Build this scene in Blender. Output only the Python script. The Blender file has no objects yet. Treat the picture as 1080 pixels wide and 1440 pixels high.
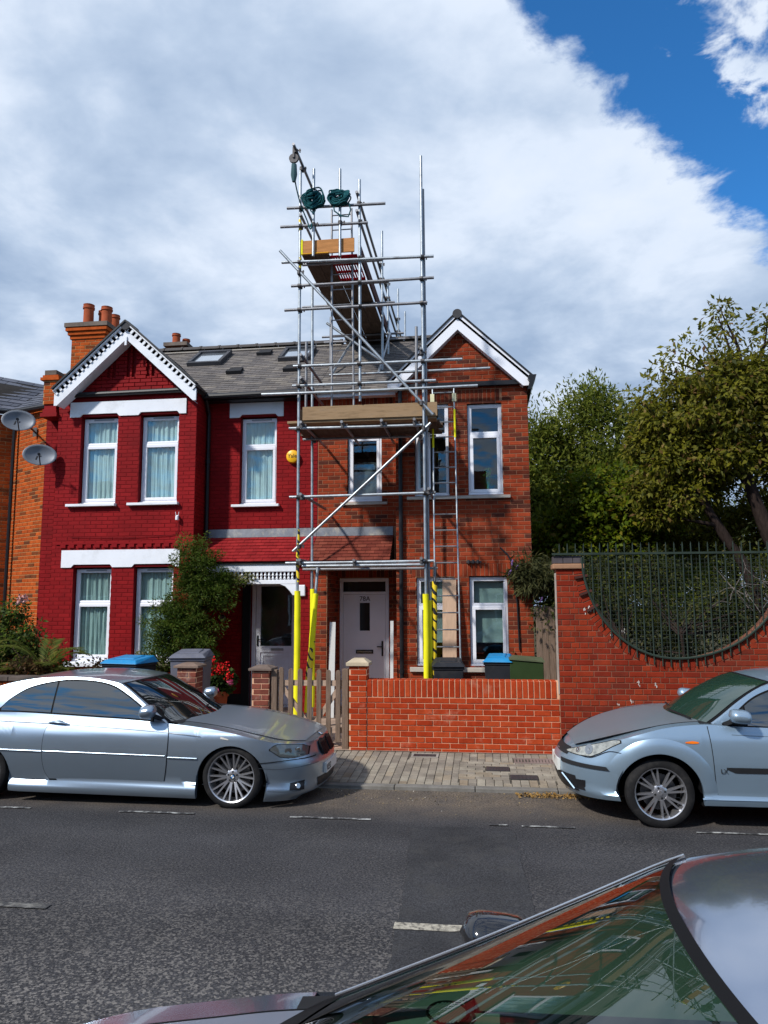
import bpy, bmesh, math, random
import numpy as np
from mathutils import Matrix, Vector
R = math.radians
rng = random.Random(7)
nrs = np.random.RandomState(7)
SC = bpy.context.scene
COL = SC.collection

# ------------------------------------------------------------------ camera
CAM_Z = 2.10
YAW, PITCH, ROLL = R(7.4), R(7.0), R(0.25)
cam = bpy.data.cameras.new('camera'); camo = bpy.data.objects.new('camera', cam); COL.objects.link(camo)
cam.sensor_fit = 'VERTICAL'; cam.sensor_height = 36.0; cam.sensor_width = 27.0
cam.lens = 36.0*1050/1440
cam.clip_start = 0.05; cam.clip_end = 2000
fwd = Vector((-math.sin(YAW)*math.cos(PITCH), math.cos(YAW)*math.cos(PITCH), math.sin(PITCH)))
rgt = Vector((math.cos(YAW), math.sin(YAW), 0)); upv = rgt.cross(fwd)
r2 = rgt*math.cos(ROLL)-upv*math.sin(ROLL); u2 = rgt*math.sin(ROLL)+upv*math.cos(ROLL)
camo.matrix_world = Matrix(((r2.x, u2.x, -fwd.x, 0), (r2.y, u2.y, -fwd.y, 0), (r2.z, u2.z, -fwd.z, CAM_Z), (0, 0, 0, 1)))
SC.camera = camo
CP = np.array((0, 0, CAM_Z)); CR = np.array(r2); CU = np.array(u2); CF = np.array(fwd)

# ------------------------------------------------------------------ light and sky
SUN_AZ, SUN_EL = R(42), R(41)          # sun behind the camera, to the left
sd = Vector((-math.sin(SUN_AZ)*math.cos(SUN_EL), -math.cos(SUN_AZ)*math.cos(SUN_EL), math.sin(SUN_EL)))
sl = bpy.data.lights.new('sun', 'SUN'); sl.energy = 4.4; sl.angle = R(3.0); sl.color = (1.0, 0.96, 0.90)
so = bpy.data.objects.new('sun', sl); COL.objects.link(so)
so.rotation_euler = sd.to_track_quat('Z', 'Y').to_euler(); so.location = (-6, -8, 20)
SC.view_settings.view_transform = 'Standard'; SC.view_settings.look = 'None'
SC.view_settings.exposure = 0.12; SC.view_settings.gamma = 1.0; SC.view_settings.use_curve_mapping = False

W = bpy.data.worlds.new('World'); SC.world = W; W.use_nodes = True
def build_world():
    nt = W.node_tree; N = nt.nodes; L = nt.links
    for n in list(N): N.remove(n)
    def nd(t, **k):
        n = N.new(t)
        for a, b in k.items(): setattr(n, a, b)
        return n
    def mth(op, a, b=None, c=None, clamp=False):
        n = nd('ShaderNodeMath', operation=op); n.use_clamp = clamp
        for i, v in enumerate((a, b, c)):
            if v is None: continue
            if isinstance(v, (int, float)): n.inputs[i].default_value = v
            else: L.new(v, n.inputs[i])
        return n.outputs[0]
    out = nd('ShaderNodeOutputWorld'); bg = nd('ShaderNodeBackground'); L.new(bg.outputs[0], out.inputs[0])
    sky = nd('ShaderNodeTexSky', sky_type='NISHITA'); sky.sun_disc = False
    sky.sun_elevation = SUN_EL; sky.sun_rotation = math.pi+SUN_AZ; sky.air_density = 1.0; sky.dust_density = 0.3; sky.ozone_density = 2.5
    tc = nd('ShaderNodeTexCoord'); D = tc.outputs['Generated']
    sep = nd('ShaderNodeSeparateXYZ'); L.new(D, sep.inputs[0])
    zz = mth('ADD', mth('MAXIMUM', sep.outputs[2], 0.0), 0.16)
    px = mth('DIVIDE', sep.outputs[0], zz); py = mth('DIVIDE', sep.outputs[1], zz)
    cmb = nd('ShaderNodeCombineXYZ'); L.new(px, cmb.inputs[0]); L.new(py, cmb.inputs[1])
    def noise(scale, detail, rough, dist=0.0, off=(0, 0, 0), vec=None):
        mp = nd('ShaderNodeMapping'); mp.inputs['Location'].default_value = off
        L.new(vec or cmb.outputs[0], mp.inputs[0])
        n = nd('ShaderNodeTexNoise'); n.inputs['Scale'].default_value = scale; n.inputs['Detail'].default_value = detail
        n.inputs['Roughness'].default_value = rough; n.inputs['Distortion'].default_value = dist
        L.new(mp.outputs[0], n.inputs['Vector']); return n.outputs[0]
    big = noise(1.3, 5, .55, .1, (3.1, 1.7, 0)); fine = noise(5.5, 8, .62, .15, (0.3, 4.2, 0)); rip = noise(11, 5, .6, .3, (7, 2, 0))
    # the clear gap runs as a long band across the sky (a great circle through the upper right of the view)
    d1 = Vector((0.115, 0.760, 0.64)).normalized(); d2 = Vector((0.345, 0.828, 0.435)).normalized()
    nrm = d1.cross(d2).normalized()
    dt = nd('ShaderNodeVectorMath', operation='DOT_PRODUCT'); L.new(D, dt.inputs[0]); dt.inputs[1].default_value = nrm
    g = mth('ADD', dt.outputs['Value'], mth('ADD', mth('MULTIPLY', mth('SUBTRACT', fine, .5), .11), mth('MULTIPLY', mth('SUBTRACT', rip, .5), .05)))
    gap = mth('SUBTRACT', 1.0, mth('MULTIPLY', mth('ABSOLUTE', g), 15.0), clamp=True)     # 1 in the middle of the gap
    cov = mth('ADD', mth('MULTIPLY', mth('SUBTRACT', big, .5), .9), mth('MULTIPLY', mth('SUBTRACT', fine, .5), 1.25))
    cov = mth('ADD', cov, 1.22)
    cov = mth('SUBTRACT', cov, mth('MULTIPLY', gap, 1.80))
    far = mth('MULTIPLY', mth('MULTIPLY_ADD', g, SIGN*26.0, -0.1, clamp=True), 1.0)        # thin rippled cloud beyond the gap
    cov = mth('SUBTRACT', cov, mth('MULTIPLY', far, mth('MULTIPLY_ADD', rip, 4.6, -1.72)))
    mask = mth('MULTIPLY', cov, 1.05, clamp=True)
    mr = nd('ShaderNodeMapRange', interpolation_type='SMOOTHSTEP'); L.new(mask, mr.inputs[0]); mask = mr.outputs[0]
    # cloud brightness: soft grey bases, white tops
    sh = noise(1.5, 6, .52, .25, (9.3, 0.4, 0)); sh2 = noise(5.0, 7, .58, .2, (1.3, 8.4, 0))
    el = sep.outputs[2]
    val = mth('ADD', mth('MULTIPLY', mth('SUBTRACT', sh, .5), 2.6), mth('MULTIPLY', mth('SUBTRACT', sh2, .5), .8))
    val = mth('ADD', val, mth('MULTIPLY_ADD', el, .60, .08))
    rp = nd('ShaderNodeValToRGB'); L.new(val, rp.inputs[0])
    e = rp.color_ramp.elements; e[0].position = 0.0; e[0].color = (.33, .44, .62, 1); e[1].position = 1.0; e[1].color = (.80, .86, .95, 1)
    q = e.new(.30); q.color = (.48, .59, .76, 1); q = e.new(.58); q.color = (.69, .78, .92, 1)
    skys = nd('ShaderNodeMix', data_type='RGBA', blend_type='MULTIPLY'); skys.inputs[0].default_value = 1.0
    L.new(sky.outputs[0], skys.inputs[6]); skys.inputs[7].default_value = (.036, .108, .165, 1)
    mx = nd('ShaderNodeMix', data_type='RGBA'); L.new(mask, mx.inputs[0]); L.new(skys.outputs[2], mx.inputs[6]); L.new(rp.outputs[0], mx.inputs[7])
    L.new(mx.outputs[2], bg.inputs[0]); bg.inputs[1].default_value = 1.0
SIGN = -1
build_world()

# ------------------------------------------------------------------ helpers
def lin(c):
    return tuple(((x/255)/12.92 if x/255 <= .04045 else ((x/255+.055)/1.055)**2.4) for x in c)
MATS = {}
def mat(name, col, rough=.7, metal=0., var=.12, vscale=4., bump=0., bscale=80., rnd=None, ramp=None, coat=0., spec=None,
        speck=0., sscale=200., dirt=None, dscale=1.2, damt=.5, transl=0., emit=None, ior=None, coords='pos', stretch=None, dlo=.5, dhi=.72):
    if name in MATS: return MATS[name]
    m = bpy.data.materials.new(name); m.use_nodes = True; nt = m.node_tree; N = nt.nodes; L = nt.links
    b = N['Principled BSDF']; b.inputs['Roughness'].default_value = rough; b.inputs['Metallic'].default_value = metal
    b.inputs['Specular IOR Level'].default_value = spec if spec is not None else (.5 if rough < .2 or metal or ior else .32 if rough < .45 else .07 if rough < .8 else .03)
    if ior: b.inputs['IOR'].default_value = ior
    if coat: b.inputs['Coat Weight'].default_value = coat; b.inputs['Coat Roughness'].default_value = .03
    g = N.new('ShaderNodeNewGeometry'); tco = N.new('ShaderNodeTexCoord')
    P = g.outputs['Position'] if coords == 'pos' else tco.outputs['Object']
    if stretch:
        mp = N.new('ShaderNodeMapping'); mp.inputs['Scale'].default_value = stretch; L.new(P, mp.inputs[0]); P = mp.outputs[0]
    cur = None
    if ramp:
        rp = N.new('ShaderNodeValToRGB'); rp.color_ramp.interpolation = 'LINEAR'
        if rnd == 'object':
            oi = N.new('ShaderNodeObjectInfo'); L.new(oi.outputs['Random'], rp.inputs[0])
        else: L.new(g.outputs['Random Per Island'], rp.inputs[0])
        el = rp.color_ramp.elements
        n = len(ramp)
        for i, c in enumerate(ramp):
            pos, cc = c if isinstance(c[1], tuple) else (i/(n-1), c)
            if i == 0: el[0].position = pos; el[0].color = (*cc, 1)
            elif i == n-1: el[-1].position = pos; el[-1].color = (*cc, 1)
            else: q = el.new(pos); q.color = (*cc, 1)
        cur = rp.outputs[0]
    else:
        rgb = N.new('ShaderNodeRGB'); rgb.outputs[0].default_value = (*col, 1); cur = rgb.outputs[0]
    def nz(scale, det=4, rg=.6):
        n = N.new('ShaderNodeTexNoise'); n.inputs['Scale'].default_value = scale; n.inputs['Detail'].default_value = det
        n.inputs['Roughness'].default_value = rg; L.new(P, n.inputs['Vector']); return n.outputs[0]
    def mulv(cur, fac_out, lo, hi):
        mr = N.new('ShaderNodeMapRange'); L.new(fac_out, mr.inputs[0]); mr.inputs[1].default_value = .3; mr.inputs[2].default_value = .7
        mr.inputs[3].default_value = lo; mr.inputs[4].default_value = hi
        mx = N.new('ShaderNodeVectorMath'); mx.operation = 'SCALE'; L.new(cur, mx.inputs[0]); L.new(mr.outputs[0], mx.inputs['Scale']); return mx.outputs[0]
    if var: cur = mulv(cur, nz(vscale), 1-var, 1+var)
    if speck: cur = mulv(cur, nz(sscale, 2), 1-speck, 1+speck)
    if dirt:
        n = nz(dscale, 7, .68); mr = N.new('ShaderNodeMapRange'); L.new(n, mr.inputs[0]); mr.inputs[1].default_value = dlo; mr.inputs[2].default_value = dhi
        mr.inputs[4].default_value = damt
        mx = N.new('ShaderNodeMix'); mx.data_type = 'RGBA'; L.new(mr.outputs[0], mx.inputs[0]); L.new(cur, mx.inputs[6]); mx.inputs[7].default_value = (*dirt, 1); cur = mx.outputs[2]
    L.new(cur, b.inputs['Base Color'])
    if bump:
        bp = N.new('ShaderNodeBump'); bp.inputs['Strength'].default_value = bump; bp.inputs['Distance'].default_value = .01
        L.new(nz(bscale, 5), bp.inputs['Height']); L.new(bp.outputs[0], b.inputs['Normal'])
    if transl:
        t = N.new('ShaderNodeBsdfTranslucent'); L.new(cur, t.inputs[0]); ms = N.new('ShaderNodeMixShader'); ms.inputs[0].default_value = transl
        L.new(b.outputs[0], ms.inputs[1]); L.new(t.outputs[0], ms.inputs[2]); L.new(ms.outputs[0], N['Material Output'].inputs[0])
    MATS[name] = m
    return m
def glass_mat(name, tint, ior=1.8, rough=.01):
    m = bpy.data.materials.new(name); m.use_nodes = True; nt = m.node_tree; N = nt.nodes; L = nt.links
    N.remove(N['Principled BSDF'])
    t = N.new('ShaderNodeBsdfTransparent'); t.inputs[0].default_value = (*tint, 1)
    g = N.new('ShaderNodeBsdfGlossy'); g.inputs['Roughness'].default_value = rough; g.inputs[0].default_value = (.95, .97, 1, 1)
    f = N.new('ShaderNodeFresnel'); geo = N.new('ShaderNodeNewGeometry')
    im = N.new('ShaderNodeMix'); L.new(geo.outputs['Backfacing'], im.inputs[0]); im.inputs[2].default_value = ior; im.inputs[3].default_value = 1/ior; L.new(im.outputs[0], f.inputs[0])
    n = N.new('ShaderNodeTexNoise'); n.inputs['Scale'].default_value = 1.7; n.inputs['Detail'].default_value = 1
    L.new(geo.outputs['Position'], n.inputs['Vector'])
    bp = N.new('ShaderNodeBump'); bp.inputs['Strength'].default_value = .03; bp.inputs['Distance'].default_value = .06; L.new(n.outputs[0], bp.inputs['Height'])
    L.new(bp.outputs[0], g.inputs['Normal'])
    ms = N.new('ShaderNodeMixShader'); L.new(f.outputs[0], ms.inputs[0]); L.new(t.outputs[0], ms.inputs[1]); L.new(g.outputs[0], ms.inputs[2])
    L.new(ms.outputs[0], N['Material Output'].inputs[0]); return m

WORLDROOT = {}
def adopt(o, parent):
    if parent is None: return
    o.parent = parent
    if parent.name in WORLDROOT: o.matrix_parent_inverse = Matrix.Translation(-WORLDROOT[parent.name])
def tag(o, label=None, cat=None, group=None, kind=None):
    if label: o['label'] = label
    if cat: o['category'] = cat
    if group: o['group'] = group
    if kind: o['kind'] = kind
    return o
def root(name, loc, label, cat, group=None, local=False, rz=0, kind=None, rx=0):
    o = bpy.data.objects.new(name, None); COL.objects.link(o); o.location = loc; o.rotation_euler = (rx, 0, rz); o.empty_display_size = .2
    if not local: WORLDROOT[o.name] = Vector(loc)
    tag(o, label, cat, group, kind); return o
def link(o, parent=None, kind=None):
    COL.objects.link(o); adopt(o, parent)
    if kind: o['kind'] = kind
    return o

class MB:
    def __init__(s): s.v = []; s.f = []; s.m = []
    def add(s, vs, fs, mi=0):
        b = len(s.v); s.v += [tuple(v) for v in vs]; s.f += [tuple(b+i for i in f) for f in fs]; s.m += [mi]*len(fs); return s
    def box(s, x0, x1, y0, y1, z0, z1, mi=0):
        return s.add([(x0, y0, z0), (x1, y0, z0), (x1, y1, z0), (x0, y1, z0), (x0, y0, z1), (x1, y0, z1), (x1, y1, z1), (x0, y1, z1)],
                     [(0, 3, 2, 1), (4, 5, 6, 7), (0, 1, 5, 4), (1, 2, 6, 5), (2, 3, 7, 6), (3, 0, 4, 7)], mi)
    def hexa(s, b4, t4, mi=0):
        return s.add(list(b4)+list(t4), [(0, 3, 2, 1), (4, 5, 6, 7), (0, 1, 5, 4), (1, 2, 6, 5), (2, 3, 7, 6), (3, 0, 4, 7)], mi)
    def bar(s, p, q, w, h, up=(0, 0, 1), mi=0):      # rectangular bar from p to q, w across, h along up
        p = Vector(p); q = Vector(q); d = (q-p).normalized(); u = Vector(up); a = d.cross(u).normalized()*w/2; u = a.cross(d).normalized()*h/2
        return s.hexa([p-a-u, p+a-u, q+a-u, q-a-u], [p-a+u, p+a+u, q+a+u, q-a+u], mi)
    def tube(s, pts, r, n=8, caps=True, mi=0, closed=False):
        pts = [Vector(p) for p in pts]; k = len(pts); rings = []
        rr = r if isinstance(r, (list, tuple)) else [r]*k
        t0 = (pts[1]-pts[0]).normalized(); a = t0.orthogonal().normalized()
        vs = []
        for i in range(k):
            if closed: t = (pts[(i+1) % k]-pts[i-1]).normalized()
            else: t = ((pts[min(i+1, k-1)]-pts[max(i-1, 0)])).normalized()
            a = (a-t*a.dot(t)); a = a.normalized() if a.length > 1e-6 else t.orthogonal().normalized(); b = t.cross(a)
            for j in range(n):
                th = 2*math.pi*j/n; vs.append(pts[i]+(a*math.cos(th)+b*math.sin(th))*rr[i])
        fs = []
        for i in range(k if closed else k-1):
            i2 = (i+1) % k
            for j in range(n): fs.append((i*n+j, i*n+(j+1) % n, i2*n+(j+1) % n, i2*n+j))
        if caps and not closed: fs.append(tuple(range(n-1, -1, -1))); fs.append(tuple((k-1)*n+j for j in range(n)))
        return s.add(vs, fs, mi)
    def lathe(s, prof, n=20, M=None, mi=0, a0=0, a1=2*math.pi):   # prof [(r,z)], about local z
        full = abs(a1-a0-2*math.pi) < 1e-6; m = n if full else n+1; vs = []
        for r, z in prof:
            for j in range(m):
                th = a0+(a1-a0)*j/n; v = Vector((r*math.cos(th), r*math.sin(th), z)); vs.append(M @ v if M else v)
        fs = []
        for i in range(len(prof)-1):
            for j in range(n): j2 = (j+1) % m; fs.append((i*m+j, i*m+j2, (i+1)*m+j2, (i+1)*m+j))
        return s.add(vs, fs, mi)
    def grid(s, rows, mi=0, flip=False):
        k = len(rows[0]); vs = [p for r in rows for p in r]; fs = []
        for i in range(len(rows)-1):
            for j in range(k-1):
                f = (i*k+j, i*k+j+1, (i+1)*k+j+1, (i+1)*k+j); fs.append(f[::-1] if flip else f)
        return s.add(vs, fs, mi)
    def prism(s, poly, fr, bk, mi=0):     # poly: list of 2D pts; fr/bk map (u,v)->3D for the two faces
        n = len(poly); vs = [fr(*p) for p in poly]+[bk(*p) for p in poly]
        fs = [tuple(range(n)), tuple(range(2*n-1, n-1, -1))]+[(i, i+n, (i+1) % n+n, (i+1) % n) for i in range(n)]
        return s.add(vs, fs, mi)
    def build(s, name, mats, parent=None, smooth=False, kind=None, ang=35, bevel=0, doubles=False, label=None):
        me = bpy.data.meshes.new(name); me.from_pydata([tuple(v) for v in s.v], [], s.f)
        if not isinstance(mats, (list, tuple)): mats = [mats]
        for m in mats: me.materials.append(m)
        if len(mats) > 1: me.polygons.foreach_set('material_index', s.m)
        bm = bmesh.new(); bm.from_mesh(me)
        if doubles: bmesh.ops.remove_doubles(bm, verts=bm.verts, dist=.0006)
        bmesh.ops.recalc_face_normals(bm, faces=bm.faces); bm.to_mesh(me); bm.free()
        if smooth:
            me.polygons.foreach_set('use_smooth', [True]*len(me.polygons))
            me.set_sharp_from_angle(angle=R(ang))
        o = bpy.data.objects.new(name, me); link(o, parent, kind)
        if label: o['label'] = label
        if bevel:
            bv = o.modifiers.new('bevel', 'BEVEL'); bv.width = bevel; bv.segments = 2; bv.limit_method = 'ANGLE'; bv.angle_limit = R(40)
        return o

def interp(pts, x):
    if x <= pts[0][0]: return pts[0][1]
    for (a, b), (c, d) in zip(pts, pts[1:]):
        if x <= c: return b+(d-b)*(x-a)/(c-a)
    return pts[-1][1]
def smooth_pts(pts, n=6):                 # Catmull-Rom resample of a monotone-x curve
    out = []
    P = [pts[0]]+list(pts)+[pts[-1]]
    for i in range(1, len(P)-2):
        p0, p1, p2, p3 = P[i-1], P[i], P[i+1], P[i+2]
        for k in range(n):
            t = k/n
            out.append(tuple(.5*((2*p1[c])+(-p0[c]+p2[c])*t+(2*p0[c]-5*p1[c]+4*p2[c]-p3[c])*t*t+(-p0[c]+3*p1[c]-3*p2[c]+p3[c])*t**3) for c in range(len(p1))))
    out.append(tuple(pts[-1])); return out

# ---- pieces laid on a plane (bricks, slates, paving blocks)
PM = {}
def piece_geo(w, h, d, c, wedge):
    x, z = w/2, h/2
    b, t = (-wedge, 0.)
    def fy(zz): return b+(t-b)*(zz+z)/h
    vs = [(-x+c, fy(-z+c), -z+c), (x-c, fy(-z+c), -z+c), (x-c, fy(z-c), z-c), (-x+c, fy(z-c), z-c),
          (-x, fy(-z)+c, -z), (x, fy(-z)+c, -z), (x, fy(z)+c, z), (-x, fy(z)+c, z), (-x, d, -z), (x, d, -z), (x, d, z), (-x, d, z)]
    fs = [(0, 1, 2, 3), (0, 4, 5, 1), (1, 5, 6, 2), (2, 6, 7, 3), (3, 7, 4, 0), (4, 8, 9, 5), (5, 9, 10, 6), (6, 10, 11, 7), (7, 11, 8, 4)]
    return vs, fs
def piece_mesh(w, h, d, c, wedge, m):
    key = (round(w, 3), round(h, 3), d, c, wedge, m.name)
    if key not in PM:
        me = bpy.data.meshes.new('piece'); vs, fs = piece_geo(key[0], key[1], d, c, wedge); me.from_pydata(vs, [], fs); me.materials.append(m); PM[key] = me
    return PM[key]
def seen(p):
    v = np.array(p)-CP; z = v@CF
    if z < .3: return None
    x = 540+1050*(v@CR)/z; y = 720-1050*(v@CU)/z
    return (x, y, z) if -10 < x < 1090 and -10 < y < 1450 else None
def lay(parent, name, rects, O, U, V, m_obj, m_stuff, stuff_name, proud=.006, depth=.06, c=.004, wedge=0., limit=300, jit=.0015, rot=.0, hide=None):
    O, U, V = Vector(O), Vector(U), Vector(V); I = V.cross(U).normalized()
    sc = []
    for r in rects:
        w, h = r[2]-r[0], r[3]-r[1]
        if w < .012 or h < .012: continue
        p = O+U*((r[0]+r[2])/2)+V*((r[1]+r[3])/2)-I*(proud+rng.random()*jit)
        s = seen(p); q = 0
        if s: q = w*h/s[2]**2*(0.001 if hide and hide(s) else 1)
        sc.append((q, p, w, h))
    sc.sort(key=lambda t: -t[0])
    n = 0; mb = MB()
    for q, p, w, h in sc:
        a = (rng.random()-.5)*2*rot
        M = Matrix(((U.x, I.x, V.x, p.x), (U.y, I.y, V.y, p.y), (U.z, I.z, V.z, p.z), (0, 0, 0, 1)))
        if a: M = M @ Matrix.Rotation(a, 4, 'Y')
        if q > 0 and n < limit:
            o = bpy.data.objects.new(name, piece_mesh(w, h, depth, c, wedge, m_obj)); COL.objects.link(o)
            o.matrix_basis = M; adopt(o, parent); n += 1
        else:
            vs, fs = piece_geo(w, h, depth, c, wedge); mb.add([M @ Vector(v) for v in vs], fs)
    if mb.v: mb.build(stuff_name, m_stuff, parent, kind='stuff')
    return n
def subtract(rect, holes):
    res = [rect]
    for hx0, hz0, hx1, hz1 in holes:
        nr = []
        for (a, b, c, d) in res:
            if hx1 <= a or hx0 >= c or hz1 <= b or hz0 >= d: nr.append((a, b, c, d)); continue
            if hx0 > a: nr.append((a, b, hx0, d))
            if hx1 < c: nr.append((hx1, b, c, d))
            m0, m1 = max(a, hx0), min(c, hx1)
            if hz0 > b: nr.append((m0, b, m1, hz0))
            if hz1 < d: nr.append((m0, hz1, m1, d))
        res = nr
    return res
def brick_rows(xlim, z0, z1, holes=(), L=.225, H=.075, j=.010, bond='stretcher', x_org=0.):
    out = []; n = int(math.ceil((z1-z0)/H-1e-6))
    for i in range(n):
        za = z0+i*H; zb = min(za+H-j, z1)
        if zb-za < .02: continue
        a, b = xlim((za+zb)/2) if callable(xlim) else xlim
        if b-a < .05: continue
        x = x_org-(L/2 if i % 2 else 0); Li = L
        if bond == 'english' and i % 2: Li = L/2; x = x_org+L/4
        while x > a: x -= Li
        while x < b:
            l = Li
            if bond == 'mixed' and rng.random() < .3: l = L/2
            r = (max(x+j/2, a), za, min(x+l-j/2, b), zb); x += l
            if r[2]-r[0] < .02: continue
            for q in subtract(r, holes):
                if q[2]-q[0] > .02 and q[3]-q[1] > .015: out.append(q)
    return out
def slab_with_holes(mb, x0, x1, z0, z1, y0, y1, holes, mi=0):
    # solid wall with rectangular openings: columns and blocks butted together
    for a, b, c, d in subtract((x0, z0, x1, z1), holes): mb.box(a, c, y0, y1, b, d, mi)

def text(name, body, size, m, parent, M, align='LEFT', extrude=.001):
    tc = bpy.data.curves.new('t', 'FONT'); tc.body = body; tc.size = size; tc.extrude = extrude; tc.align_x = align; tc.resolution_u = 3
    to = bpy.data.objects.new('t', tc); COL.objects.link(to); me = bpy.data.meshes.new_from_object(to); bpy.data.objects.remove(to); me.materials.clear(); me.materials.append(m); me.name = name
    o = bpy.data.objects.new(name, me); link(o, parent); o.matrix_basis = M; return o
# ------------------------------------------------------------------ materials
red_brick_ramp = [(0., (.19, .030, .013)), (.30, (.245, .040, .016)), (.55, (.29, .050, .020)), (.70, (.21, .036, .016)), (.82, (.125, .030, .017)), (1., (.075, .026, .019))]
gdn_ramp = [(0., (.29, .032, .010)), (.5, (.34, .042, .013)), (.85, (.38, .058, .018)), (1., (.27, .032, .011))]
wall_ramp = [(0., (.175, .020, .010)), (.5, (.22, .027, .012)), (.85, (.26, .036, .014)), (1., (.13, .020, .012))]
org_ramp = [(0., (.30, .054, .014)), (.5, (.39, .078, .017)), (.78, (.31, .064, .017)), (.90, (.15, .042, .016)), (1., (.09, .034, .02))]
def pair(name, ramp, **k): return mat(name+'_o', None, ramp=ramp, rnd='object', **k), mat(name+'_s', None, ramp=ramp, rnd='island', **k)
BR = pair('brick_red', red_brick_ramp, rough=.9, var=.18, vscale=9, bump=.25, bscale=120, speck=.12, dirt=(.10, .045, .03), dscale=1.0, damt=.45)
BG = pair('brick_garden', gdn_ramp, rough=.88, var=.16, vscale=12, bump=.3, bscale=110, speck=.12, dirt=(.48, .24, .16), dscale=2.6, damt=.6, dlo=.57, dhi=.74)
BW = pair('brick_wall', wall_ramp, rough=.88, var=.18, vscale=6, bump=.3, bscale=110, speck=.12, dirt=(.075, .03, .022), dscale=.9, damt=.6)
BO = pair('brick_orange', org_ramp, rough=.9, var=.2, vscale=8, bump=.25, bscale=120, speck=.12)
BP = pair('brick_painted', [(0., (.19, .0068, .0085)), (.5, (.213, .0078, .0095)), (1., (.234, .009, .0105))], rough=.6, var=.17, vscale=1.4, bump=.35, bscale=55, dirt=(.118, .007, .008), dscale=1.6, damt=.65, speck=.08)
MORTAR = mat('mortar', (.30, .145, .085), rough=.95, var=.15, bump=.2)
MORTAR_G = mat('mortar_garden', (.62, .37, .235), rough=.95, var=.15, bump=.2)
MORTAR_W = mat('mortar_wall', (.20, .085, .055), rough=.95, var=.3, vscale=2, bump=.2)
MORTAR_O = mat('mortar_orange', (.40, .24, .11), rough=.95, var=.15)
RED_BACK = mat('red_back', (.150, .0055, .007), rough=.6, var=.1, bump=.2, bscale=50)
RED = mat('red_paint', (.215, .008, .010), rough=.55, var=.10, vscale=2.5, bump=.3, bscale=40)
WHITE = mat('white_paint', (.74, .76, .80), rough=.5, var=.05, vscale=2, dirt=(.38, .38, .37), dscale=3.0, damt=.35)
UPVC = mat('upvc', (.76, .77, .82), rough=.3, var=.03, vscale=2)
STONE = mat('sill_stone', (.42, .38, .33), rough=.85, var=.15, bump=.2)
BLACK = mat('black_plastic', (.012, .012, .014), rough=.4, var=.1)
LEAD = mat('lead_flashing', (.17, .175, .19), rough=.45, metal=.55, var=.25, vscale=5, dirt=(.5, .44, .33), dscale=3.5, damt=.7)
SLATE = pair('slate', [(0., (.095, .087, .085)), (.4, (.125, .113, .108)), (.75, (.155, .138, .126)), (1., (.18, .16, .138))], rough=.65, var=.2, vscale=4, bump=.2, speck=.1, dirt=(.18, .155, .13), dscale=1.3, damt=.35)
SLATE_B = pair('slate_blue', [(0., (.06, .066, .085)), (.5, (.085, .092, .115)), (1., (.11, .115, .14))], rough=.55, var=.2, vscale=4)
TILE_R = pair('tile_painted', [(0., (.20, .013, .015)), (1., (.25, .018, .019))], rough=.6, var=.15)
TILE_T = pair('tile_terracotta', [(0., (.125, .028, .02)), (.5, (.165, .04, .026)), (1., (.20, .055, .036))], rough=.75, var=.2, speck=.12)
UNDER = mat('roof_felt', (.03, .028, .027), rough=.9)
TERRA = mat('terracotta_pot', (.34, .085, .04), rough=.85, var=.18, vscale=8, dirt=(.12, .05, .035), dscale=4, damt=.4)
INNER = mat('interior_plaster', (.20, .19, .18), rough=.9)
GLASS = glass_mat('window_glass', (.86, .93, .93), 1.62)
GLASS_D = glass_mat('window_glass_right', (.80, .86, .86), 1.62)
CURT = mat('net_curtain', (.74, .82, .82), rough=.9, var=.08, transl=.3)
CURT2 = mat('net_curtain_grey', (.52, .60, .57), rough=.9, var=.1, transl=.2)
BLIND = mat('roller_blind', (.36, .44, .42), rough=.8, var=.06)
GALV = mat('galvanised_tube', (.38, .41, .43), rough=.46, metal=.85, var=.22, vscale=9, dirt=(.13, .11, .10), dscale=5, damt=.5)
GALV_D = mat('tube_weathered', (.25, .25, .26), rough=.5, metal=.75, var=.25, vscale=8, dirt=(.10, .075, .06), dscale=4, damt=.6)
COUP = mat('coupler_steel', (.07, .065, .065), rough=.55, metal=.6, var=.3, vscale=20)
YEL = mat('yellow_foam', (.78, .72, .02), rough=.6, var=.08, vscale=5)
BOARD = mat('scaffold_board', (.30, .20, .115), rough=.85, var=.25, vscale=3, stretch=(1.2, 9, 9), bump=.2, bscale=30, dirt=(.16, .12, .085), dscale=3, damt=.6)
BOARD_D = mat('scaffold_board_dark', (.115, .08, .06), rough=.9, var=.3, vscale=3, stretch=(9, 1.2, 9))  # darker brown timber for the walkway and most deck boards
BOARD_O = mat('scaffold_board_new', (.44, .20, .075), rough=.8, var=.2, vscale=3, stretch=(1.2, 9, 9))
PLY = mat('plywood', (.47, .32, .22), rough=.8, var=.12, vscale=4, stretch=(7, 7, 1.2))
WOODG = mat('weathered_wood', (.165, .115, .085), rough=.9, var=.3, vscale=4, stretch=(14, 14, 1.3), bump=.4, bscale=60, dirt=(.24, .19, .15), dscale=2.5, damt=.5)
WOODL = mat('rail_wood', (.38, .27, .20), rough=.85, var=.2, stretch=(2, 9, 9))

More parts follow.
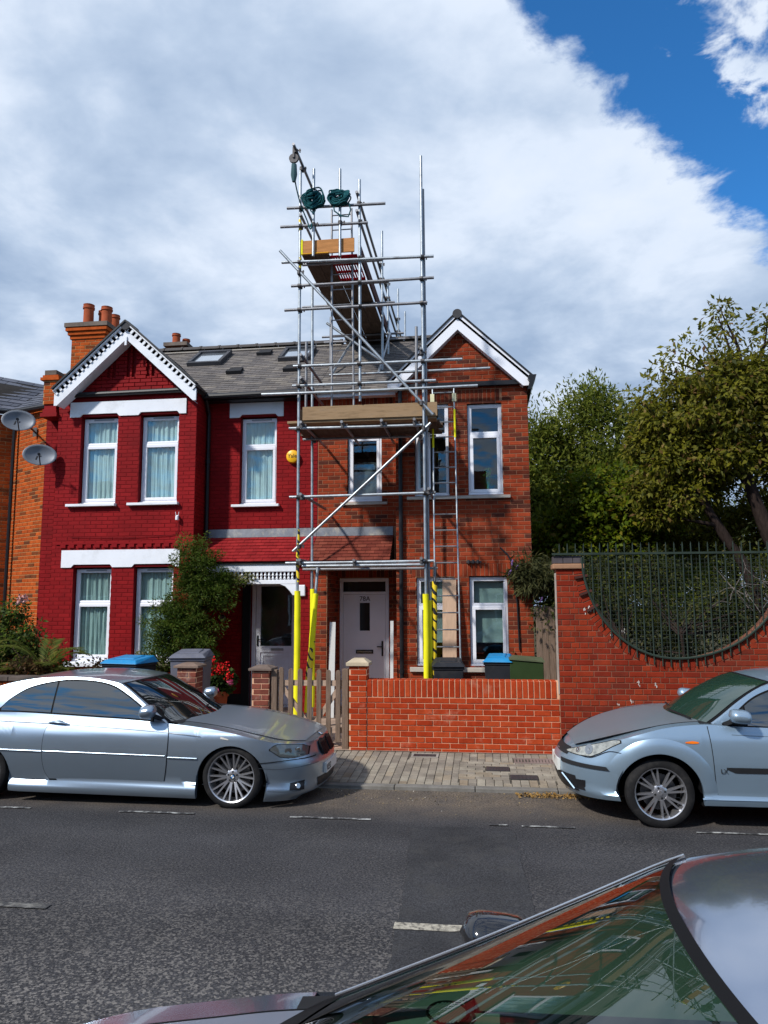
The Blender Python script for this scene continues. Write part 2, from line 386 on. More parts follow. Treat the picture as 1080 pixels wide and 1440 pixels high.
# ------------------------------------------------------------------ ground
def stripes_ground():
    road = mat('asphalt', (.045, .0445, .048), rough=.88, var=.20, vscale=.9, bump=1.0, bscale=70, speck=.5, sscale=60, dirt=(.11, .105, .10), dscale=45, damt=.85, dlo=.54, dhi=.66)
    nt = road.node_tree; N = nt.nodes; L = nt.links
    # coarser, paler chippings towards the near lane (worn surface dressing), smoother by the far bay
    b = N['Principled BSDF']; src = b.inputs['Base Color'].links[0].from_socket
    g = N.new('ShaderNodeNewGeometry'); vo = N.new('ShaderNodeTexVoronoi'); vo.inputs['Scale'].default_value = 70; L.new(g.outputs['Position'], vo.inputs['Vector'])
    n2 = N.new('ShaderNodeTexNoise'); n2.inputs['Scale'].default_value = .8; n2.inputs['Detail'].default_value = 5; L.new(g.outputs['Position'], n2.inputs['Vector'])
    sp = N.new('ShaderNodeSeparateXYZ'); L.new(g.outputs['Position'], sp.inputs[0])
    mr = N.new('ShaderNodeMapRange'); L.new(sp.outputs[1], mr.inputs[0]); mr.inputs[1].default_value = 6.3; mr.inputs[2].default_value = 3.6
    ml = N.new('ShaderNodeMath'); ml.operation = 'MULTIPLY_ADD'; L.new(n2.outputs[0], ml.inputs[0]); ml.inputs[1].default_value = 1.2; ml.inputs[2].default_value = -.55
    ad = N.new('ShaderNodeMath'); ad.operation = 'ADD'; ad.use_clamp = True; L.new(mr.outputs[0], ad.inputs[0]); L.new(ml.outputs[0], ad.inputs[1])
    cr = N.new('ShaderNodeMapRange'); sc = N.new('ShaderNodeSeparateColor'); L.new(vo.outputs['Color'], sc.inputs[0]); L.new(sc.outputs[0], cr.inputs[0]); cr.inputs[1].default_value = .55; cr.inputs[2].default_value = .9
    mu = N.new('ShaderNodeMath'); mu.operation = 'MULTIPLY'; L.new(ad.outputs[0], mu.inputs[0]); L.new(cr.outputs[0], mu.inputs[1])
    mx = N.new('ShaderNodeMix'); mx.data_type = 'RGBA'; L.new(mu.outputs[0], mx.inputs[0]); L.new(src, mx.inputs[6]); mx.inputs[7].default_value = (.17, .158, .148, 1)
    # faint polished wheel tracks along the lanes
    mpt = N.new('ShaderNodeMapping'); mpt.inputs['Scale'].default_value = (.06, 1.15, 1); L.new(g.outputs['Position'], mpt.inputs[0]); nt_ = N.new('ShaderNodeTexNoise'); nt_.inputs['Scale'].default_value = 1.0; nt_.inputs['Detail'].default_value = 3; L.new(mpt.outputs[0], nt_.inputs['Vector'])
    tr = N.new('ShaderNodeMapRange'); L.new(nt_.outputs[0], tr.inputs[0]); tr.inputs[1].default_value = .3; tr.inputs[2].default_value = .7; tr.inputs[3].default_value = .84; tr.inputs[4].default_value = 1.16
    ts = N.new('ShaderNodeVectorMath'); ts.operation = 'SCALE'; L.new(mx.outputs[2], ts.inputs[0]); L.new(tr.outputs[0], ts.inputs['Scale'])
    # sand and grit washed against the far kerb
    g1 = N.new('ShaderNodeMapRange'); g1.interpolation_type = 'SMOOTHSTEP'; L.new(sp.outputs[1], g1.inputs[0]); g1.inputs[1].default_value = 7.35; g1.inputs[2].default_value = 8.35
    n3 = N.new('ShaderNodeTexNoise'); n3.inputs['Scale'].default_value = 2.6; n3.inputs['Detail'].default_value = 8; n3.inputs['Roughness'].default_value = .7; L.new(g.outputs['Position'], n3.inputs['Vector'])
    n4 = N.new('ShaderNodeTexNoise'); n4.inputs['Scale'].default_value = 55; n4.inputs['Detail'].default_value = 3; L.new(g.outputs['Position'], n4.inputs['Vector'])
    m1 = N.new('ShaderNodeMath'); m1.operation = 'MULTIPLY_ADD'; L.new(n3.outputs[0], m1.inputs[0]); m1.inputs[1].default_value = 2.4; m1.inputs[2].default_value = -.42; m1.use_clamp = True
    m2 = N.new('ShaderNodeMath'); m2.operation = 'MULTIPLY'; L.new(g1.outputs[0], m2.inputs[0]); L.new(m1.outputs[0], m2.inputs[1])
    c2 = N.new('ShaderNodeValToRGB'); L.new(n4.outputs[0], c2.inputs[0]); e = c2.color_ramp.elements; e[0].position = .35; e[0].color = (.070, .057, .046, 1); e[1].position = .65; e[1].color = (.185, .15, .118, 1)
    m3 = N.new('ShaderNodeMix'); m3.data_type = 'RGBA'; L.new(m2.outputs[0], m3.inputs[0]); L.new(ts.outputs[0], m3.inputs[6]); L.new(c2.outputs[0], m3.inputs[7])
    L.new(m3.outputs[2], b.inputs['Base Color'])
    mb = MB(); mb.grid([[(-400, -60, 0), (400, -60, 0)], [(-400, 8.74, 0), (400, 8.74, 0)]]); rd = mb.build('road', road, kind='structure')
    far = MB(); far.grid([[(-400, 8.80, -.05), (400, 8.80, -.05)], [(-400, 400, -.05), (400, 400, -.05)]])
    far.build('ground', mat('soil', (.06, .05, .035), rough=.95, var=.3), kind='structure')
    patch = mat('asphalt_patch', (.043, .043, .046), rough=.88, var=.2, vscale=1.2, bump=.5, bscale=120, speck=.45, sscale=90, dirt=(.062, .06, .058), dscale=3.2, damt=.6)
    mb = MB(); pts = [(-.70, 7.36), (-.15, 7.40), (.25, 7.34), (.29, 6.3), (.33, 5.3), (.37, 3.2), (.40, 1.0), (-.52, 1.0), (-.55, 3.0), (-.57, 4.3), (-.62, 5.8)]
    pts = [(a[0]+(b[0]-a[0])*k/14+rng.uniform(-.012, .012), a[1]+(b[1]-a[1])*k/14+rng.uniform(-.012, .012)) for a, b in zip(pts, pts[1:]+pts[:1]) for k in range(14)]; mb.add([(x, y, .004) for x, y in pts], [tuple(range(len(pts)))]); mb.build('road_patch', patch, rd)
    wp = mat('road_paint', (.34, .34, .33), rough=.85, var=.3, vscale=14, dirt=(.05, .05, .052), dscale=11, damt=1.0, dlo=.40, dhi=.56)
    yp = mat('road_paint_old', (.36, .33, .27), rough=.8, var=.3, vscale=25, dirt=(.07, .065, .06), dscale=26, damt=.95, dlo=.46, dhi=.62)
    for x0, x1, yy, w, m in [(-3.72, -2.92, 7.53, .045, wp), (-1.93, -1.12, 7.53, .045, wp), (.02, .20, 7.49, .04, wp), (.33, .82, 7.48, .04, wp), (1.9, 2.7, 7.47, .045, wp), (-5.5, -4.7, 7.54, .045, wp),
                         (-.615, .40, 5.15, .10, yp), (-4.6, -3.05, 5.17, .08, mat('road_paint_worn', (.15, .145, .135), rough=.85, var=.35, vscale=12, dirt=(.055, .055, .057), dscale=14, damt=1.0, dlo=.40, dhi=.56))]:
        mb = MB(); z = .009; k = 12
        mb.grid([[(x0+(x1-x0)*i/k, yy-w/2+rng.uniform(-.004, .004), z) for i in range(k+1)], [(x0+(x1-x0)*i/k, yy+w/2+rng.uniform(-.004, .004), z) for i in range(k+1)]])
        mb.build('road_marking', m, rd)
    # low kerb
    km = mat('kerb_stone', (.17, .16, .145), rough=.9, var=.2, bump=.3, dirt=(.09, .082, .07), dscale=3, damt=.6)
    kb = bpy.data.objects.new('kerb', None); COL.objects.link(kb); kb.location = (0, 8.8, 0); WORLDROOT['kerb'] = Vector(kb.location); kb['kind'] = 'structure'
    x = -12.
    while x < 12:
        MB().box(x+.004, x+.91, 8.745+rng.uniform(-.004, .004), 8.87, -.06, .042+rng.uniform(-.003, .003)).build('kerb_stone', km, kb, bevel=.008); x += .914
    # sloping block pavement
    pb = mat('paving_bed', (.085, .075, .06), rough=.95, var=.3)
    O = Vector((0, 8.875, .042)); V = (Vector((0, 10.36, .112))-O).normalized(); Ln = (Vector((0, 10.36, .112))-O).length
    mb = MB(); q = O+V*Ln
    mb.grid([[(-60, O.y, O.z-.008), (60, O.y, O.z-.008)], [(-60, q.y, q.z-.008), (60, q.y, q.z-.008)]]); pv = mb.build('pavement', pb, kind='structure')
    P = pair('paving_block', [(0., (.18, .157, .13)), (.4, (.235, .205, .165)), (.8, (.28, .25, .20)), (1., (.24, .19, .135))], rough=.92, var=.2, vscale=6, bump=.3, speck=.15, dirt=(.095, .08, .062), dscale=2.2, damt=.55)
    rects = []; j = .006
    holes = [(-.98, 1.20, -.60, 1.41), (.0, .62, .30, .83), (.28, .28, .62, .48), (.35, 1.02, 1.9, 1.28)]
    x = -7.5; i = 0
    while x < 4.2:
        herring = -.35 < x < .85
        v = -.10*(i % 2)
        while v < Ln:
            r = (x+j/2, max(v+j/2, 0), x+.1-j/2, min(v+.2-j/2, Ln-.003))
            if r[3]-r[1] > .02: rects += subtract(r, holes)
            v += .2
        x += .1; i += 1
    # a few courses relaid crosswise beside the covers
    ins = [(-.32, .26, .82, 1.02)]
    rects = [q for r in rects for q in subtract(r, ins)]
    v = .26; k = 0
    while v < 1.0:
        x = -.32-(.1 if k % 2 else 0)
        while x < .82:
            r = (max(x+j/2, -.32), v+j/2, min(x+.2-j/2, .82), v+.1-j/2)
            if r[2]-r[0] > .02: rects += subtract(r, holes)
            x += .2
        v += .1; k += 1
    rects = [q for q in rects if (q[2]-q[0]) > .018 and q[3]-q[1] > .018]
    lay(pv, 'paving_block', rects, O, (1, 0, 0), V, P[0], P[1], 'paving_blocks', proud=.0, depth=.05, c=.004, limit=300, jit=.003, rot=.006)
    iron = mat('cast_iron', (.055, .055, .058), rough=.6, metal=.5, var=.2, bump=.6, bscale=60)
    fr = mat('cover_frame', (.26, .24, .21), rough=.8, var=.2)
    def cover(x0, v0, x1, v1, label, f=.0):
        c = O+V*((v0+v1)/2); r = root('access_cover', (c.x+(x0+x1)/2, c.y, c.z), label, 'manhole cover', 'access covers in the pavement')
        a = math.atan2(V.z, V.y)
        def at(u, v, h): p = O+V*v; return (u, p.y-math.sin(a)*h, p.z+math.cos(a)*h)
        def slab(mb, a0, b0, a1, b1, h0, h1): mb.hexa([at(a0, b0, h0), at(a1, b0, h0), at(a1, b1, h0), at(a0, b1, h0)], [at(a0, b0, h1), at(a1, b0, h1), at(a1, b1, h1), at(a0, b1, h1)])
        mb = MB(); slab(mb, x0+.03, v0+.025, x1-.03, v1-.025, -.02, .003)
        for k in range(6): u = x0+.04+(x1-x0-.1)*k/5; slab(mb, u, v0+.035, u+.012, v1-.035, .003, .006)
        mb.build('lid', iron, r)
        mb = MB()
        for q in subtract((x0, v0, x1, v1), [(x0+.03, v0+.025, x1-.03, v1-.025)]): slab(mb, *q, -.02, .005)
        mb.build('frame', fr if f else iron, r)
    cover(-.97, 1.21, -.61, 1.40, 'pale framed grey access cover in the paving close to the garden wall', 1)
    cover(.01, .63, .29, .82, 'dark square access cover in the paving, farther from the kerb of two neighbours')
    cover(.29, .29, .61, .47, 'dark square access cover in the paving, nearest the kerb')
    # drain channel at the foot of the wall
    dr = root('drain_channel', (1.1, 10.0, .09), 'pinkish slotted drain channel in the paving along the wall foot', 'drain')
    dm = mat('channel_concrete', (.20, .15, .135), rough=.9, var=.25)
    a = math.atan2(V.z, V.y)
    def at(u, v, h): p = O+V*v; return (u, p.y-math.sin(a)*h, p.z+math.cos(a)*h)
    mb = MB()
    mb.hexa([at(.36, 1.03, -.02), at(1.9, 1.03, -.02), at(1.9, 1.07, -.02), at(.36, 1.07, -.02)], [at(.36, 1.03, .004), at(1.9, 1.03, .004), at(1.9, 1.07, .004), at(.36, 1.07, .004)])
    mb.hexa([at(.36, 1.23, -.02), at(1.9, 1.23, -.02), at(1.9, 1.27, -.02), at(.36, 1.27, -.02)], [at(.36, 1.23, .004), at(1.9, 1.23, .004), at(1.9, 1.27, .004), at(.36, 1.27, .004)])
    mb.hexa([at(.36, 1.07, -.02), at(1.9, 1.07, -.02), at(1.9, 1.23, -.02), at(.36, 1.23, -.02)], [at(.36, 1.07, -.014), at(1.9, 1.07, -.014), at(1.9, 1.23, -.014), at(.36, 1.23, -.014)])
    mb.build('channel', dm, dr)
    for k in range(38):
        u = .37+k*.04; mb = MB(); w = .028 if k > 4 else .018
        mb.hexa([at(u, 1.07, -.01), at(u+w, 1.07, -.01), at(u+w, 1.23, -.01), at(u, 1.23, -.01)], [at(u, 1.07, .002), at(u+w, 1.07, .002), at(u+w, 1.23, .002), at(u, 1.23, .002)])
        mb.build('grate_bar', dm, dr)
    # front gardens and path, at house level
    gm = mat('garden_paving', (.30, .22, .17), rough=.9, var=.25, vscale=3, bump=.2)
    MB().grid([[(-12, 10.36, .118), (.98, 10.36, .118)], [(-12, 14.3, .15), (.98, 14.3, .15)]]).build('garden_path', gm, kind='structure')
    # path slabs behind the gate
    gp = bpy.data.objects['garden_path']; S = pair('path_slab', [(0., (.34, .22, .165)), (1., (.44, .31, .24))], rough=.9, var=.2, bump=.2)
    rc = []
    for a in range(8):
        for b in range(9): rc.append((-3.0+a*.155-(.07 if b % 2 else 0), .08+b*.155, -3.0+a*.155+.147-(.07 if b % 2 else 0), .08+b*.155+.147))
    lay(gp, 'path_slab', rc, (0, 10.4, .124), (1, 0, 0), Vector((0, 3.9, .032)).normalized(), S[0], S[1], 'path_slabs', proud=.0, depth=.03, c=.004)
    # grounds east of the houses (behind the big wall)
    MB().grid([[(.98, 10.3, .09), (60, 10.3, .09)], [(.98, 60, .3), (60, 60, .3)]]).build('verge', mat('leafmould', (.05, .045, .025), rough=.95, var=.4), kind='structure')
stripes_ground()

# ------------------------------------------------------------------ windows
def rect_ring(mb, x0, x1, z0, z1, w, y0, y1, wb=None, wt=None):
    wb = wb or w; wt = wt or w
    mb.box(x0, x1, y0, y1, z0, z0+wb); mb.box(x0, x1, y0, y1, z1-wt, z1); mb.box(x0, x0+w, y0, y1, z0+wb, z1-wt); mb.box(x1-w, x1, y0, y1, z0+wb, z1-wt)
def curtain(win, x0, x1, z0, z1, y, m, gap=.0, seed=0, name='curtain', amp=.017):
    rr = random.Random(seed); n = 60; rows = []
    ph = [rr.random()*6.28 for _ in range(4)]; frq = rr.random()
    for k in range(7):
        z = z0+(z1-z0)*k/6; row = []
        for i in range(n+1):
            u = i/n; spread = 1+.12*(k/6-.5)
            x = x0+(x1-x0)*(u*(1-gap) if u < .5 else 1-(1-u)*(1-gap))
            yy = y+amp*math.sin(u*(34+24*frq)*spread+ph[0])+.6*amp*math.sin(u*(14+12*frq)+ph[1]+k*.15)+.5*amp*math.sin(u*90+ph[2])
            row.append((x, yy, z))
        rows.append(row)
    mb = MB(); mb.grid(rows); return mb.build(name, m, win, smooth=True, ang=80)
def window(parent, x0, x1, z0, z1, y, ztr, fill='curtain', seed=0, vent=True, sash=True, glass=None, label=None, y_sash=-.010):
    glass = glass or GLASS
    mb = MB(); f = .052; rect_ring(mb, x0, x1, z0, z1, f, y, y+.07)
    if ztr: mb.box(x0+f, x1-f, y, y+.07, ztr-.03, ztr+.03)
    mb.box(x0-.01, x1+.01, y-.035, y-.002, z0-.022, z0+.018)            # cill nose
    win = mb.build('window', UPVC, parent, bevel=.006)
    if label: win['label'] = label
    zs = ztr if ztr else z1-f+.03
    if sash:
        mb = MB(); rect_ring(mb, x0+f-.014, x1-f+.014, z0+f-.014, zs-.03+.014, .056, y+y_sash, y+.05); mb.build('sash', UPVC, win, bevel=.005)
    mb = MB(); mb.box(x0+f, x1-f, y+.030, y+.036, z0+f, zs-.03); mb.build('pane', glass, win)
    if ztr:
        mb = MB(); rect_ring(mb, x0+f, x1-f, ztr+.03, z1-f, .016, y+.010, y+.045); mb.build('glazing_bead', UPVC, win)
        mb = MB(); mb.box(x0+f, x1-f, y+.030, y+.036, ztr+.03, z1-f); mb.build('pane', glass, win)
    if vent:
        mb = MB(); c = (x0+x1)/2+.03; mb.box(c-.20, c+.20, y-.012, y+.002, z1-.040, z1-.014); mb.build('trickle_vent', mat('vent_grey', (.30, .33, .37), rough=.5), win)
    if fill == 'curtain': curtain(win, x0+.02, x1-.02, z0+.03, z1-.03, y+.085, CURT if seed < 5 or seed == 9 else CURT2, seed=seed, amp=.013+.003*(seed % 3))
    return win
def sill(parent, x0, x1, z, y0, y1, m, h=.055):
    mb = MB(); mb.hexa([(x0, y0, z-h), (x1, y0, z-h), (x1, y1, z-h), (x0, y1, z-h)], [(x0, y0, z-.012), (x1, y0, z-.012), (x1, y1, z), (x0, y1, z)])
    return mb.build('sill', m, parent, bevel=.006)
def slope_tiles(parent, name, stuff, x0, x1, O, V, Ln, cw, ch, m, th=.010, limit=300, xlim=None, holes=()):
    rects = []; n = int(Ln/ch)+1
    for i in range(n):
        v0 = i*ch; v1 = min(v0+ch+.004, Ln)
        if v1-v0 < .03: continue
        a, b = xlim(v0+ch/2) if xlim else (x0, x1)
        x = x0-(cw/2 if i % 2 else 0)
        while x < b:
            r = (max(x+.0015, a), v0, min(x+cw-.0015, b), v1-.002)
            if r[2]-r[0] > .02: rects += [q for q in subtract(r, holes) if q[2]-q[0] > .02 and q[3]-q[1] > .02]
            x += cw
    return lay(parent, name, rects, O, (1, 0, 0), V, m[0], m[1], stuff, proud=.004, depth=.006, c=.0015, wedge=th, limit=limit, jit=.003, rot=.004)
# ------------------------------------------------------------------ houses
GZ = .15
ROOF_O = Vector((0, 13.42, 6.06)); ROOF_T = Vector((0, 16.30, 8.02)); ROOF_V = (ROOF_T-ROOF_O).normalized(); ROOF_L = (ROOF_T-ROOF_O).length
def roof_z(y): return ROOF_O.z+(y-ROOF_O.y)/(ROOF_T.y-ROOF_O.y)*(ROOF_T.z-ROOF_O.z)
def roof_block(mb, x0, x1):
    mb.hexa([(x0, 13.42, 6.03), (x1, 13.42, 6.03), (x1, 19.2, 6.03), (x0, 19.2, 6.03)], [(x0, 13.42, 6.055), (x1, 13.42, 6.055), (x1, 19.2, 6.055), (x0, 19.2, 6.055)])
    mb.prism([(13.42, 6.056), (16.30, 8.015), (19.2, 6.056)], lambda y, z: (x0, y, z), lambda y, z: (x1, y, z))
def gable_roof(parent, xc, half, z_apex, z_e, y0, y1, slope_m, over=.0):
    # two slopes running back into the main roof, each a deck with slates
    for s in (-1, 1):
        O = Vector((xc+s*half, y0, z_e)); T = Vector((xc, y0, z_apex)); V = (T-O).normalized(); Ln = (T-O).length
        mb = MB(); e = V*0.0
        n = Vector((-V.z, 0, V.x)) if s < 0 else Vector((V.z, 0, -V.x))
        if n.z < 0: n = -n
        mb.hexa([O-n*.09, T-n*.09, T-n*.09+Vector((0, y1-y0, 0)), O-n*.09+Vector((0, y1-y0, 0))], [O-n*.012, T-n*.012, T-n*.012+Vector((0, y1-y0, 0)), O-n*.012+Vector((0, y1-y0, 0))])
        rf = mb.build('gable_roof_slope', UNDER, parent)
        U = Vector((0, 1, 0)) if s > 0 else Vector((0, -1, 0))
        Oo = O if s > 0 else O+Vector((0, y1-y0, 0))
        rects = []; k = int(Ln/.13)+1
        for i in range(k):
            v0, v1 = i*.13, min(i*.13+.132, Ln)
            if v1-v0 < .03: continue
            x = -(.13 if i % 2 else 0)
            while x < y1-y0:
                r = (max(x+.002, 0), v0, min(x+.258, y1-y0), v1)
                if r[2]-r[0] > .02: rects.append(r)
                x += .26
        lay(rf, 'slate', rects, Oo, U, V, slope_m[0], slope_m[1], 'slates', proud=.0, depth=.01, c=.0015, wedge=.010, limit=90)
def ridge_tiles(parent, x0, x1, y, z, m, L=.45, r=.12):
    x = x0
    while x < x1-.05:
        e = min(x+L-.006, x1); mb = MB()
        for rr, a, b in ((r, x, e-.03), (r+.014, e-.05, e)):
            prof = [(-1, -.02)]; rows = []
            for xx in (a, b):
                rows.append([(xx, y+rr*math.cos(t), z-.03+rr*.8*math.sin(t)) for t in [math.pi*k/8 for k in range(9)]])
            mb.grid(rows)
        mb.build('ridge_tile', m, parent, smooth=True); x += L

# ============ right house: bare red brick
RH = root('brick_house', (-1.0, 13.4, GZ), 'bare red brick end of terrace house with new white windows behind the scaffolding', 'house', 'terraced houses in the row')
YB, YR, YD = 13.15, 13.70, 14.15
def rh():
    up = [(-1.15, 4.0, -.53, 5.68), (-.20, 4.0, .41, 5.65)]; lo = [(-1.14, 1.03, -.47, 2.56), (-.215, 1.03, .445, 2.57)]
    lint = [(-1.27, 5.69, .42, 5.915), (-1.22, 2.565, .50, 2.79)]
    bay = MB(); slab_with_holes(bay, -1.49, .87, GZ, 6.03, YB, YB+.22, up+lo)
    bay.box(-1.49, -1.27, YB+.22, YD+.2, GZ, 6.03); bay.box(.65, .87, YB+.22, 19.0, GZ, 6.03); bay.box(-1.26, .64, 18.8, 19.0, GZ, 6.03)
    bay.prism([(-1.42, 6.03), (.80, 6.03), (-.32, 7.06)], lambda x, z: (x, YB, z), lambda x, z: (x, YB+.2, z))
    slab_with_holes(bay, -3.04, -1.492, 2.88, 6.03, YR, YR+.22, [(-2.47, 4.0, -1.815, 5.27)])
    slab_with_holes(bay, -3.04, -1.492, GZ, 2.86, YD, YD+.2, [(-2.71, GZ, -1.75, 2.59)])
    bay.box(-3.04, -2.74, YB+.01, YD, GZ, 2.83); bay.box(-3.04, -1.492, 13.2, YD+.19, 2.83, 2.88)
    bay.box(-3.04, -2.9, YR+.22, 19, 2.9, 6.03)
    bay.build('wall', MORTAR, RH)
    fl = MB(); fl.box(-2.89, .64, 14.4, 18.7, 3.2, 3.3); fl.box(-2.89, .64, 14.4, 18.7, GZ-.05, GZ+.05); fl.box(-2.89, .64, 16.2, 16.3, GZ+.06, 3.19); fl.box(-2.89, .64, 16.2, 16.3, 3.31, 6.0)
    fl.build('interior', INNER, RH)
    hid = lambda s: (s[0] < 490 and s[1] > 940) or s[1] > 950
    b = brick_rows((-1.49, .87), GZ, 6.02, up+lo+lint, x_org=.87)
    b += brick_rows(lambda z: (-1.42+(z-6.03)*1.078, .80-(z-6.03)*1.087), 6.03, 7.03, [(-1.6, 6.0, 1.0, 6.04)], x_org=.87)
    for zz, a, e in ((5.695, -1.265, .42), (2.57, -1.215, .50)):
        x = a
        while x < e-.05: b.append((x, zz, x+.065, zz+.215)); x += .075
    lay(RH, 'brick', b, (0, YB, 0), (1, 0, 0), (0, 0, 1), BR[0], BR[1], 'brickwork', limit=215, hide=hid)
    b = brick_rows((-3.03, -1.492), 3.53, 6.02, [(-2.47, 3.9, -1.815, 5.27), (-2.54, 5.28, -1.75, 5.5), (-3.1, 5.80, -1.4, 6.1)], x_org=-1.49)
    x = -3.02
    while x < -1.55: b.append((x, 5.805, x+.065, 6.02)); x += .075
    x = -2.53
    while x < -1.79: b.append((x, 5.285, x+.065, 5.495)); x += .075
    lay(RH, 'brick', b, (0, YR, 0), (1, 0, 0), (0, 0, 1), BR[0], BR[1], 'brickwork', limit=60)
    b = brick_rows((-3.03, -2.75), GZ, 2.82, [], x_org=-2.75)
    lay(RH, 'brick', b, (0, YB+.01, 0), (1, 0, 0), (0, 0, 1), BR[0], BR[1], 'brickwork', limit=25, hide=hid)
    b = brick_rows((YB+.02, YD-.01), GZ, 2.82, [], x_org=YB)
    lay(RH, 'brick', b, (-2.74, 0, 0), (0, 1, 0), (0, 0, 1), BR[0], BR[1], 'brickwork', limit=0)
    b = brick_rows((-2.74, -1.5), GZ, 2.59, [(-2.71, 0, -1.75, 2.59)])
    x = -2.73
    while x < -1.55: b.append((x, 2.6, x+.065, 2.81)); x += .075
    lay(RH, 'brick', b, (0, YD, 0), (1, 0, 0), (0, 0, 1), BR[0], BR[1], 'brickwork', limit=0)
    b = brick_rows((YB+.23, 19.0), GZ, 6.02, [], x_org=YB)
    lay(RH, 'brick', b, (.87, 0, 0), (0, 1, 0), (0, 0, 1), BR[0], BR[1], 'brickwork', limit=0)
    # windows
    w = window(RH, -1.14, -.54, 4.01, 5.67, YB+.05, 5.10, fill=None, vent=False, sash=False, glass=GLASS_D, label='upper window with its casement open')
    mb = MB()                                                          # the casement swung out on its left hinge
    a = R(62); c, s_ = math.cos(a), -math.sin(a); hx, hy = -1.10, YB+.03
    def P(u, v, z): return (hx+u*c-v*s_, hy+u*s_+v*c, z)
    def bar(u0, u1, z0, z1): mb.hexa([P(u0, -.02, z0), P(u1, -.02, z0), P(u1, .03, z0), P(u0, .03, z0)], [P(u0, -.02, z1), P(u1, -.02, z1), P(u1, .03, z1), P(u0, .03, z1)])
    bar(0, .5, 4.06, 4.12); bar(0, .5, 5.0, 5.06); bar(0, .06, 4.12, 5.0); bar(.44, .5, 4.12, 5.0)
    mb.build('sash', UPVC, w)
    MB().hexa([P(.06, 0, 4.12), P(.44, 0, 4.12), P(.44, .006, 4.12), P(.06, .006, 4.12)], [P(.06, 0, 5.0), P(.44, 0, 5.0), P(.44, .006, 5.0), P(.06, .006, 5.0)]).build('pane', GLASS_D, w)
    w = window(RH, -.195, .41, 4.01, 5.645, YB+.05, 5.10, fill=None, vent=False, glass=GLASS_D, label='upper window with a house plant inside')
    mb = MB()
    for k in range(26):
        a = rng.random()*6.28; t = rng.uniform(.1, 1); p = Vector((.15, YB+.3, 4.12)); q = p+Vector((math.cos(a)*.15*t, math.sin(a)*.10*t, .38*(1-t*.5)+rng.uniform(-.05, .08)))
        d = Vector((math.cos(a), math.sin(a), -.4))*.06; n = d.cross(Vector((0, 0, 1))).normalized()*.025
        mb.add([q, q+d*.5+n, q+d, q+d*.5-n], [(0, 1, 2, 3)]); mb.tube([p, q], .004, 5)
    mb.build('house_plant', mat('plant_green', (.08, .22, .03), rough=.5), w)
    for x0, x1, sd_ in ((-1.135, -.475, 3), (-.21, .44, 4)):
        w = window(RH, x0, x1, 1.04, 2.555, YB+.05, 2.06, fill=None, vent=False, glass=GLASS_D)
        MB().box(x0+.03, x1-.03, YB+.17, YB+.175, 1.42, 2.54).build('blind', BLIND, w)
    w = window(RH, -2.46, -1.825, 4.01, 5.26, YR+.05, None, fill=None, vent=False, glass=GLASS_D, label='landing window with a quilted panel imitating a lattice reflection behind the glass')
    sh = mat('lattice_reflection', (.10, .11, .12), rough=.8)
    mb = MB(); rows = []
    for k in range(13):
        rows.append([(-2.40+i*.05, YR+.24+.035*math.sin((i+k)*1.3)+.03*math.sin((i-k)*1.0), 4.05+k*.062) for i in range(12)])
    mb.grid(rows); mb.build('sheet', sh, w, smooth=True, ang=80)  # wavy dark panel stands in for the lattice reflected in the pane
    sill(RH, -1.29, .53, 3.995, YB-.07, YB+.10, STONE, .065); sill(RH, -2.59, -1.71, 3.995, YR-.06, YR+.10, STONE, .06)
    sill(RH, -1.26, -.36, 1.015, YB-.07, YB+.10, STONE, .085); sill(RH, -.35, .55, 1.015, YB-.07, YB+.10, STONE, .085)
    # front door
    y = YD+.03; mb = MB(); rect_ring(mb, -2.705, -1.755, GZ, 2.585, .065, y, y+.08, wb=.04); mb.box(-2.64, -1.82, y, y+.08, 2.28, 2.33)
    dr = mb.build('door', UPVC, RH, bevel=.006)
    MB().box(-2.64, -1.82, y+.03, y+.035, 2.33, 2.52).build('fanlight', mat('dark_glass', (.015, .02, .02), rough=.04), dr)
    mb = MB()
    for q in subtract((-2.635, GZ+.045, -1.825, 2.275), [(-2.325, 1.585, -2.115, 2.125)]): mb.box(q[0], q[2], y+.015, y+.06, q[1], q[3])
    rect_ring(mb, -2.34, -2.10, 1.57, 2.14, .022, y+.002, y+.02); rect_ring(mb, -2.50, -1.95, .32, 1.02, .012, y+.008, y+.02)
    mb.build('leaf', UPVC, dr)
    MB().box(-2.318, -2.122, y+.04, y+.045, 1.59, 2.12).build('pane', mat('dark_glass', None), dr)
    mb = MB(); mb.box(-2.39, -2.06, y-.003, y+.014, 1.165, 1.235); mb.box(-2.37, -2.08, y-.008, y-.002, 1.185, 1.215, 1); mb.build('letter_plate', [mat('letter_black', (.02, .02, .022), rough=.35), mat('chrome', (.5, .5, .5), rough=.2, metal=1)], dr)
    mb = MB(); mb.box(-1.90, -1.87, y-.004, y+.014, 1.12, 1.40); mb.box(-1.985, -1.88, y-.035, y-.018, 1.285, 1.305); mb.box(-1.892, -1.878, y-.02, y, 1.285, 1.305); mb.build('handle', mat('handle_dark', (.03, .03, .03), rough=.3, metal=.6), dr)
    text('house_number', '78A', .125, mat('number_black', (.03, .03, .03), rough=.4), dr, Matrix.Translation((-2.22, y+.011, 2.155)) @ Matrix.Rotation(R(90), 4, 'X'), 'CENTER', .003)
    MB().box(-2.74, -1.70, 13.9, YD+.06, GZ-.02, GZ+.04).build('doorstep', mat('step_stone', (.30, .25, .21), rough=.9, var=.2), RH)
    # roof, verge boards, gutters
    HX = -.40                                                          # the far end is hipped
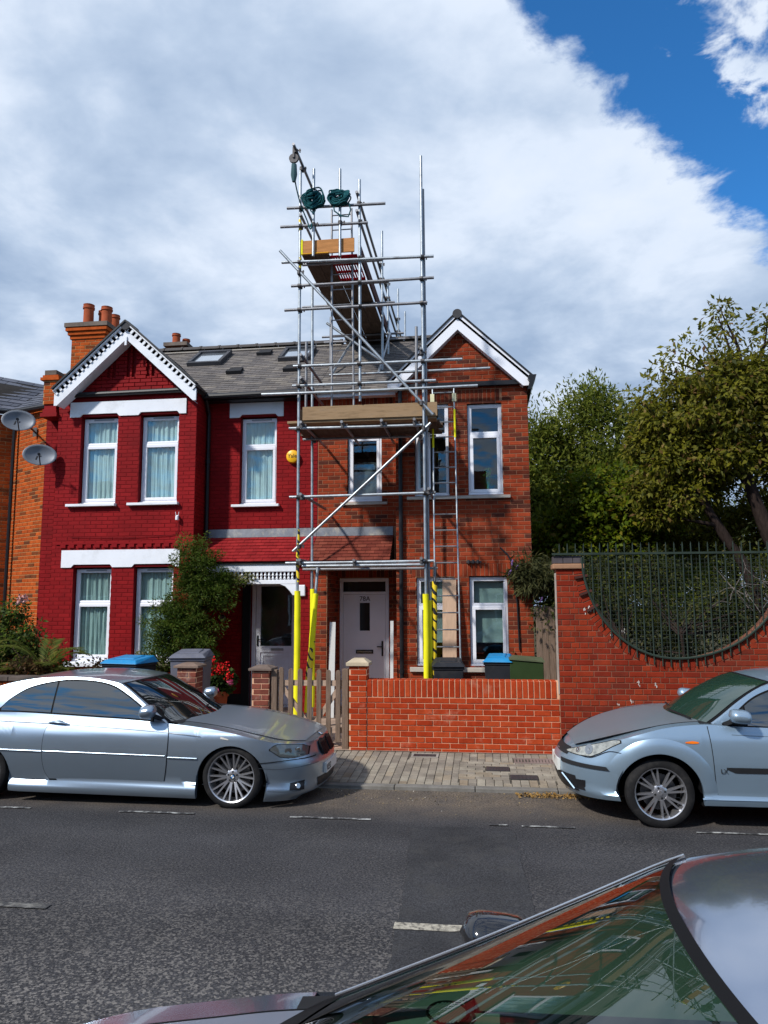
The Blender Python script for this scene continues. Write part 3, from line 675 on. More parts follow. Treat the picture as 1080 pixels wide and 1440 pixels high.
    mb = MB(); mb.add([(-3.04, 13.42, 6.05), (.95, 13.42, 6.05), (.95, 19.2, 6.05), (-3.04, 19.2, 6.05), (-3.04, 16.3, 8.012), (HX, 16.3, 8.012)], [(0, 1, 5, 4), (1, 2, 5), (2, 3, 4, 5), (3, 0, 4), (0, 3, 2, 1)])
    rf = mb.build('roof', UNDER, RH)
    slope_tiles(rf, 'slate', 'slates', -3.04, .93, ROOF_O, ROOF_V, ROOF_L, .26, .13, SLATE, limit=130, xlim=lambda v: (-3.04, .95+(HX-.95)*v/ROOF_L))
    ridge_tiles(rf, -3.0, HX, 16.3, 8.06, mat('ridge_clay', (.085, .078, .075), rough=.8, var=.2))
    for k in range(9):
        p, q = Vector((.95, 13.42, 6.09)).lerp(Vector((HX, 16.3, 8.05)), k/9), Vector((.95, 13.42, 6.09)).lerp(Vector((HX, 16.3, 8.05)), (k+.96)/9)
        mb = MB(); mb.tube([p, q], [.085, .075], 10); mb.build('hip_tile', mat('ridge_clay', None), rf, smooth=True)
    U_ = Vector((0, 1, 0)); Vh = Vector((HX-.95, 0, 1.962)); Lh = Vh.length; rects = []
    for i in range(int(Lh/.13)+1):
        v0, v1 = i*.13, min(i*.13+.132, Lh); t = (v0+.06)/Lh; a, b_ = 2.88*t, 5.78-2.88*t; x = a-(.13 if i % 2 else 0)
        while x < b_:
            r = (max(x+.002, a), v0, min(x+.258, b_), v1); x += .26
            if r[2]-r[0] > .02 and v1-v0 > .03: rects.append(r)
    lay(rf, 'slate', rects, (.95, 13.42, 6.05), U_, Vh.normalized(), SLATE[0], SLATE[1], 'slates', proud=.006, depth=.006, c=.0015, wedge=.01, limit=10)
    gable_roof(RH, -.34, 1.28, 7.31, 6.10, 12.98, 15.4, SLATE)
    # white verge boards
    for s in (-1, 1):
        xe = -.34+s*1.275; fr = lambda u, v: (u, 12.98, v); bk = lambda u, v: (u, 13.01, v)
        poly = [(-.34, 7.285), (xe, 6.085), (xe, 5.90), (xe-s*.14, 5.90), (-.34, 6.985)]
        mb = MB(); mb.prism(poly, fr, bk); mb.build('verge_board', UPVC, RH)
        mb = MB(); mb.prism([(-.34, 7.29), (xe, 6.09), (xe, 6.035), (-.34, 7.235)], lambda u, v: (u, 12.965, v), lambda u, v: (u, 12.978, v)); mb.build('verge_trim', UPVC, RH)
        mb = MB(); p = Vector((xe-s*.14, 0, 5.90)); q = Vector((-.34, 0, 6.985))
        mb.add([(p.x, 13.01, p.z), (q.x, 13.01, q.z), (q.x, YB-.002, q.z), (p.x, YB-.002, p.z)], [(0, 1, 2, 3)]); mb.build('soffit', UPVC, RH)
        # dry verge line
        mb = MB(); mb.bar((xe+s*.02, 12.975, 6.075), (-.34, 12.975, 7.315), .06, .03, up=(0, 0, 1)); mb.build('verge_edge', BLACK, RH)
    mb = MB(); M = Matrix.Translation((-.34, 12.94, 7.27)) @ Matrix.Rotation(R(-90), 4, 'X'); mb.lathe([(.0, 0), (.085, 0), (.085, .3), (0, .3)], 16, M); mb.build('ridge_cap', mat('cap_grey', (.06, .06, .063), rough=.7), RH, smooth=True)
    MB().box(-1.36, .78, YB-.10, YB-.012, 5.955, 6.035).build('fascia', BLACK, RH)
    mb = MB(); mb.box(-3.02, -1.50, YR-.20, YR-.16, 5.98, 6.10); mb.build('eaves_board', UPVC, RH)
    MB().box(-3.02, -1.50, YR-.16, YR-.01, 5.985, 6.01).build('eaves_soffit', UPVC, RH)
    mb = MB(); mb.tube([(.93, 12.86, 6.01), (.93, 19, 6.03)], .06, 10); mb.hexa([(.86, 12.86, 5.80), (.92, 12.86, 5.80), (.92, 13.3, 5.80), (.86, 13.3, 5.80)], [(.93, 12.86, 6.06), (1.02, 12.86, 6.06), (1.02, 13.3, 6.06), (.93, 13.3, 6.06)]); mb.build('gutter', BLACK, RH)
    mb = MB(); mb.tube([(-1.40, YB-.06, 6.0), (-1.40, YB-.06, .2)], .036, 10); 
    for z in (5.6, 4.4, 3.2, 2.0, .9): mb.tube([(-1.40, YB-.06, z), (-1.40, YB-.06, z+.06)], .047, 10)
    mb.build('drainpipe', BLACK, RH, smooth=True)
    mb = MB(); mb.tube([(-1.41, YB-.05, 2.70), (-1.65, YB-.08, 2.82)], .03, 8); mb.build('gutter_outlet', BLACK, RH, smooth=True)
    # canopy over the porch
    O = Vector((0, 13.06, 2.86)); T = Vector((0, YR-.003, 3.37)); V = (T-O).normalized(); Ln = (T-O).length
    mb = MB(); mb.prism([(13.08, 2.84), (YR-.004, 3.35), (YR-.004, 2.885), (13.08, 2.82)], lambda y, z: (-3.05, y, z), lambda y, z: (-1.60, y, z)); cn = mb.build('canopy', UNDER, RH)
    slope_tiles(cn, 'roof_tile', 'roof_tiles', -3.05, -1.60, O, V, Ln, .165, .10, TILE_T, th=.014)
    MB().hexa([(-3.05, YR-.035, 3.36), (-1.61, YR-.035, 3.36), (-1.61, YR-.008, 3.36), (-3.05, YR-.008, 3.36)], [(-3.05, YR-.02, 3.52), (-1.61, YR-.02, 3.52), (-1.61, YR-.008, 3.52), (-3.05, YR-.008, 3.52)]).build('flashing', LEAD, RH)
    mb = MB(); mb.add([(-1.60, 13.10, 2.98), (-1.50, YB-.014, 3.10), (-1.585, YB-.014, 3.0), (-1.60, 13.2, 2.95)], [(0, 1, 2, 3)]); mb.build('flashing_corner', LEAD, RH)
    MB().box(-3.05, -1.62, 13.02, 13.07, 2.76, 2.84).build('canopy_fascia', mat('fascia_brown', (.06, .02, .015), rough=.6), RH)
    # wall cable and pipe stubs
    mb = MB(); mb.tube([(.33, YB-.03, 3.06), (.45, YB-.04, 2.94), (.52, YB-.04, 2.80), (.53, YB-.04, 2.6), (.60, YB-.03, 2.1), (.62, YB-.03, 1.3)], .015, 6); mb.build('cable', BLACK, RH, smooth=True)
    # alarm / flue studs next to the ladder
    mb = MB(); mb.box(-.26, .0, YB-.05, YB-.005, 2.80, 2.83); [mb.tube([(-.22+k*.08, YB-.06, 2.79), (-.22+k*.08, YB-.06, 2.85)], .022, 8) for k in range(3)]; mb.build('pipe_clip', COUP, RH)
rh()

# ============ left house: red painted brick
LH = root('painted_house', (-5.6, 13.4, GZ), 'crimson painted brick terraced house with white bands and net curtains', 'house', 'terraced houses in the row')
def band(parent, x0, x1, z0, z1, y, wins, name='lintel_band'):
    poly = [(x0, z1), (x0, z0)]
    for a, b in wins: poly += [(a, z0), (a+.05, z0+.055), (b-.05, z0+.055), (b, z0)]
    poly += [(x1, z0), (x1, z1)]
    # strips between vertical cuts keep every face convex
    mb = MB(); xs = sorted(set(p[0] for p in poly)); low = sorted(poly[1:-1])
    for a, b in zip(xs, xs[1:]):
        za, zb = interp(low, a+1e-6), interp(low, b-1e-6)
        mb.hexa([(a, y-.03, za), (b, y-.03, zb), (b, y+.2, zb), (a, y+.2, za)], [(a, y-.03, z1), (b, y-.03, z1), (b, y+.2, z1), (a, y+.2, z1)])
    return mb.build(name, WHITE, parent, doubles=True)
def lh():
    up = [(-7.55, 4.0, -6.81, 5.69), (-6.36, 4.0, -5.60, 5.69)]; lo = [(-7.58, 1.06, -6.83, 2.80), (-6.38, 1.06, -5.62, 2.80)]
    ub = (-7.78, 5.685, -5.45, 5.965); lb = (-7.82, 2.80, -5.50, 3.12)
    w = MB(); slab_with_holes(w, -8.03, -5.25, GZ, 6.05, YB, YB+.22, [(a[0]-.004, a[1], a[2]+.004, a[3]) for a in up+lo])
    w.box(-5.47, -5.25, YB+.22, YD+.2, GZ, 6.05); w.box(-8.03, -7.81, YB+.22, 19, GZ, 6.05); w.box(-8.46, -8.032, 13.45, 13.65, GZ, 5.72)
    w.prism([(-7.93, 6.05), (-5.20, 6.05), (-6.55, 7.14)], lambda x, z: (x, YB, z), lambda x, z: (x, YB+.2, z))
    slab_with_holes(w, -5.248, -3.045, 2.88, 6.05, YR, YR+.22, [(-4.575, 4.0, -3.855, 5.72)])
    slab_with_holes(w, -5.248, -3.045, GZ, 2.86, YD, YD+.2, [(-4.44, GZ, -3.47, 2.62)])
    w.box(-3.30, -3.045, YB+.01, YD, GZ, 2.83); w.box(-5.248, -3.045, 13.2, YD+.19, 2.83, 2.88); w.box(-7.8, -3.05, 18.8, 19.0, GZ, 6.05)
    w.build('wall', RED_BACK, LH)
    fl = MB(); fl.box(-7.80, -3.06, 14.4, 18.7, 3.2, 3.3); fl.box(-7.80, -3.06, 14.4, 18.7, GZ-.05, GZ+.05); fl.box(-7.8, -3.06, 15.2, 15.3, GZ+.06, 3.19); fl.box(-7.8, -3.06, 15.2, 15.3, 3.31, 6.0)
    fl.build('interior', INNER, LH)
    hid = lambda s: s[1] > 935 or (200 < s[0] < 320 and s[1] > 765)
    b = brick_rows((-8.03, -5.25), GZ, 6.05, up+lo+[ub, lb], x_org=-5.25)
    lay(LH, 'brick', b, (0, YB, 0), (1, 0, 0), (0, 0, 1), BP[0], BP[1], 'brickwork', limit=190, proud=.004, hide=hid, depth=.02)
    b = brick_rows((-5.24, -3.045), 3.53, 6.05, [(-4.575, 3.9, -3.855, 5.72), (-4.8, 5.70, -3.72, 5.98)], x_org=-3.045)
    lay(LH, 'brick', b, (0, YR, 0), (1, 0, 0), (0, 0, 1), BP[0], BP[1], 'brickwork', limit=90, proud=.004, depth=.02)
    b = brick_rows((YB+.01, YR-.01), 3.5, 6.05, [])+brick_rows((YB+.01, YD), GZ, 2.85, [])
    lay(LH, 'brick', b, (-5.25, 0, 0), (0, 1, 0), (0, 0, 1), BP[0], BP[1], 'brickwork', limit=0, proud=.004, depth=.02)
    b = brick_rows((-8.46, -8.04), GZ, 5.7, [])
    lay(LH, 'brick', b, (0, 13.45, 0), (1, 0, 0), (0, 0, 1), BP[0], BP[1], 'brickwork', limit=0, proud=.004, depth=.02)
    b = brick_rows((-3.29, -3.05), GZ, 2.82, [])
    lay(LH, 'brick', b, (0, YB+.01, 0), (1, 0, 0), (0, 0, 1), BP[0], BP[1], 'brickwork', limit=20, proud=.004, depth=.02)
    b = brick_rows((-5.24, -4.6), GZ, 2.85, [(-4.44, 0, -3.47, 2.62)])
    lay(LH, 'brick', b, (0, YD, 0), (1, 0, 0), (0, 0, 1), BP[0], BP[1], 'brickwork', limit=0, proud=.003, depth=.02)
    # gable brickwork stands 30 mm proud and leaves tall slots
    sl = []
    for a, e, z0, z1 in ((-7.045, -6.99, 6.42, 6.82), (-6.945, -6.88, 6.42, 6.80), (-6.655, -6.59, 6.42, 7.10), (-6.55, -6.47, 6.42, 7.10), (-6.25, -6.19, 6.42, 6.85), (-6.15, -6.07, 6.42, 6.80)): sl.append((a, z0, e, z1))
    b = brick_rows(lambda z: (-7.90+(z-6.05)*1.25, -5.22-(z-6.05)*1.25), 6.16, 7.1, sl, x_org=-5.25)
    lay(LH, 'brick', b, (0, YB, 0), (1, 0, 0), (0, 0, 1), BP[0], BP[1], 'brickwork', limit=0, proud=.045, depth=.06)
    # dentil course above the lower band
    for k in range(15): x = -7.85+k*.17; MB().box(x, x+.105, YB-.035, YB-.002, 3.165, 3.225).build('dentil', RED, LH)
    MB().box(-7.95, -5.35, YB-.025, YB-.002, 3.228, 3.262).build('string_course', RED, LH)
    band(LH, ub[0], ub[2], 5.675, ub[3], YB, [(-7.58, -6.78), (-6.40, -5.58)]); band(LH, lb[0], lb[2], 2.795, lb[3], YB, [(-7.62, -6.80), (-6.42, -5.60)])
    band(LH, -4.79, -3.72, 5.695, 5.98, YR, [(-4.60, -3.83)])
    for i, (a, b_, c, d) in enumerate(up): window(LH, a+.006, c-.006, b_+.01, d-.03, YB+.11, 5.14, seed=i)
    for i, (a, b_, c, d) in enumerate(lo): window(LH, a+.006, c-.006, b_+.03, d-.03, YB+.11, 2.14, seed=i+5)
    window(LH, -4.57, -3.86, 4.01, 5.69, YR+.11, 5.14, seed=9)
    for a, e in ((-7.76, -6.78), (-6.54, -5.55)): sill(LH, a, e, 4.0, YB-.09, YB+.12, WHITE, .06)
    for a, e in ((-7.66, -6.78), (-6.46, -5.56)): sill(LH, a, e, 1.07, YB-.09, YB+.12, WHITE, .09)
    sill(LH, -4.71, -3.78, 4.0, YR-.09, YR+.12, WHITE, .06)
    # porch door
    y = YD+.03; mb = MB(); rect_ring(mb, -4.435, -3.475, GZ, 2.61, .075, y, y+.08, wb=.04)
    dr = mb.build('door', WHITE, LH, bevel=.006)
    mb = MB(); rect_ring(mb, -4.35, -3.56, GZ+.05, 2.53, .085, y+.01, y+.06, wb=.30); mb.box(-4.265, -3.645, y+.01, y+.06, 1.18, 1.30); mb.box(-4.265, -3.645, y+.03, y+.05, .50, 1.18)
    rect_ring(mb, -4.22, -3.69, .55, 1.13, .02, y+.018, y+.031); mb.build('leaf', WHITE, dr)
    MB().box(-4.265, -3.645, y+.03, y+.036, 1.30, 2.45).build('pane', GLASS, dr)
    mb = MB(); mb.box(-4.05, -3.80, y-.003, y+.012, 1.215, 1.26); mb.build('letter_plate', mat('steel_plate', (.5, .5, .5), rough=.3, metal=.8), dr)
    mb = MB(); mb.box(-4.33, -4.30, y-.004, y+.012, 1.30, 1.50); mb.box(-4.31, -4.18, y-.04, y-.024, 1.42, 1.437); mb.box(-4.32, -4.305, y-.03, y, 1.42, 1.437); mb.build('handle', mat('handle_dark', None), dr)
    MB().box(-4.60, -4.445, YD-.06, YD-.004, GZ, 2.80).build('door_side_strip', BLACK, LH)  # plain black upright box left of the door
    MB().box(-5.24, -4.605, YD-.03, YD-.008, GZ, .40).build('plinth', BLACK, LH)
    mb = MB(); mb.lathe([(0, .05), (.05, .045), (.075, .0)], 14, Matrix.Translation((-5.02, YD-.012, 1.83)) @ Matrix.Rotation(R(90), 4, 'X')); mb.build('porch_lamp', mat('lamp_glass', (.10, .09, .09), rough=.15), LH, smooth=True)
    # valance
    MB().box(-5.2, -3.30, YB-.04, YB+.03, 2.68, 2.83).build('valance_beam', WHITE, LH, bevel=.008)
    MB().box(-5.2, -3.30, YB-.03, YB+.02, 2.46, 2.535).build('valance_rail', WHITE, LH, bevel=.006)
    x = -5.1
    while x < -3.34:
        mb = MB(); mb.lathe([(.012, 2.535), (.026, 2.56), (.014, 2.59), (.027, 2.62), (.014, 2.65), (.024, 2.68)], 8, Matrix.Translation((x, YB-.005, 0))); mb.build('baluster', WHITE, LH, smooth=True); x += .072
    pts = [(-3.30, 2.46), (-3.30, 2.26), (-3.36, 2.26), (-3.42, 2.34), (-3.50, 2.42), (-3.60, 2.46)]
    mb = MB(); mb.prism(pts, lambda u, v: (u, YB-.025, v), lambda u, v: (u, YB+.015, v)); mb.build('valance_bracket', WHITE, LH)
    MB().box(-3.26, -3.13, YB-.05, YB+.004, 2.24, 2.44).build('porch_block', WHITE, LH, bevel=.015)
    # roof
    mb = MB(); roof_block(mb, -8.28, -3.045); rf = mb.build('roof', UNDER, LH)
    slope_tiles(rf, 'slate', 'slates', -8.28, -3.045, ROOF_O, ROOF_V, ROOF_L, .26, .13, SLATE, limit=260)
    ridge_tiles(rf, -8.2, -3.05, 16.3, 8.06, mat('ridge_clay', None))
    MB().box(-8.2, -3.05, 16.1, 16.135, 7.93, 7.955).build('ridge_mortar', mat('ridge_mortar', (.36, .33, .29), rough=.9), rf)
    gable_roof(LH, -6.555, 1.42, 7.37, 6.10, 12.84, 15.5, SLATE)
    for s in (-1, 1):
        xe = -6.555+s*1.40
        poly = [(-6.555, 7.33), (xe, 6.06), (xe, 5.84), (xe-s*.06, 5.84), (-6.555, 7.075)]
        mb = MB(); mb.prism(poly, lambda u, v: (u, 12.84, v), lambda u, v: (u, 12.88, v)); mb.build('bargeboard', WHITE, LH)
        a = Vector((xe, 12.84, 6.075)); b_ = Vector((-6.555, 12.84, 7.345)); d = (b_-a); n = 17
        mb = MB(); mb.bar(a+Vector((0, -.03, .035)), b_+Vector((0, -.03, .035)), .05, .022); mb.build('verge_moulding', WHITE, LH)
        for k in range(n):
            p = a+d*((k+.35)/n); q = a+d*((k+.78)/n); o = Vector((0, -.012, -.035))
            MB().bar(p+o, q+o, .022, .085).build('dentil_block', WHITE, LH)
        mb = MB(); mb.bar(a+Vector((s*.02, -.03, .075)), b_+Vector((0, -.03, .075)), .10, .03); mb.build('verge_edge', BLACK, LH)
        mb = MB(); p = Vector((xe-s*.06, 0, 5.84)); q = Vector((-6.555, 0, 7.075)); mb.add([(p.x, 12.88, p.z), (q.x, 12.88, q.z), (q.x, YB-.05, q.z), (p.x, YB-.05, p.z)], [(0, 1, 2, 3)]); mb.build('soffit', WHITE, LH)
    MB().box(-6.575, -6.535, 12.815, 12.838, 6.95, 7.12).build('finial', WHITE, LH)
    mb = MB(); M = Matrix.Translation((-6.555, 12.78, 7.33)) @ Matrix.Rotation(R(-90), 4, 'X'); mb.lathe([(.0, 0), (.09, 0), (.09, .4), (0, .4)], 14, M); mb.build('ridge_cap', mat('cap_grey', None), LH, smooth=True)
    mb = MB(); mb.tube([(-7.78, YB-.08, 6.095), (-5.35, YB-.08, 6.115)], .05, 10); mb.build('gutter', BLACK, LH, smooth=True)
    mb = MB(); mb.tube([(-5.22, YR-.33, 6.05), (-3.05, YR-.33, 6.07)], .06, 10); mb.build('gutter', BLACK, LH, smooth=True)
    MB().box(-5.24, -3.05, YR-.24, YR-.012, 5.99, 6.028).build('eaves_soffit', BLACK, LH)
    mb = MB(); mb.tube([(-5.17, YR-.3, 6.0), (-5.19, YR-.07, 5.75), (-5.19, YR-.07, 3.3)], .036, 10); mb.tube([(-5.19, YR-.07, 4.8), (-5.19, YR-.07, 4.87)], .047, 10); mb.build('drainpipe', BLACK, LH, smooth=True)
    # skylights and vents in the roof
    def on_roof(x, y, h): p = ROOF_O+ROOF_V*((y-ROOF_O.y)/ROOF_V.y); n = Vector((0, -ROOF_V.z, ROOF_V.y)); return Vector((x, p.y, p.z))+n*h
    def rbox(mb, x0, x1, y0, y1, h0, h1): mb.hexa([on_roof(x0, y0, h0), on_roof(x1, y0, h0), on_roof(x1, y1, h0), on_roof(x0, y1, h0)], [on_roof(x0, y0, h1), on_roof(x1, y0, h1), on_roof(x1, y1, h1), on_roof(x0, y1, h1)])
    for x0, x1, y0, y1 in ((-6.32, -5.55, 15.2, 15.95), (-4.28, -3.58, 15.25, 15.95)):
        mb = MB(); rbox(mb, x0, x1, y0, y0+.07, 0, .10); rbox(mb, x0, x1, y1-.07, y1, 0, .12); rbox(mb, x0, x0+.07, y0+.07, y1-.07, 0, .11); rbox(mb, x1-.07, x1, y0+.07, y1-.07, 0, .11)
        sk = mb.build('skylight', mat('skylight_frame', (.06, .06, .065), rough=.5), LH)
        mb = MB(); rbox(mb, x0+.07, x1-.07, y0+.07, y1-.07, .03, .07); mb.build('pane', mat('skylight_glass', (.5, .55, .6), rough=.12, metal=.85), sk)
    for x, y in ((-5.05, 14.62), (-3.83, 14.62), (-4.75, 15.75)):
        mb = MB(); rbox(mb, x-.14, x+.14, y, y+.22, 0, .07); rbox(mb, x-.16, x+.16, y-.03, y+.06, .01, .085); mb.build('roof_vent', mat('vent_dark', (.03, .03, .032), rough=.7), rf)
    # canopy
    O = Vector((0, 13.06, 2.86)); T = Vector((0, YR-.003, 3.37)); V = (T-O).normalized(); Ln = (T-O).length
    mb = MB(); mb.prism([(13.08, 2.84), (YR-.004, 3.35), (YR-.004, 2.885), (13.08, 2.82)], lambda y, z: (-5.24, y, z), lambda y, z: (-3.055, y, z)); cn = mb.build('canopy', UNDER, LH)
    slope_tiles(cn, 'roof_tile', 'roof_tiles', -5.24, -3.055, O, V, Ln, .165, .10, TILE_R, th=.014)
    MB().hexa([(-5.23, YR-.035, 3.36), (-3.055, YR-.035, 3.36), (-3.055, YR-.008, 3.36), (-5.23, YR-.008, 3.36)], [(-5.23, YR-.02, 3.52), (-3.055, YR-.02, 3.52), (-3.055, YR-.008, 3.52), (-5.23, YR-.008, 3.52)]).build('flashing', LEAD, LH)
    # chimneys, pots
    def stack(x0, x1, y0, y1, z0, z1, pots, corb=True, m=BO, mm=MORTAR_O):
        mb = MB(); mb.box(x0, x1, y0, y1, z0, z1); ch = mb.build('chimney', mm, LH)
        for (O_, U_, a, e) in (((0, y0, 0), (1, 0, 0), x0, x1), ((x1, 0, 0), (0, 1, 0), y0, y1)):
            lay(ch, 'brick', brick_rows((a, e), z0, z1-.32), O_, U_, (0, 0, 1), m[0], m[1], 'brickwork', limit=70)
        for k in range(3 if corb else 1):
            g = .03+.035*k; mb = MB(); mb.box(x0-g, x1+g, y0-g, y1+g, z1-.31+k*.08, z1-.31+k*.08+.07); mb.build('corbel_course', m[1], ch)
        mb = MB(); mb.box(x0-.12, x1+.12, y0-.12, y1+.12, z1-.07, z1+.02); mb.build('chimney_cap', mat('flaunching', (.15, .12, .10), rough=.9, var=.3), ch)
        for px_, py_, h, r in pots:
            mb = MB(); mb.lathe([(r*1.0, z1), (r*.95, z1+h*.8), (r*1.12, z1+h*.82), (r*1.12, z1+h*.9), (r*.98, z1+h*.92), (r*1.08, z1+h), (r*.8, z1+h), (r*.75, z1+.1)], 18, Matrix.Translation((px_, py_, 0))); mb.build('chimney_pot', TERRA, ch, smooth=True)
    stack(-8.52, -7.80, 14.3, 15.0, 6.2, 8.00, [(-8.28, 14.5, .52, .11), (-8.06, 14.72, .45, .10), (-7.86+.02, 14.45, .42, .11), (-7.86, 14.85, .40, .10)])
    stack(-7.62, -7.25, 17.2, 17.8, 6.9, 8.56, [(-7.52, 17.35, .32, .10), (-7.36, 17.6, .26, .09)], corb=False, m=BR, mm=MORTAR)
    # corbelled pier at the party wall
    mb = MB(); mb.box(-8.34, -8.06, 13.1, 13.7, 5.95, 6.42); pr_ = mb.build('party_pier', MORTAR_O, LH)
    lay(pr_, 'brick', brick_rows((-8.34, -8.06), 5.95, 6.42), (0, 13.1, 0), (1, 0, 0), (0, 0, 1), BO[0], BO[1], 'brickwork')
    lay(pr_, 'brick', brick_rows((13.1, 13.7), 5.95, 6.42), (-8.06, 0, 0), (0, 1, 0), (0, 0, 1), BO[0], BO[1], 'brickwork')
    for k, (g, z, h) in enumerate(((.03, 5.70, .08), (.0, 5.78, .08), (-.02, 5.86, .09), (.05, 6.42, .06), (.02, 6.48, .05))):
        MB().box(-8.34-g, -8.06+g, 13.1-g, 13.75, z, z+h-.004).build('pier_course', BO[1] if k > 2 else RED, pr_)
    MB().box(-8.32, -8.08, 13.08, 13.9, 6.53, 6.62).build('pier_cap', mat('flaunching', None), pr_)
    MB().box(-8.34, -8.10, 13.7, 16.3, 5.8, 6.75).build('party_parapet', MORTAR, LH)
lh()

# ============ neighbour at the far left
NH = root('orange_brick_house', (-9.6, 14.0, GZ), 'orange brick house with a slate roof cut off by the left edge', 'house', 'terraced houses in the row')
def nh():
    A = Vector((-8.46, 13.47, 0)); B = Vector((-9.62, 14.16, 0)); Cc = Vector((-10.9, 13.0, 0)); top = 6.03
    for p, q, lim in ((B, A, 170), (Cc, B, 0)):
        U = (q-p).normalized(); Ln = (q-p).length; I = Vector((0, 0, 1)).cross(U)
        mb = MB(); mb.hexa([p, q, q+I*.25, p+I*.25], [v+Vector((0, 0, top)) for v in (p, q, q+I*.25, p+I*.25)]); mb.build('wall', MORTAR_O, NH)
        b = brick_rows((0, Ln), GZ, top, [])
        lay(NH, 'brick', b, p, U, (0, 0, 1), BO[0], BO[1], 'brickwork', limit=lim, hide=lambda s: s[1] > 850)
    # roof: two slate planes meeting over the re-entrant corner
    def plane(e0, e1, t0, t1, nm):
        e0, e1, t0, t1 = map(Vector, (e0, e1, t0, t1)); mb = MB(); mb.add([e0, e1, t1, t0], [(0, 1, 2, 3)]); rf = mb.build(nm, UNDER, NH)
        rows = 9; S = MB()
        for i in range(rows):
            a, b = i/rows, (i+1.05)/rows; k = 8
            for j in range(k):
                u0, u1 = (j+.02+(.5 if i % 2 else 0))/k, (j+.98+(.5 if i % 2 else 0))/k; u1 = min(u1, 1)
                if u0 >= 1: continue
                P = lambda u, v: (e0.lerp(e1, u)).lerp(t0.lerp(t1, u), v)
                n = (e1-e0).cross(t0-e0).normalized(); n = n if n.z > 0 else -n
                m2 = MB(); m2.hexa([P(u0, a)+n*.004, P(u1, a)+n*.004, P(u1, b), P(u0, b)], [P(u0, a)+n*.02, P(u1, a)+n*.02, P(u1, b)+n*.006, P(u0, b)+n*.006]); m2.build('slate', SLATE_B[0], rf)
    plane((-11.2, 12.75, 6.15), (-9.60, 14.0, 6.12), (-12.2, 14.6, 7.45), (-9.75, 15.6, 7.10), 'roof')
    plane((-9.60, 14.0, 6.12), (-8.36, 13.3, 6.02), (-9.75, 15.6, 7.10), (-8.36, 15.2, 6.95), 'roof')
    mb = MB(); mb.tube([(-11.2, 12.72, 6.08), (-9.60, 13.97, 6.06)], .055, 8); mb.tube([(-9.60, 13.97, 6.06), (-8.36, 13.26, 5.96)], .055, 8); mb.build('gutter', BLACK, NH, smooth=True)
    mb = MB(); mb.tube([(-9.50, 13.98, 6.0), (-9.50, 13.98, .2)], .035, 8); mb.build('drainpipe', BLACK, NH, smooth=True)
    MB().box(-11.0, -8.6, 14.6, 19, GZ, 6.0).build('rear_wall', MORTAR_O, NH)
nh()
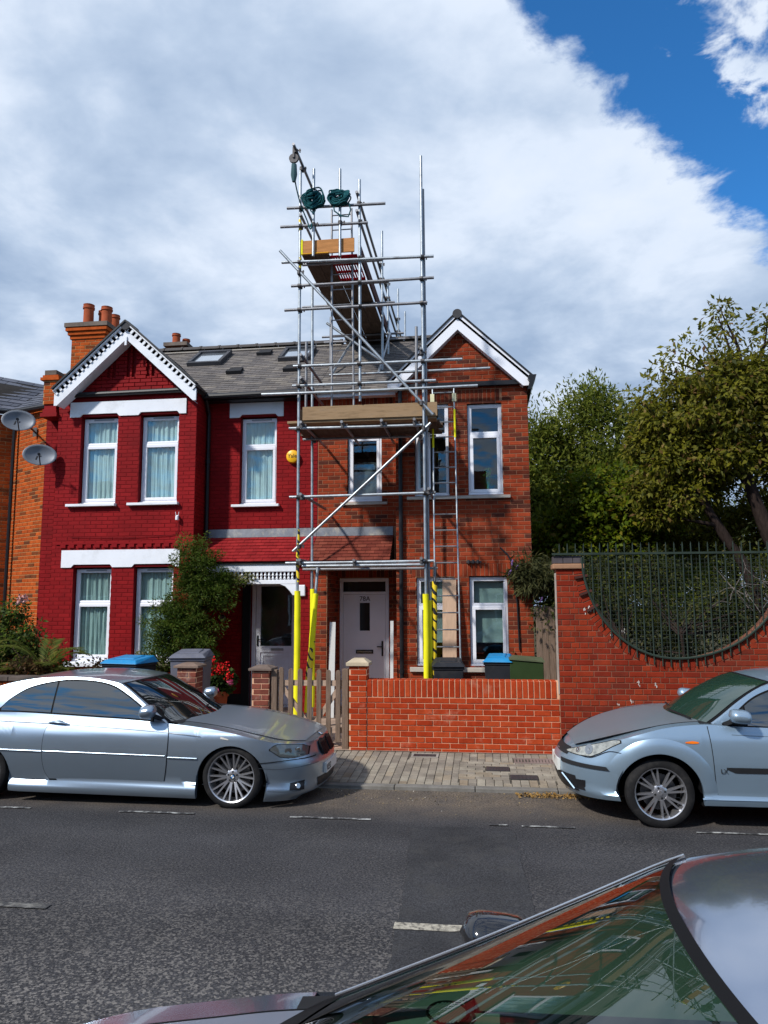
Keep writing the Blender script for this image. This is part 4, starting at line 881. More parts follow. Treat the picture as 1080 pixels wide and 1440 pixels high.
# ------------------------------------------------------------------ garden walls and gate
YG = 10.40
def cap_stone(parent, x0, x1, y0, y1, z, m, h=.05, pk=.05):
    mb = MB(); c = ((x0+x1)/2, (y0+y1)/2)
    mb.box(x0, x1, y0, y1, z, z+h); t = .08
    mb.hexa([(x0+.01, y0+.01, z+h), (x1-.01, y0+.01, z+h), (x1-.01, y1-.01, z+h), (x0+.01, y1-.01, z+h)], [(c[0]-t, c[1]-t, z+h+pk), (c[0]+t, c[1]-t, z+h+pk), (c[0]+t, c[1]+t, z+h+pk), (c[0]-t, c[1]+t, z+h+pk)])
    return mb.build('cap', m, parent, bevel=.006)
def garden():
    r = root('garden_wall', (-.4, 10.5, .11), 'low red garden wall with upright brick coping and pale mortar, pier at its left end', 'garden wall')
    MB().box(-1.60, 1.0, YG, YG+.215, .06, 1.055).build('wall', MORTAR_G, r)
    MB().box(-1.845, -1.602, YG-.015, YG+.225, .06, 1.245).build('pier', MORTAR_G, r)
    b = brick_rows((-1.60, .995), .085, .83, [], H=.0745, x_org=.995); x = -1.595
    while x < .96: b.append((x, .833, x+.064, 1.055)); x += .0755
    lay(r, 'brick', b, (0, YG, 0), (1, 0, 0), (0, 0, 1), BG[0], BG[1], 'brickwork', proud=.007, limit=255, jit=.004, rot=.006)
    b = brick_rows((-1.845, -1.602), .085, 1.245, [], H=.0745, x_org=-1.602)
    lay(r, 'brick', b, (0, YG-.015, 0), (1, 0, 0), (0, 0, 1), BG[0], BG[1], 'brickwork', proud=.007, limit=40, jit=.004)
    b = brick_rows((YG-.015, YG+.22), .085, 1.245, [], H=.0745, x_org=YG)
    lay(r, 'brick', b, (-1.602, 0, 0), (0, 1, 0), (0, 0, 1), BG[0], BG[1], 'brickwork', proud=.0, limit=0)
    MB().box(-1.6, 1.0, YG-.003, YG+.02, .83, .834).build('bed_joint', MORTAR_G, r)
    mb = MB(); x = -1.595
    while x < .96: mb.box(x, x+.064, YG+.01, YG+.22, 1.0, 1.061); x += .0755
    mb.build('coping_tops', BG[1], r, kind='stuff')
    cap_stone(r, -1.885, -1.565, YG-.055, YG+.265, 1.245, mat('cap_pale', (.45, .37, .26), rough=.85, var=.15, bump=.2))
    PW = pair('brick_pier', [(0., (.16, .05, .035)), (.6, (.22, .065, .045)), (1., (.13, .05, .04))], rough=.9, var=.25, vscale=8, bump=.3, dirt=(.40, .33, .28), dscale=3.2, damt=.6, dlo=.54, dhi=.72)
    for x0, x1, y, lab, capm, top in ((-3.235, -2.99, YG, 'weathered brick gate pier with a flat grey cap, beside the picket gate', (.16, .12, .10), 1.17),
                                (-4.34, -4.06, YG, 'short brick pier with a brown cap, between the grey bin and the parked coupe', (.17, .12, .095), 1.20)):
        p = root('brick_pier', ((x0+x1)/2, y+.12, .11), lab, 'pier', 'brick piers of the front gardens')
        MB().box(x0, x1, y, y+.25, .06, top).build('core', MORTAR_G, p)
        for O_, U_, a, e in (((0, y, 0), (1, 0, 0), x0, x1), ((x1, 0, 0), (0, 1, 0), y, y+.25)):
            lay(p, 'brick', brick_rows((a, e), .085, top, H=.076, x_org=e), O_, U_, (0, 0, 1), PW[0], PW[1], 'brickwork', jit=.004)
        cap_stone(p, x0-.045, x1+.045, y-.045, y+.295, top, mat('cap_dark_%d' % int(x0*100), capm, rough=.9, var=.3, bump=.3), .035, .035)
    # low boundary wall of the left house, mostly hidden by the coupe
    r = root('boundary_wall', (-6.5, 10.6, .11), 'low dark coped garden wall behind the silver coupe', 'garden wall')
    MB().box(-11, -4.36, 10.5, 10.72, .06, .98).build('wall', MORTAR_W, r)
    lay(r, 'brick', brick_rows((-11, -4.36), .085, .98), (0, 10.5, 0), (1, 0, 0), (0, 0, 1), BO[0], BO[1], 'brickwork', limit=30)
    x = -11
    while x < -4.5:
        MB().box(x+.004, x+.44, 10.46, 10.76, .985, 1.05).build('coping_stone', mat('coping_dark', (.10, .08, .07), rough=.9, var=.3), r, bevel=.008)
        x += .446
    # picket gate
    g = root('picket_gate', (-2.45, 10.46, .12), 'weathered brown wooden picket gate standing shut beside the garden wall', 'gate')
    def picket(x0, x1, z0, z1, y, lean=0.):
        n = 6; c = (x0+x1)/2; w = (x1-x0)/2; poly = [(x0, z0), (x1, z0), (x1+lean, z1-w)]+[(c+lean+w*math.cos(t), z1-w+w*math.sin(t)) for t in [math.pi*k/n for k in range(1, n)]]+[(x0+lean, z1-w)]
        mb = MB(); mb.prism(poly, lambda u, v: (u, y, v), lambda u, v: (u, y+.022, v)); return mb
    for k in range(7):
        x = -2.865+k*.1355; picket(x, x+.068, .20, 1.205+(.012 if k in (0, 3) else 0)-.004*k, YG+.06, lean=.004*rng.uniform(-1, 1)).build('picket', WOODG, g, bevel=.004)
    for z in (.36, 1.0): MB().box(-2.87, -1.97, YG+.083, YG+.12, z-.04, z+.035).build('rail', WOODL, g)
    mb = MB(); mb.bar((-2.83, YG+.10, .96), (-2.42, YG+.10, .40), .03, .065); mb.build('brace', WOODL, g)
    mb = MB(); mb.bar((-2.38, YG+.10, .40), (-1.99, YG+.10, .96), .03, .065); mb.build('brace', WOODL, g)
    MB().box(-2.975, -2.885, YG+.03, YG+.125, .1, 1.18).build('gate_post', WOODG, g, bevel=.006)
    MB().box(-1.955, -1.868, YG+.03, YG+.125, .1, 1.20).build('gate_post', WOODG, g, bevel=.006)
    # timber shutters of the porch: two loose white boards
    for x0, x1, z1, lab in ((-2.68, -2.575, 1.78, 'white board leaning upright left of the white front door'), (-1.60, -1.545, 1.80, 'white board leaning upright right of the white front door')):
        o = MB().hexa([(x0, 12.98, .15), (x1, 12.98, .15), (x1, 13.0, .15), (x0, 13.0, .15)], [(x0, 13.115, z1), (x1, 13.115, z1), (x1, 13.135, z1), (x0, 13.135, z1)]).build('loose_board', mat('board_white', (.55, .55, .54), rough=.6, var=.15, dirt=(.35, .33, .30), dscale=4, damt=.5)); tag(o, lab, 'board', 'boards leaning by the door')
    # plywood sheet leaning on the window
    o = MB().hexa([(-.685, 12.76, .15), (-.45, 12.76, .15), (-.45, 12.775, .15), (-.685, 12.775, .15)], [(-.675, 13.04, 2.52), (-.44, 13.04, 2.52), (-.44, 13.055, 2.52), (-.675, 13.055, 2.52)]).build('plywood_sheet', PLY); tag(o, 'narrow tan plywood sheet leaning against the lower window', 'board')
garden()

# ------------------------------------------------------------------ big wall with the round opening and railings
def bigwall():
    mat('tile_dark', (.07, .03, .025), rough=.9, var=.3); r = root('boundary_wall', (2.5, 10.45, .1), 'tall dark red brick wall with a wide curved opening filled by railings', 'wall')
    y0, y1 = 10.35, 10.58; xr = 9.0; top = 2.62
    ex, ez, aL, aR, bb = 2.50, 2.71, 1.17, 1.47, 1.35
    def ell(x, g=0.0):
        a = (aL if x < ex else aR)+g; t = (x-ex)/a
        return ez-(bb+g)*math.sqrt(max(0, 1-t*t)) if abs(t) < 1 else None
    # body in vertical strips under the curve
    mb = MB(); xs = [1.0]+[ex-aL+(aL+aR)*k/48 for k in range(49)]+[xr]
    for a, b in zip(xs, xs[1:]):
        za = min(top, ell(a) if ell(a) else top); zb = min(top, ell(b) if ell(b) else top)
        if a < 1.01: za = zb = top
        if b > xr-.01: za = zb = top
        mb.hexa([(a, y0, .05), (b, y0, .05), (b, y1, .05), (a, y1, .05)], [(a, y0, za), (b, y0, zb), (b, y1, zb), (a, y1, za)])
    mb.build('wall', MORTAR_W, r, doubles=True)
    g = .11
    rects = []
    for q in brick_rows((1.0, xr), .08, 2.6, bond='english', x_org=1.0):
        zm = (q[1]+q[3])/2; s = (ez-zm)/(bb+g)
        if zm < ez and abs(s) < 1:
            c = math.sqrt(1-s*s); rects += subtract(q, [(ex-(aL+g)*c, q[1]-1, ex+(aR+g)*c, q[3]+1)])
        else: rects.append(q)
    lay(r, 'brick', rects, (0, y0, 0), (1, 0, 0), (0, 0, 1), BW[0], BW[1], 'brickwork', proud=.005, limit=255, jit=.003, hide=lambda s: s[0] > 830+max(0, 1050-s[1])*1.6 and s[1] > 955)
    # ring of header bricks round the curve
    n = 58
    th = [math.pi*(1+k/n) for k in range(n+1)]
    def E(t, gg): a = (aL if math.cos(t) < 0 else aR); return (ex+(a+gg)*math.cos(t), ez+(bb+gg)*math.sin(t))
    for k in range(n):
        a, b = th[k]+.006, th[k+1]-.006; q = [E(a, .002), E(b, .002), E(b, g), E(a, g)]
        if max(p[1] for p in q) > top: continue
        pr = .007+rng.random()*.004; mb = MB(); mb.prism(q, lambda u, v: (u, y0-pr, v), lambda u, v: (u, y0+.1, v)); mb.build('brick', BW[0], r)
        if k in (3, 6, 9):
            c = (a+b)/2; p, q2 = E(c-.012, -.06), E(c+.012, -.06); p3, q3 = E(c-.012, .11), E(c+.012, .11)
            mb = MB(); mb.prism([p, q2, q3, p3], lambda u, v: (u, y0-.045, v), lambda u, v: (u, y0+.05, v)); mb.build('tile_end', mat('tile_dark', None), r)
    MB().box(.955, 1.375, y0-.045, y1+.045, 2.555, 2.625).build('coping_course', mat('coping_tan', (.27, .15, .09), rough=.9, var=.25), r, bevel=.012)
    x = .97
    for k in range(3): MB().box(x, x+.125, y0-.02, y1+.02, 2.63, 2.73).build('coping_brick', mat('coping_slate', (.07, .06, .065), rough=.85, var=.3), r, bevel=.006); x += .13
    mb = MB(); mb.box(.985, .999, y0-.004, y0+.1, .9, 2.5); mb.build('render_edge', mat('old_render', (.33, .28, .24), rough=.9, var=.3), r)
    mb = MB()                                                           # bird droppings and paint splashes
    for px_, pz in ((1.36, 2.0), (1.42, 2.02), (1.85, 1.72), (2.02, 1.02), (2.23, 1.0), (1.92, .82), (1.75, .75), (1.7, 1.68)):
        for k in range(4):
            x, z = px_+rng.uniform(-.02, .02), pz+rng.uniform(-.05, .05); w, h = rng.uniform(.004, .007), rng.uniform(.008, .026)
            mb.add([(x+w*math.cos(t)*(1+.3*math.sin(3*t+k)), y0-.0115, z+h*math.sin(t)) for t in [6.283*i/9 for i in range(9)]], [tuple(range(9))])
    mb.build('splashes', mat('splash_white', (.55, .52, .48), rough=.8), r, kind='stuff')
    # railing
    f = root('railing', (2.5, 10.48, 1.4), 'dark green spiked railing with wire mesh filling the curved opening of the wall', 'railing')
    gm = mat('railing_green', (.028, .040, .032), rough=.55, var=.25); yb = y0-.035
    mb = MB(); mb.bar((.95, yb, 2.755), (xr, yb, 2.735), .035, .028); mb.build('top_rail', gm, f)
    pts = [(E(t, -.012)[0], yb, E(t, -.012)[1]) for t in th]; mb = MB(); mb.tube(pts, .016, 6); mb.build('curved_rail', gm, f, smooth=True)
    x = 1.05
    while x < 4.2:
        z0 = (ell(x, -.01)-.115) if ell(x, -.01) and abs((x-ex)/(aL if x < ex else aR)) < .93 else (ell(x, -.01) or 2.735); mb = MB(); mb.tube([(x, yb, z0), (x, yb, 2.86)], .0085, 6); mb.tube([(x, yb, 2.86), (x, yb, 2.90)], [.0085, .002], 6); mb.build('bar', gm, f, smooth=True); x += .1065
    mm = mat('mesh_wire', (.034, .042, .037), rough=.55); mb = MB(); z = 1.42
    while z < 2.72:
        s = (ez-z)/bb; c = math.sqrt(max(0, 1-s*s)); mb.bar((ex-aL*c+.01, yb+.014, z), (ex+aR*c-.01, yb+.014, z), .0035, .0035); z += .052
    x = ex-aL+.06
    while x < ex+aR-.05:
        mb.bar((x, yb+.018, ell(x, -.01)), (x, yb+.018, 2.73), .0035, .0035, up=(0, 1, 0)); x += .053
    mb.build('wire_mesh', mm, f, kind='stuff')
bigwall()

# ------------------------------------------------------------------ scaffold
hz = bpy.data.materials.new('hazard_tape'); hz.use_nodes = True
def hazard():
    nt = hz.node_tree; N = nt.nodes; L = nt.links; b = N['Principled BSDF']; b.inputs['Roughness'].default_value = .5
    g = N.new('ShaderNodeNewGeometry'); sp = N.new('ShaderNodeSeparateXYZ'); L.new(g.outputs['Position'], sp.inputs[0])
    a = N.new('ShaderNodeMath'); a.operation = 'MULTIPLY_ADD'; L.new(sp.outputs[0], a.inputs[0]); a.inputs[1].default_value = 7.0
    c = N.new('ShaderNodeMath'); c.operation = 'MULTIPLY'; L.new(sp.outputs[2], c.inputs[0]); c.inputs[1].default_value = 6.5; L.new(c.outputs[0], a.inputs[2])
    nz = N.new('ShaderNodeTexNoise'); nz.inputs['Scale'].default_value = 7; L.new(g.outputs['Position'], nz.inputs[0])
    d = N.new('ShaderNodeMath'); d.operation = 'ADD'; L.new(a.outputs[0], d.inputs[0]); L.new(nz.outputs[0], d.inputs[1])
    fr = N.new('ShaderNodeMath'); fr.operation = 'FRACT'; L.new(d.outputs[0], fr.inputs[0])
    lt = N.new('ShaderNodeMath'); lt.operation = 'LESS_THAN'; L.new(fr.outputs[0], lt.inputs[0]); lt.inputs[1].default_value = .36
    mx = N.new('ShaderNodeMix'); mx.data_type = 'RGBA'; L.new(lt.outputs[0], mx.inputs[0]); mx.inputs[6].default_value = (.78, .56, .015, 1); mx.inputs[7].default_value = (.015, .013, .012, 1); L.new(mx.outputs[2], b.inputs['Base Color'])
hazard()
def scaffold():
    s = root('scaffolding', (-1.9, 12.3, .14), 'tall tube and board scaffold rising over the roof in front of the brick house', 'scaffolding')
    joints = []
    def tube(name, p, q, m=None, r=.0242, n=10, mid=0.):
        k = 5; P = [Vector(p).lerp(Vector(q), i/k)+Vector((0, 0, -mid*4*(i/k)*(1-i/k))) for i in range(k+1)]
        mb = MB(); mb.tube(P, r, n)
        o = mb.build(name, m or GALV, s, smooth=True, ang=50); return o
    def coup(x, y, z, d='z'):
        mb = MB(); M = Matrix.Translation((x, y, z)) @ Matrix.Rotation(rng.uniform(-.3, .3), 4, 'Z')
        mb.lathe([(.026, -.032), (.037, -.032), (.037, .032), (.026, .032)], 10, M)
        M2 = M @ Matrix.Translation((0, -.045 if d == 'f' else .045, 0)) @ Matrix.Rotation(R(90), 4, 'Y'); mb.lathe([(.026, -.03), (.036, -.03), (.036, .03), (.026, .03)], 10, M2)
        p = M @ Vector((.05, -.01, 0)); mb.bar(p-Vector((.035, 0, .0)), p+Vector((.035, 0, .012)), .018, .018); mb.bar(p+Vector((.02, 0, -.03)), p+Vector((.02, 0, .03)), .02, .02, up=(0, 1, 0))
        mb.build('coupler', COUP, s, smooth=True, ang=40)
    YF = 11.80; YBk = 12.85; xa, xd, xi = -2.94, -.875, -1.92
    tube('standard', (xa-.0, YF, .16), (xa-.02, YF, 9.58)); tube('standard', (xd+.005, YF, .16), (xd-.005, YF, 9.62)); tube('standard', (xd+.055, YF+.055, .16), (xd+.02, YF+.055, 9.05), GALV_D)
    tube('standard', (-2.93, YBk, .16), (-2.98, YBk, 7.88)); tube('standard', (xi, YF, 5.40), (xi-.01, YF, 9.28)); tube('standard', (-2.95, 12.3, 5.10), (-2.95, 12.3, 6.64), GALV_D)
    tube('standard', (-1.01, 12.0, 5.10), (-1.0, 12.0, 6.70), GALV_D); tube('standard', (-.9, YBk, .16), (-.9, YBk, 5.25), GALV_D)
    tube('post', (-2.71, 11.735, 7.93), (-2.71, 11.735, 9.50)); tube('post', (-2.25, 11.735, 7.90), (-2.255, 11.735, 9.46))
    yl = YF-.048
    led = [((-3.13, yl, 2.755), (-.74, yl, 2.765)), ((-2.86, yl-.0, 2.705), (-.90, yl, 2.71)), ((-3.08, yl, 3.83), (-.70, yl, 3.85)), ((-3.10, yl, 4.975), (-.90, yl, 4.955)),
           ((-3.04, yl, 6.03), (-.24, yl, 6.02)), ((-3.05, yl, 5.695), (-.67, yl, 5.685)), ((-3.56, yl-.05, 5.555), (0., yl-.05, 5.555)), ((-2.63, 12.75, 6.17), (.22, 12.75, 6.17)),
           ((-3.18, yl, 8.83), (-1.48, yl, 8.79)), ((-3.29, yl, 8.50), (-1.78, yl, 8.47)), ((-3.26, yl, 7.86), (-.68, yl, 7.80)), ((-3.09, yl, 7.43), (-.68, yl, 7.43)), ((-3.20, yl, 7.01), (-.80, yl, 7.01))]
    for i, (p, q) in enumerate(led):
        tube('ledger', p, q, GALV if i not in (8, 9, 11, 12) else GALV_D, mid=rng.uniform(0, .006))
        for x in (xa, xd):
            if p[0] < x < q[0] and abs(p[1]-yl) < .02: coup(x, YF-.0, p[2]+(q[2]-p[2])*(x-p[0])/(q[0]-p[0]), 'f')
        if p[2] > 5.5 and p[0] < xi < q[0] and abs(p[1]-yl) < .02: coup(xi, YF, p[2], 'f')
    for z in (8.83, 8.49): coup(-2.71, 11.735, z); coup(-2.25, 11.735, z)
    tube('ledger', (-3.12, YBk-.045, 5.02), (-.74, YBk-.045, 5.01), GALV_D); tube('ledger', (-3.1, YBk-.045, 2.70), (-.74, YBk-.045, 2.70), GALV_D)
    coup(-2.93, YBk, 5.0); coup(-2.93, YBk, 2.72)
    # transoms running back to the wall
    for x, z, y in ((-2.89, 6.19, 13.45), (-2.89, 5.80, 13.40), (-2.88, 5.05, 13.66), (-2.87, 3.86, 13.62), (-2.88, 2.80, 13.0), (-2.20, 5.03, 13.4), (-1.55, 5.03, 13.4), (-1.02, 5.03, 13.1), (-2.0, 2.78, 12.9), (-.93, 2.80, 13.0), (-.80, 3.90, 13.1), (-.9, 6.2, 12.8)):
        tube('transom', (x, YF-.16, z), (x, y, z), GALV_D); coup(x, yl, z-.045)
    # walkway over the roof
    zw = 8.0
    for x0, x1 in ((-2.93, -.60),):
        pass
    bx = [-2.93+.232*k for k in range(4)]
    for k, x in enumerate(bx):
        segs = [(11.78, 14.15), (14.17, 16.60)] if k < 2 else [(12.92, 15.0), (15.02, 16.66)]
        for a, b in segs: MB().box(x+(.012 if k == 2 else 0), x+.225, a, b, zw, zw+.038).build('board', BOARD_D, s)
    # red hatch grid closing the gap in the walkway
    h = MB(); xx0, xx1, yy0, yy1 = -2.46, -2.01, 11.98, 12.90; 
    nb = 11
    for k in range(nb): x = xx0+(xx1-xx0)*k/(nb-1); h.box(x-.010, x+.010, yy0, yy1, zw, zw+.03)
    for y in (yy0, yy0+.30, yy0+.60, yy1): h.box(xx0-.01, xx1+.01, y-.014, y+.014, zw-.004, zw+.034)
    h.box(xx0+.18, xx1, yy0+.02, yy0+.29, zw+.008, zw+.022)
    h.build('hatch_gate', mat('red_plastic', (.45, .02, .04), rough=.45, transl=.6), s)
    for y in (12.12, 13.0, 13.95, 15.65, 16.0, 16.75):
        x0 = {12.12: -2.99, 13.0: -2.96, 13.95: -3.44, 15.65: -3.40, 16.0: -3.43, 16.75: -3.2}[y]; tube('transom', (x0, y, zw-.03), (-1.58, y, zw-.03), GALV_D)
    # handrails along the walkway, both sides, with posts
    for x in (-1.97, -2.94):
        for z, y1 in ((9.03, 19.2), (8.70, 18.6)): tube('handrail', (x, 11.74, z), (x, y1 if x > -2.5 else 17.5, z), GALV_D)
    MB().box(-1.985, -1.95, 12.0, 17.0, zw+.04, zw+.25).build('toe_board', mat('toe_red', (.10, .05, .045), rough=.85, var=.3), s)
    for y, zt, zb in ((14.5, 9.75, 6.75), (15.46, 9.08, 7.3), (17.5, 9.8, 7.0), (19.2, 9.9, 6.0)): tube('post', (-1.90, y, zb), (-1.90, y, zt)); coup(-1.93, y, 9.02); coup(-1.93, y, 8.70)
    tube('post', (-2.99, 14.6, 6.8), (-2.99, 14.6, 8.0), GALV_D)
    for p, q in (((-2.78, 13.2, 7.32), (-1.70, 13.2, 6.50)), ((-2.6, 15.4, 7.9), (-2.9, 14.2, 6.62)), ((-1.85, 15.4, 7.9), (-1.95, 14.2, 6.62))): tube('brace', p, q)
    # upper toe board, orange new timber with yellow taped end
    MB().box(-2.90, -2.015, 11.762, 11.795, 7.985, 8.225).build('toe_board', BOARD_O, s); MB().box(-2.925, -2.90, 11.755, 11.80, 7.985, 8.25).build('board_end_cap', YEL, s)
    MB().box(-2.9, -2.45, 11.752, 11.761, 7.985, 8.0).build('board_edge_tape', mat('orange_tape', (.62, .30, .02), rough=.5), s)
    # main deck
    for k in range(5): y = 11.86+k*.232; MB().box(-3.16+.05*(k % 2), -.68+.04*(k % 3), y, y+.225, 5.085, 5.123).build('board', BOARD_D if k else BOARD, s)
    MB().box(-2.90, -.66, 11.83, 11.868, 5.125, 5.35).build('toe_board', BOARD, s)
    MB().box(-2.985, -2.945, 11.85, 12.95, 5.125, 5.34).build('toe_board', BOARD, s)
    # diagonals
    tube('diagonal_brace', (-3.28, yl-.05, 8.05), (-.72, yl-.05, 5.105)); tube('diagonal_brace', (-3.0, yl-.05, 2.94), (-.76, yl-.05, 4.97))
    coup(-2.94, yl-.05, 7.64); coup(-.9, yl-.05, 5.3); coup(-2.9, yl-.05, 3.02); coup(-.87, yl-.05, 4.88)
    # gin wheel arm
    tube('gin_arm', (-2.93, 11.18, 9.62), (-2.91, 12.6, 9.60), GALV_D); coup(-2.94, YF, 9.56); coup(-2.93, 11.35, 9.6)
    mb = MB(); mb.lathe([(.0, -.02), (.08, -.02), (.06, 0), (.08, .02), (0, .02)], 16, Matrix.Translation((-2.95, 11.30, 9.44)) @ Matrix.Rotation(R(90), 4, 'X')); mb.bar((-2.95, 11.27, 9.44), (-2.95, 11.27, 9.62), .03, .02, up=(0, 1, 0)); mb.build('gin_wheel', COUP, s, smooth=True)
    mb = MB(); mb.lathe([(.0, .30), (.045, .28), (.055, .1), (.03, -.02), (0, -.03)], 10, Matrix.Translation((-2.945, 11.30, 9.05))); mb.build('counterweight', mat('weight_teal', (.05, .10, .11), rough=.6), s, smooth=True)
    # prop at the foot and bases
    tube('raker', (-2.70, 12.2, 2.74), (-2.82, 11.95, .17), GALV); tube('raker', (-.735, 11.92, 2.75), (-.785, 11.90, .17), GALV_D)
    for x, y in ((xa, YF), (xd, YF), (xd+.055, YF+.055), (-2.93, YBk), (-.9, YBk)): MB().box(x-.075, x+.075, y-.075, y+.075, .14, .165).build('base_plate', COUP, s)
    # sleeves
    def sleeve(p, q, m, r=.043, name='foam_sleeve'):
        mb = MB(); mb.tube([Vector(p).lerp(Vector(q), k/8)+Vector((rng.uniform(-.005, .005), rng.uniform(-.005, .005), 0)) for k in range(9)], [r*rng.uniform(.95, 1.04) for k in range(9)], 12); mb.build(name, m, s, smooth=True)
    sleeve((xa, YF, .36), (xa, YF, 2.31), YEL, .049); sleeve((-2.93, YBk, .35), (-2.93, YBk, 2.36), YEL, .047); sleeve((-2.722, 12.15, 2.27), (-2.81, 11.97, .38), YEL, .047)
    sleeve((xd, YF, .2), (xd, YF, 2.25), YEL, .049); sleeve((xd+.055, YF+.055, .2), (xd+.055, YF+.055, 2.15), YEL, .036)
    sleeve((-.742, 11.90, 2.45), (-.785, 11.88, .3), hz, .046, 'hazard_wrap'); sleeve((-2.755, 12.08, 1.50), (-2.80, 11.985, .85), hz, .0485, 'hazard_wrap')
    sleeve((xa, YF, 2.45), (xa, YF, 3.30), hz, .027, 'hazard_wrap'); sleeve((xa-.015, YF, 7.72), (xa-.015, YF, 7.95), hz, .026, 'hazard_wrap'); sleeve((xa-.018, YF, 8.42), (xa-.018, YF, 8.72), hz, .026, 'hazard_wrap')
    return s
scaffold()
def ladder(name, p0, p1, w, nr, r, label, group, mats=(GALV, GALV_D), yl=(), sway=0):
    p0, p1 = Vector(p0), Vector(p1); l = root(name, p0, label, 'ladder', group)
    for k, s in enumerate((-1, 1)):
        mb = MB(); off = Vector((s*w/2, 0, 0)); mb.tube([p0+off, p1+off*.93], r, 8); mb.build('stile', mats[0], l, smooth=True)
        for a, b in yl: mb = MB(); mb.tube([(p0+off).lerp(p1+off*.93, a+.03*k), (p0+off).lerp(p1+off*.93, b+.03*k)], r+.004, 8); mb.build('yellow_guard', YEL, l, smooth=True)
    for i in range(nr):
        t = (i+.6)/nr; c = p0.lerp(p1, t); ww = w*(1-.07*t)/2; mb = MB(); mb.tube([c-Vector((ww, 0, 0)), c+Vector((ww, 0, 0))], .011, 6); mb.build('rung', mats[1], l, smooth=True)
    return l
l = ladder('ladder', (-.545, 11.98, .16), (-.60, 12.72, 5.86), .40, 21, .014, 'long grey ladder with yellow guards leaning on the scaffold deck before the window', 'ladders on the scaffold', (GALV, GALV), ((.0, .14), (.805, .895)))
for s in (-1, 1): MB().box(-.60+s*.19-.035, -.60+s*.19+.035, 12.66, 12.72, 5.58, 5.72).build('stile_cap', mat('cap_cream', (.70, .66, .42), rough=.5), l)
ladder('ladder', (-2.27, 12.14, 5.13), (-2.32, 12.24, 9.02), .38, 14, .018, 'steel ladder rising inside the scaffold from the deck to the walkway', 'ladders on the scaffold', (GALV_D, GALV_D))
# ropes
ROPE = mat('teal_rope', (.018, .085, .095), rough=.85, var=.3, vscale=30, bump=.6, bscale=300)
def coil(x, y, z, label, rx, rz, seed, tail):
    rr = random.Random(seed); mb = MB()
    for k in range(26):
        n = 26; a, b, c = rr.uniform(-.5, .5), rr.uniform(-.6, .6), rr.uniform(-.25, .25); ph = rr.random()*6.28; q_ = rr.uniform(.25, 1.05); sx, sz = rx*q_*rr.uniform(.9, 1.1), rz*q_*rr.uniform(.8, 1.1); dz = rr.uniform(-.04, .04); xo = rr.uniform(-.03, .03)
        P = []
        for i in range(n):
            t = 6.283*i/n; P.append((x+xo+sx*math.cos(t)+.012*math.sin(3*t+ph), y-.01+.055*math.sin(t+ph)+.02*math.sin(2*t+a), z+dz+sz*math.sin(t)*math.cos(c)+.35*sx*math.cos(t)*b*.6+.015*math.sin(4*t+ph)))
        mb.tube(P, .0125, 6, closed=True)
    mb.tube(tail, .0125, 6)
    o = mb.build('rope_coil', ROPE, None, smooth=True); tag(o, label, 'rope', 'rope coils tied to the scaffold')
coil(-2.70, 11.70, 8.92, 'left coil of teal rope hung on a scaffold post', .165, .15, 3, [(-2.72, 11.69, 8.85), (-2.75, 11.68, 8.72), (-2.70, 11.68, 8.66), (-2.67, 11.69, 8.72), (-2.69, 11.69, 8.8)])
coil(-2.26, 11.70, 8.92, 'right coil of teal rope hung on a scaffold post', .165, .13, 8, [(-2.36, 11.69, 8.85), (-2.34, 11.68, 8.68), (-2.22, 11.68, 8.58), (-2.10, 11.68, 8.56), (-2.06, 11.68, 8.68), (-2.09, 11.69, 8.8), (-2.2, 11.69, 8.84)])
mb = MB(); P = [(-2.95, 11.31, 9.40), (-2.95, 11.32, 9.2), (-2.93, 11.38, 9.0), (-2.90, 11.5, 8.82), (-2.86, 11.6, 8.68), (-2.80, 11.68, 8.52), (-2.77, 11.69, 8.42), (-2.74, 11.69, 8.40), (-2.73, 11.70, 8.5)]
mb.tube(smooth_pts(P, 5), .0125, 6); mb.tube([(-2.97, 11.31, 9.42), (-2.98, 11.31, 9.2), (-2.955, 11.33, 9.06)], .010, 6); o = mb.build('hoist_rope', ROPE, None, smooth=True); tag(o, 'dark teal hoist rope hanging from the gin wheel at the scaffold top', 'rope')

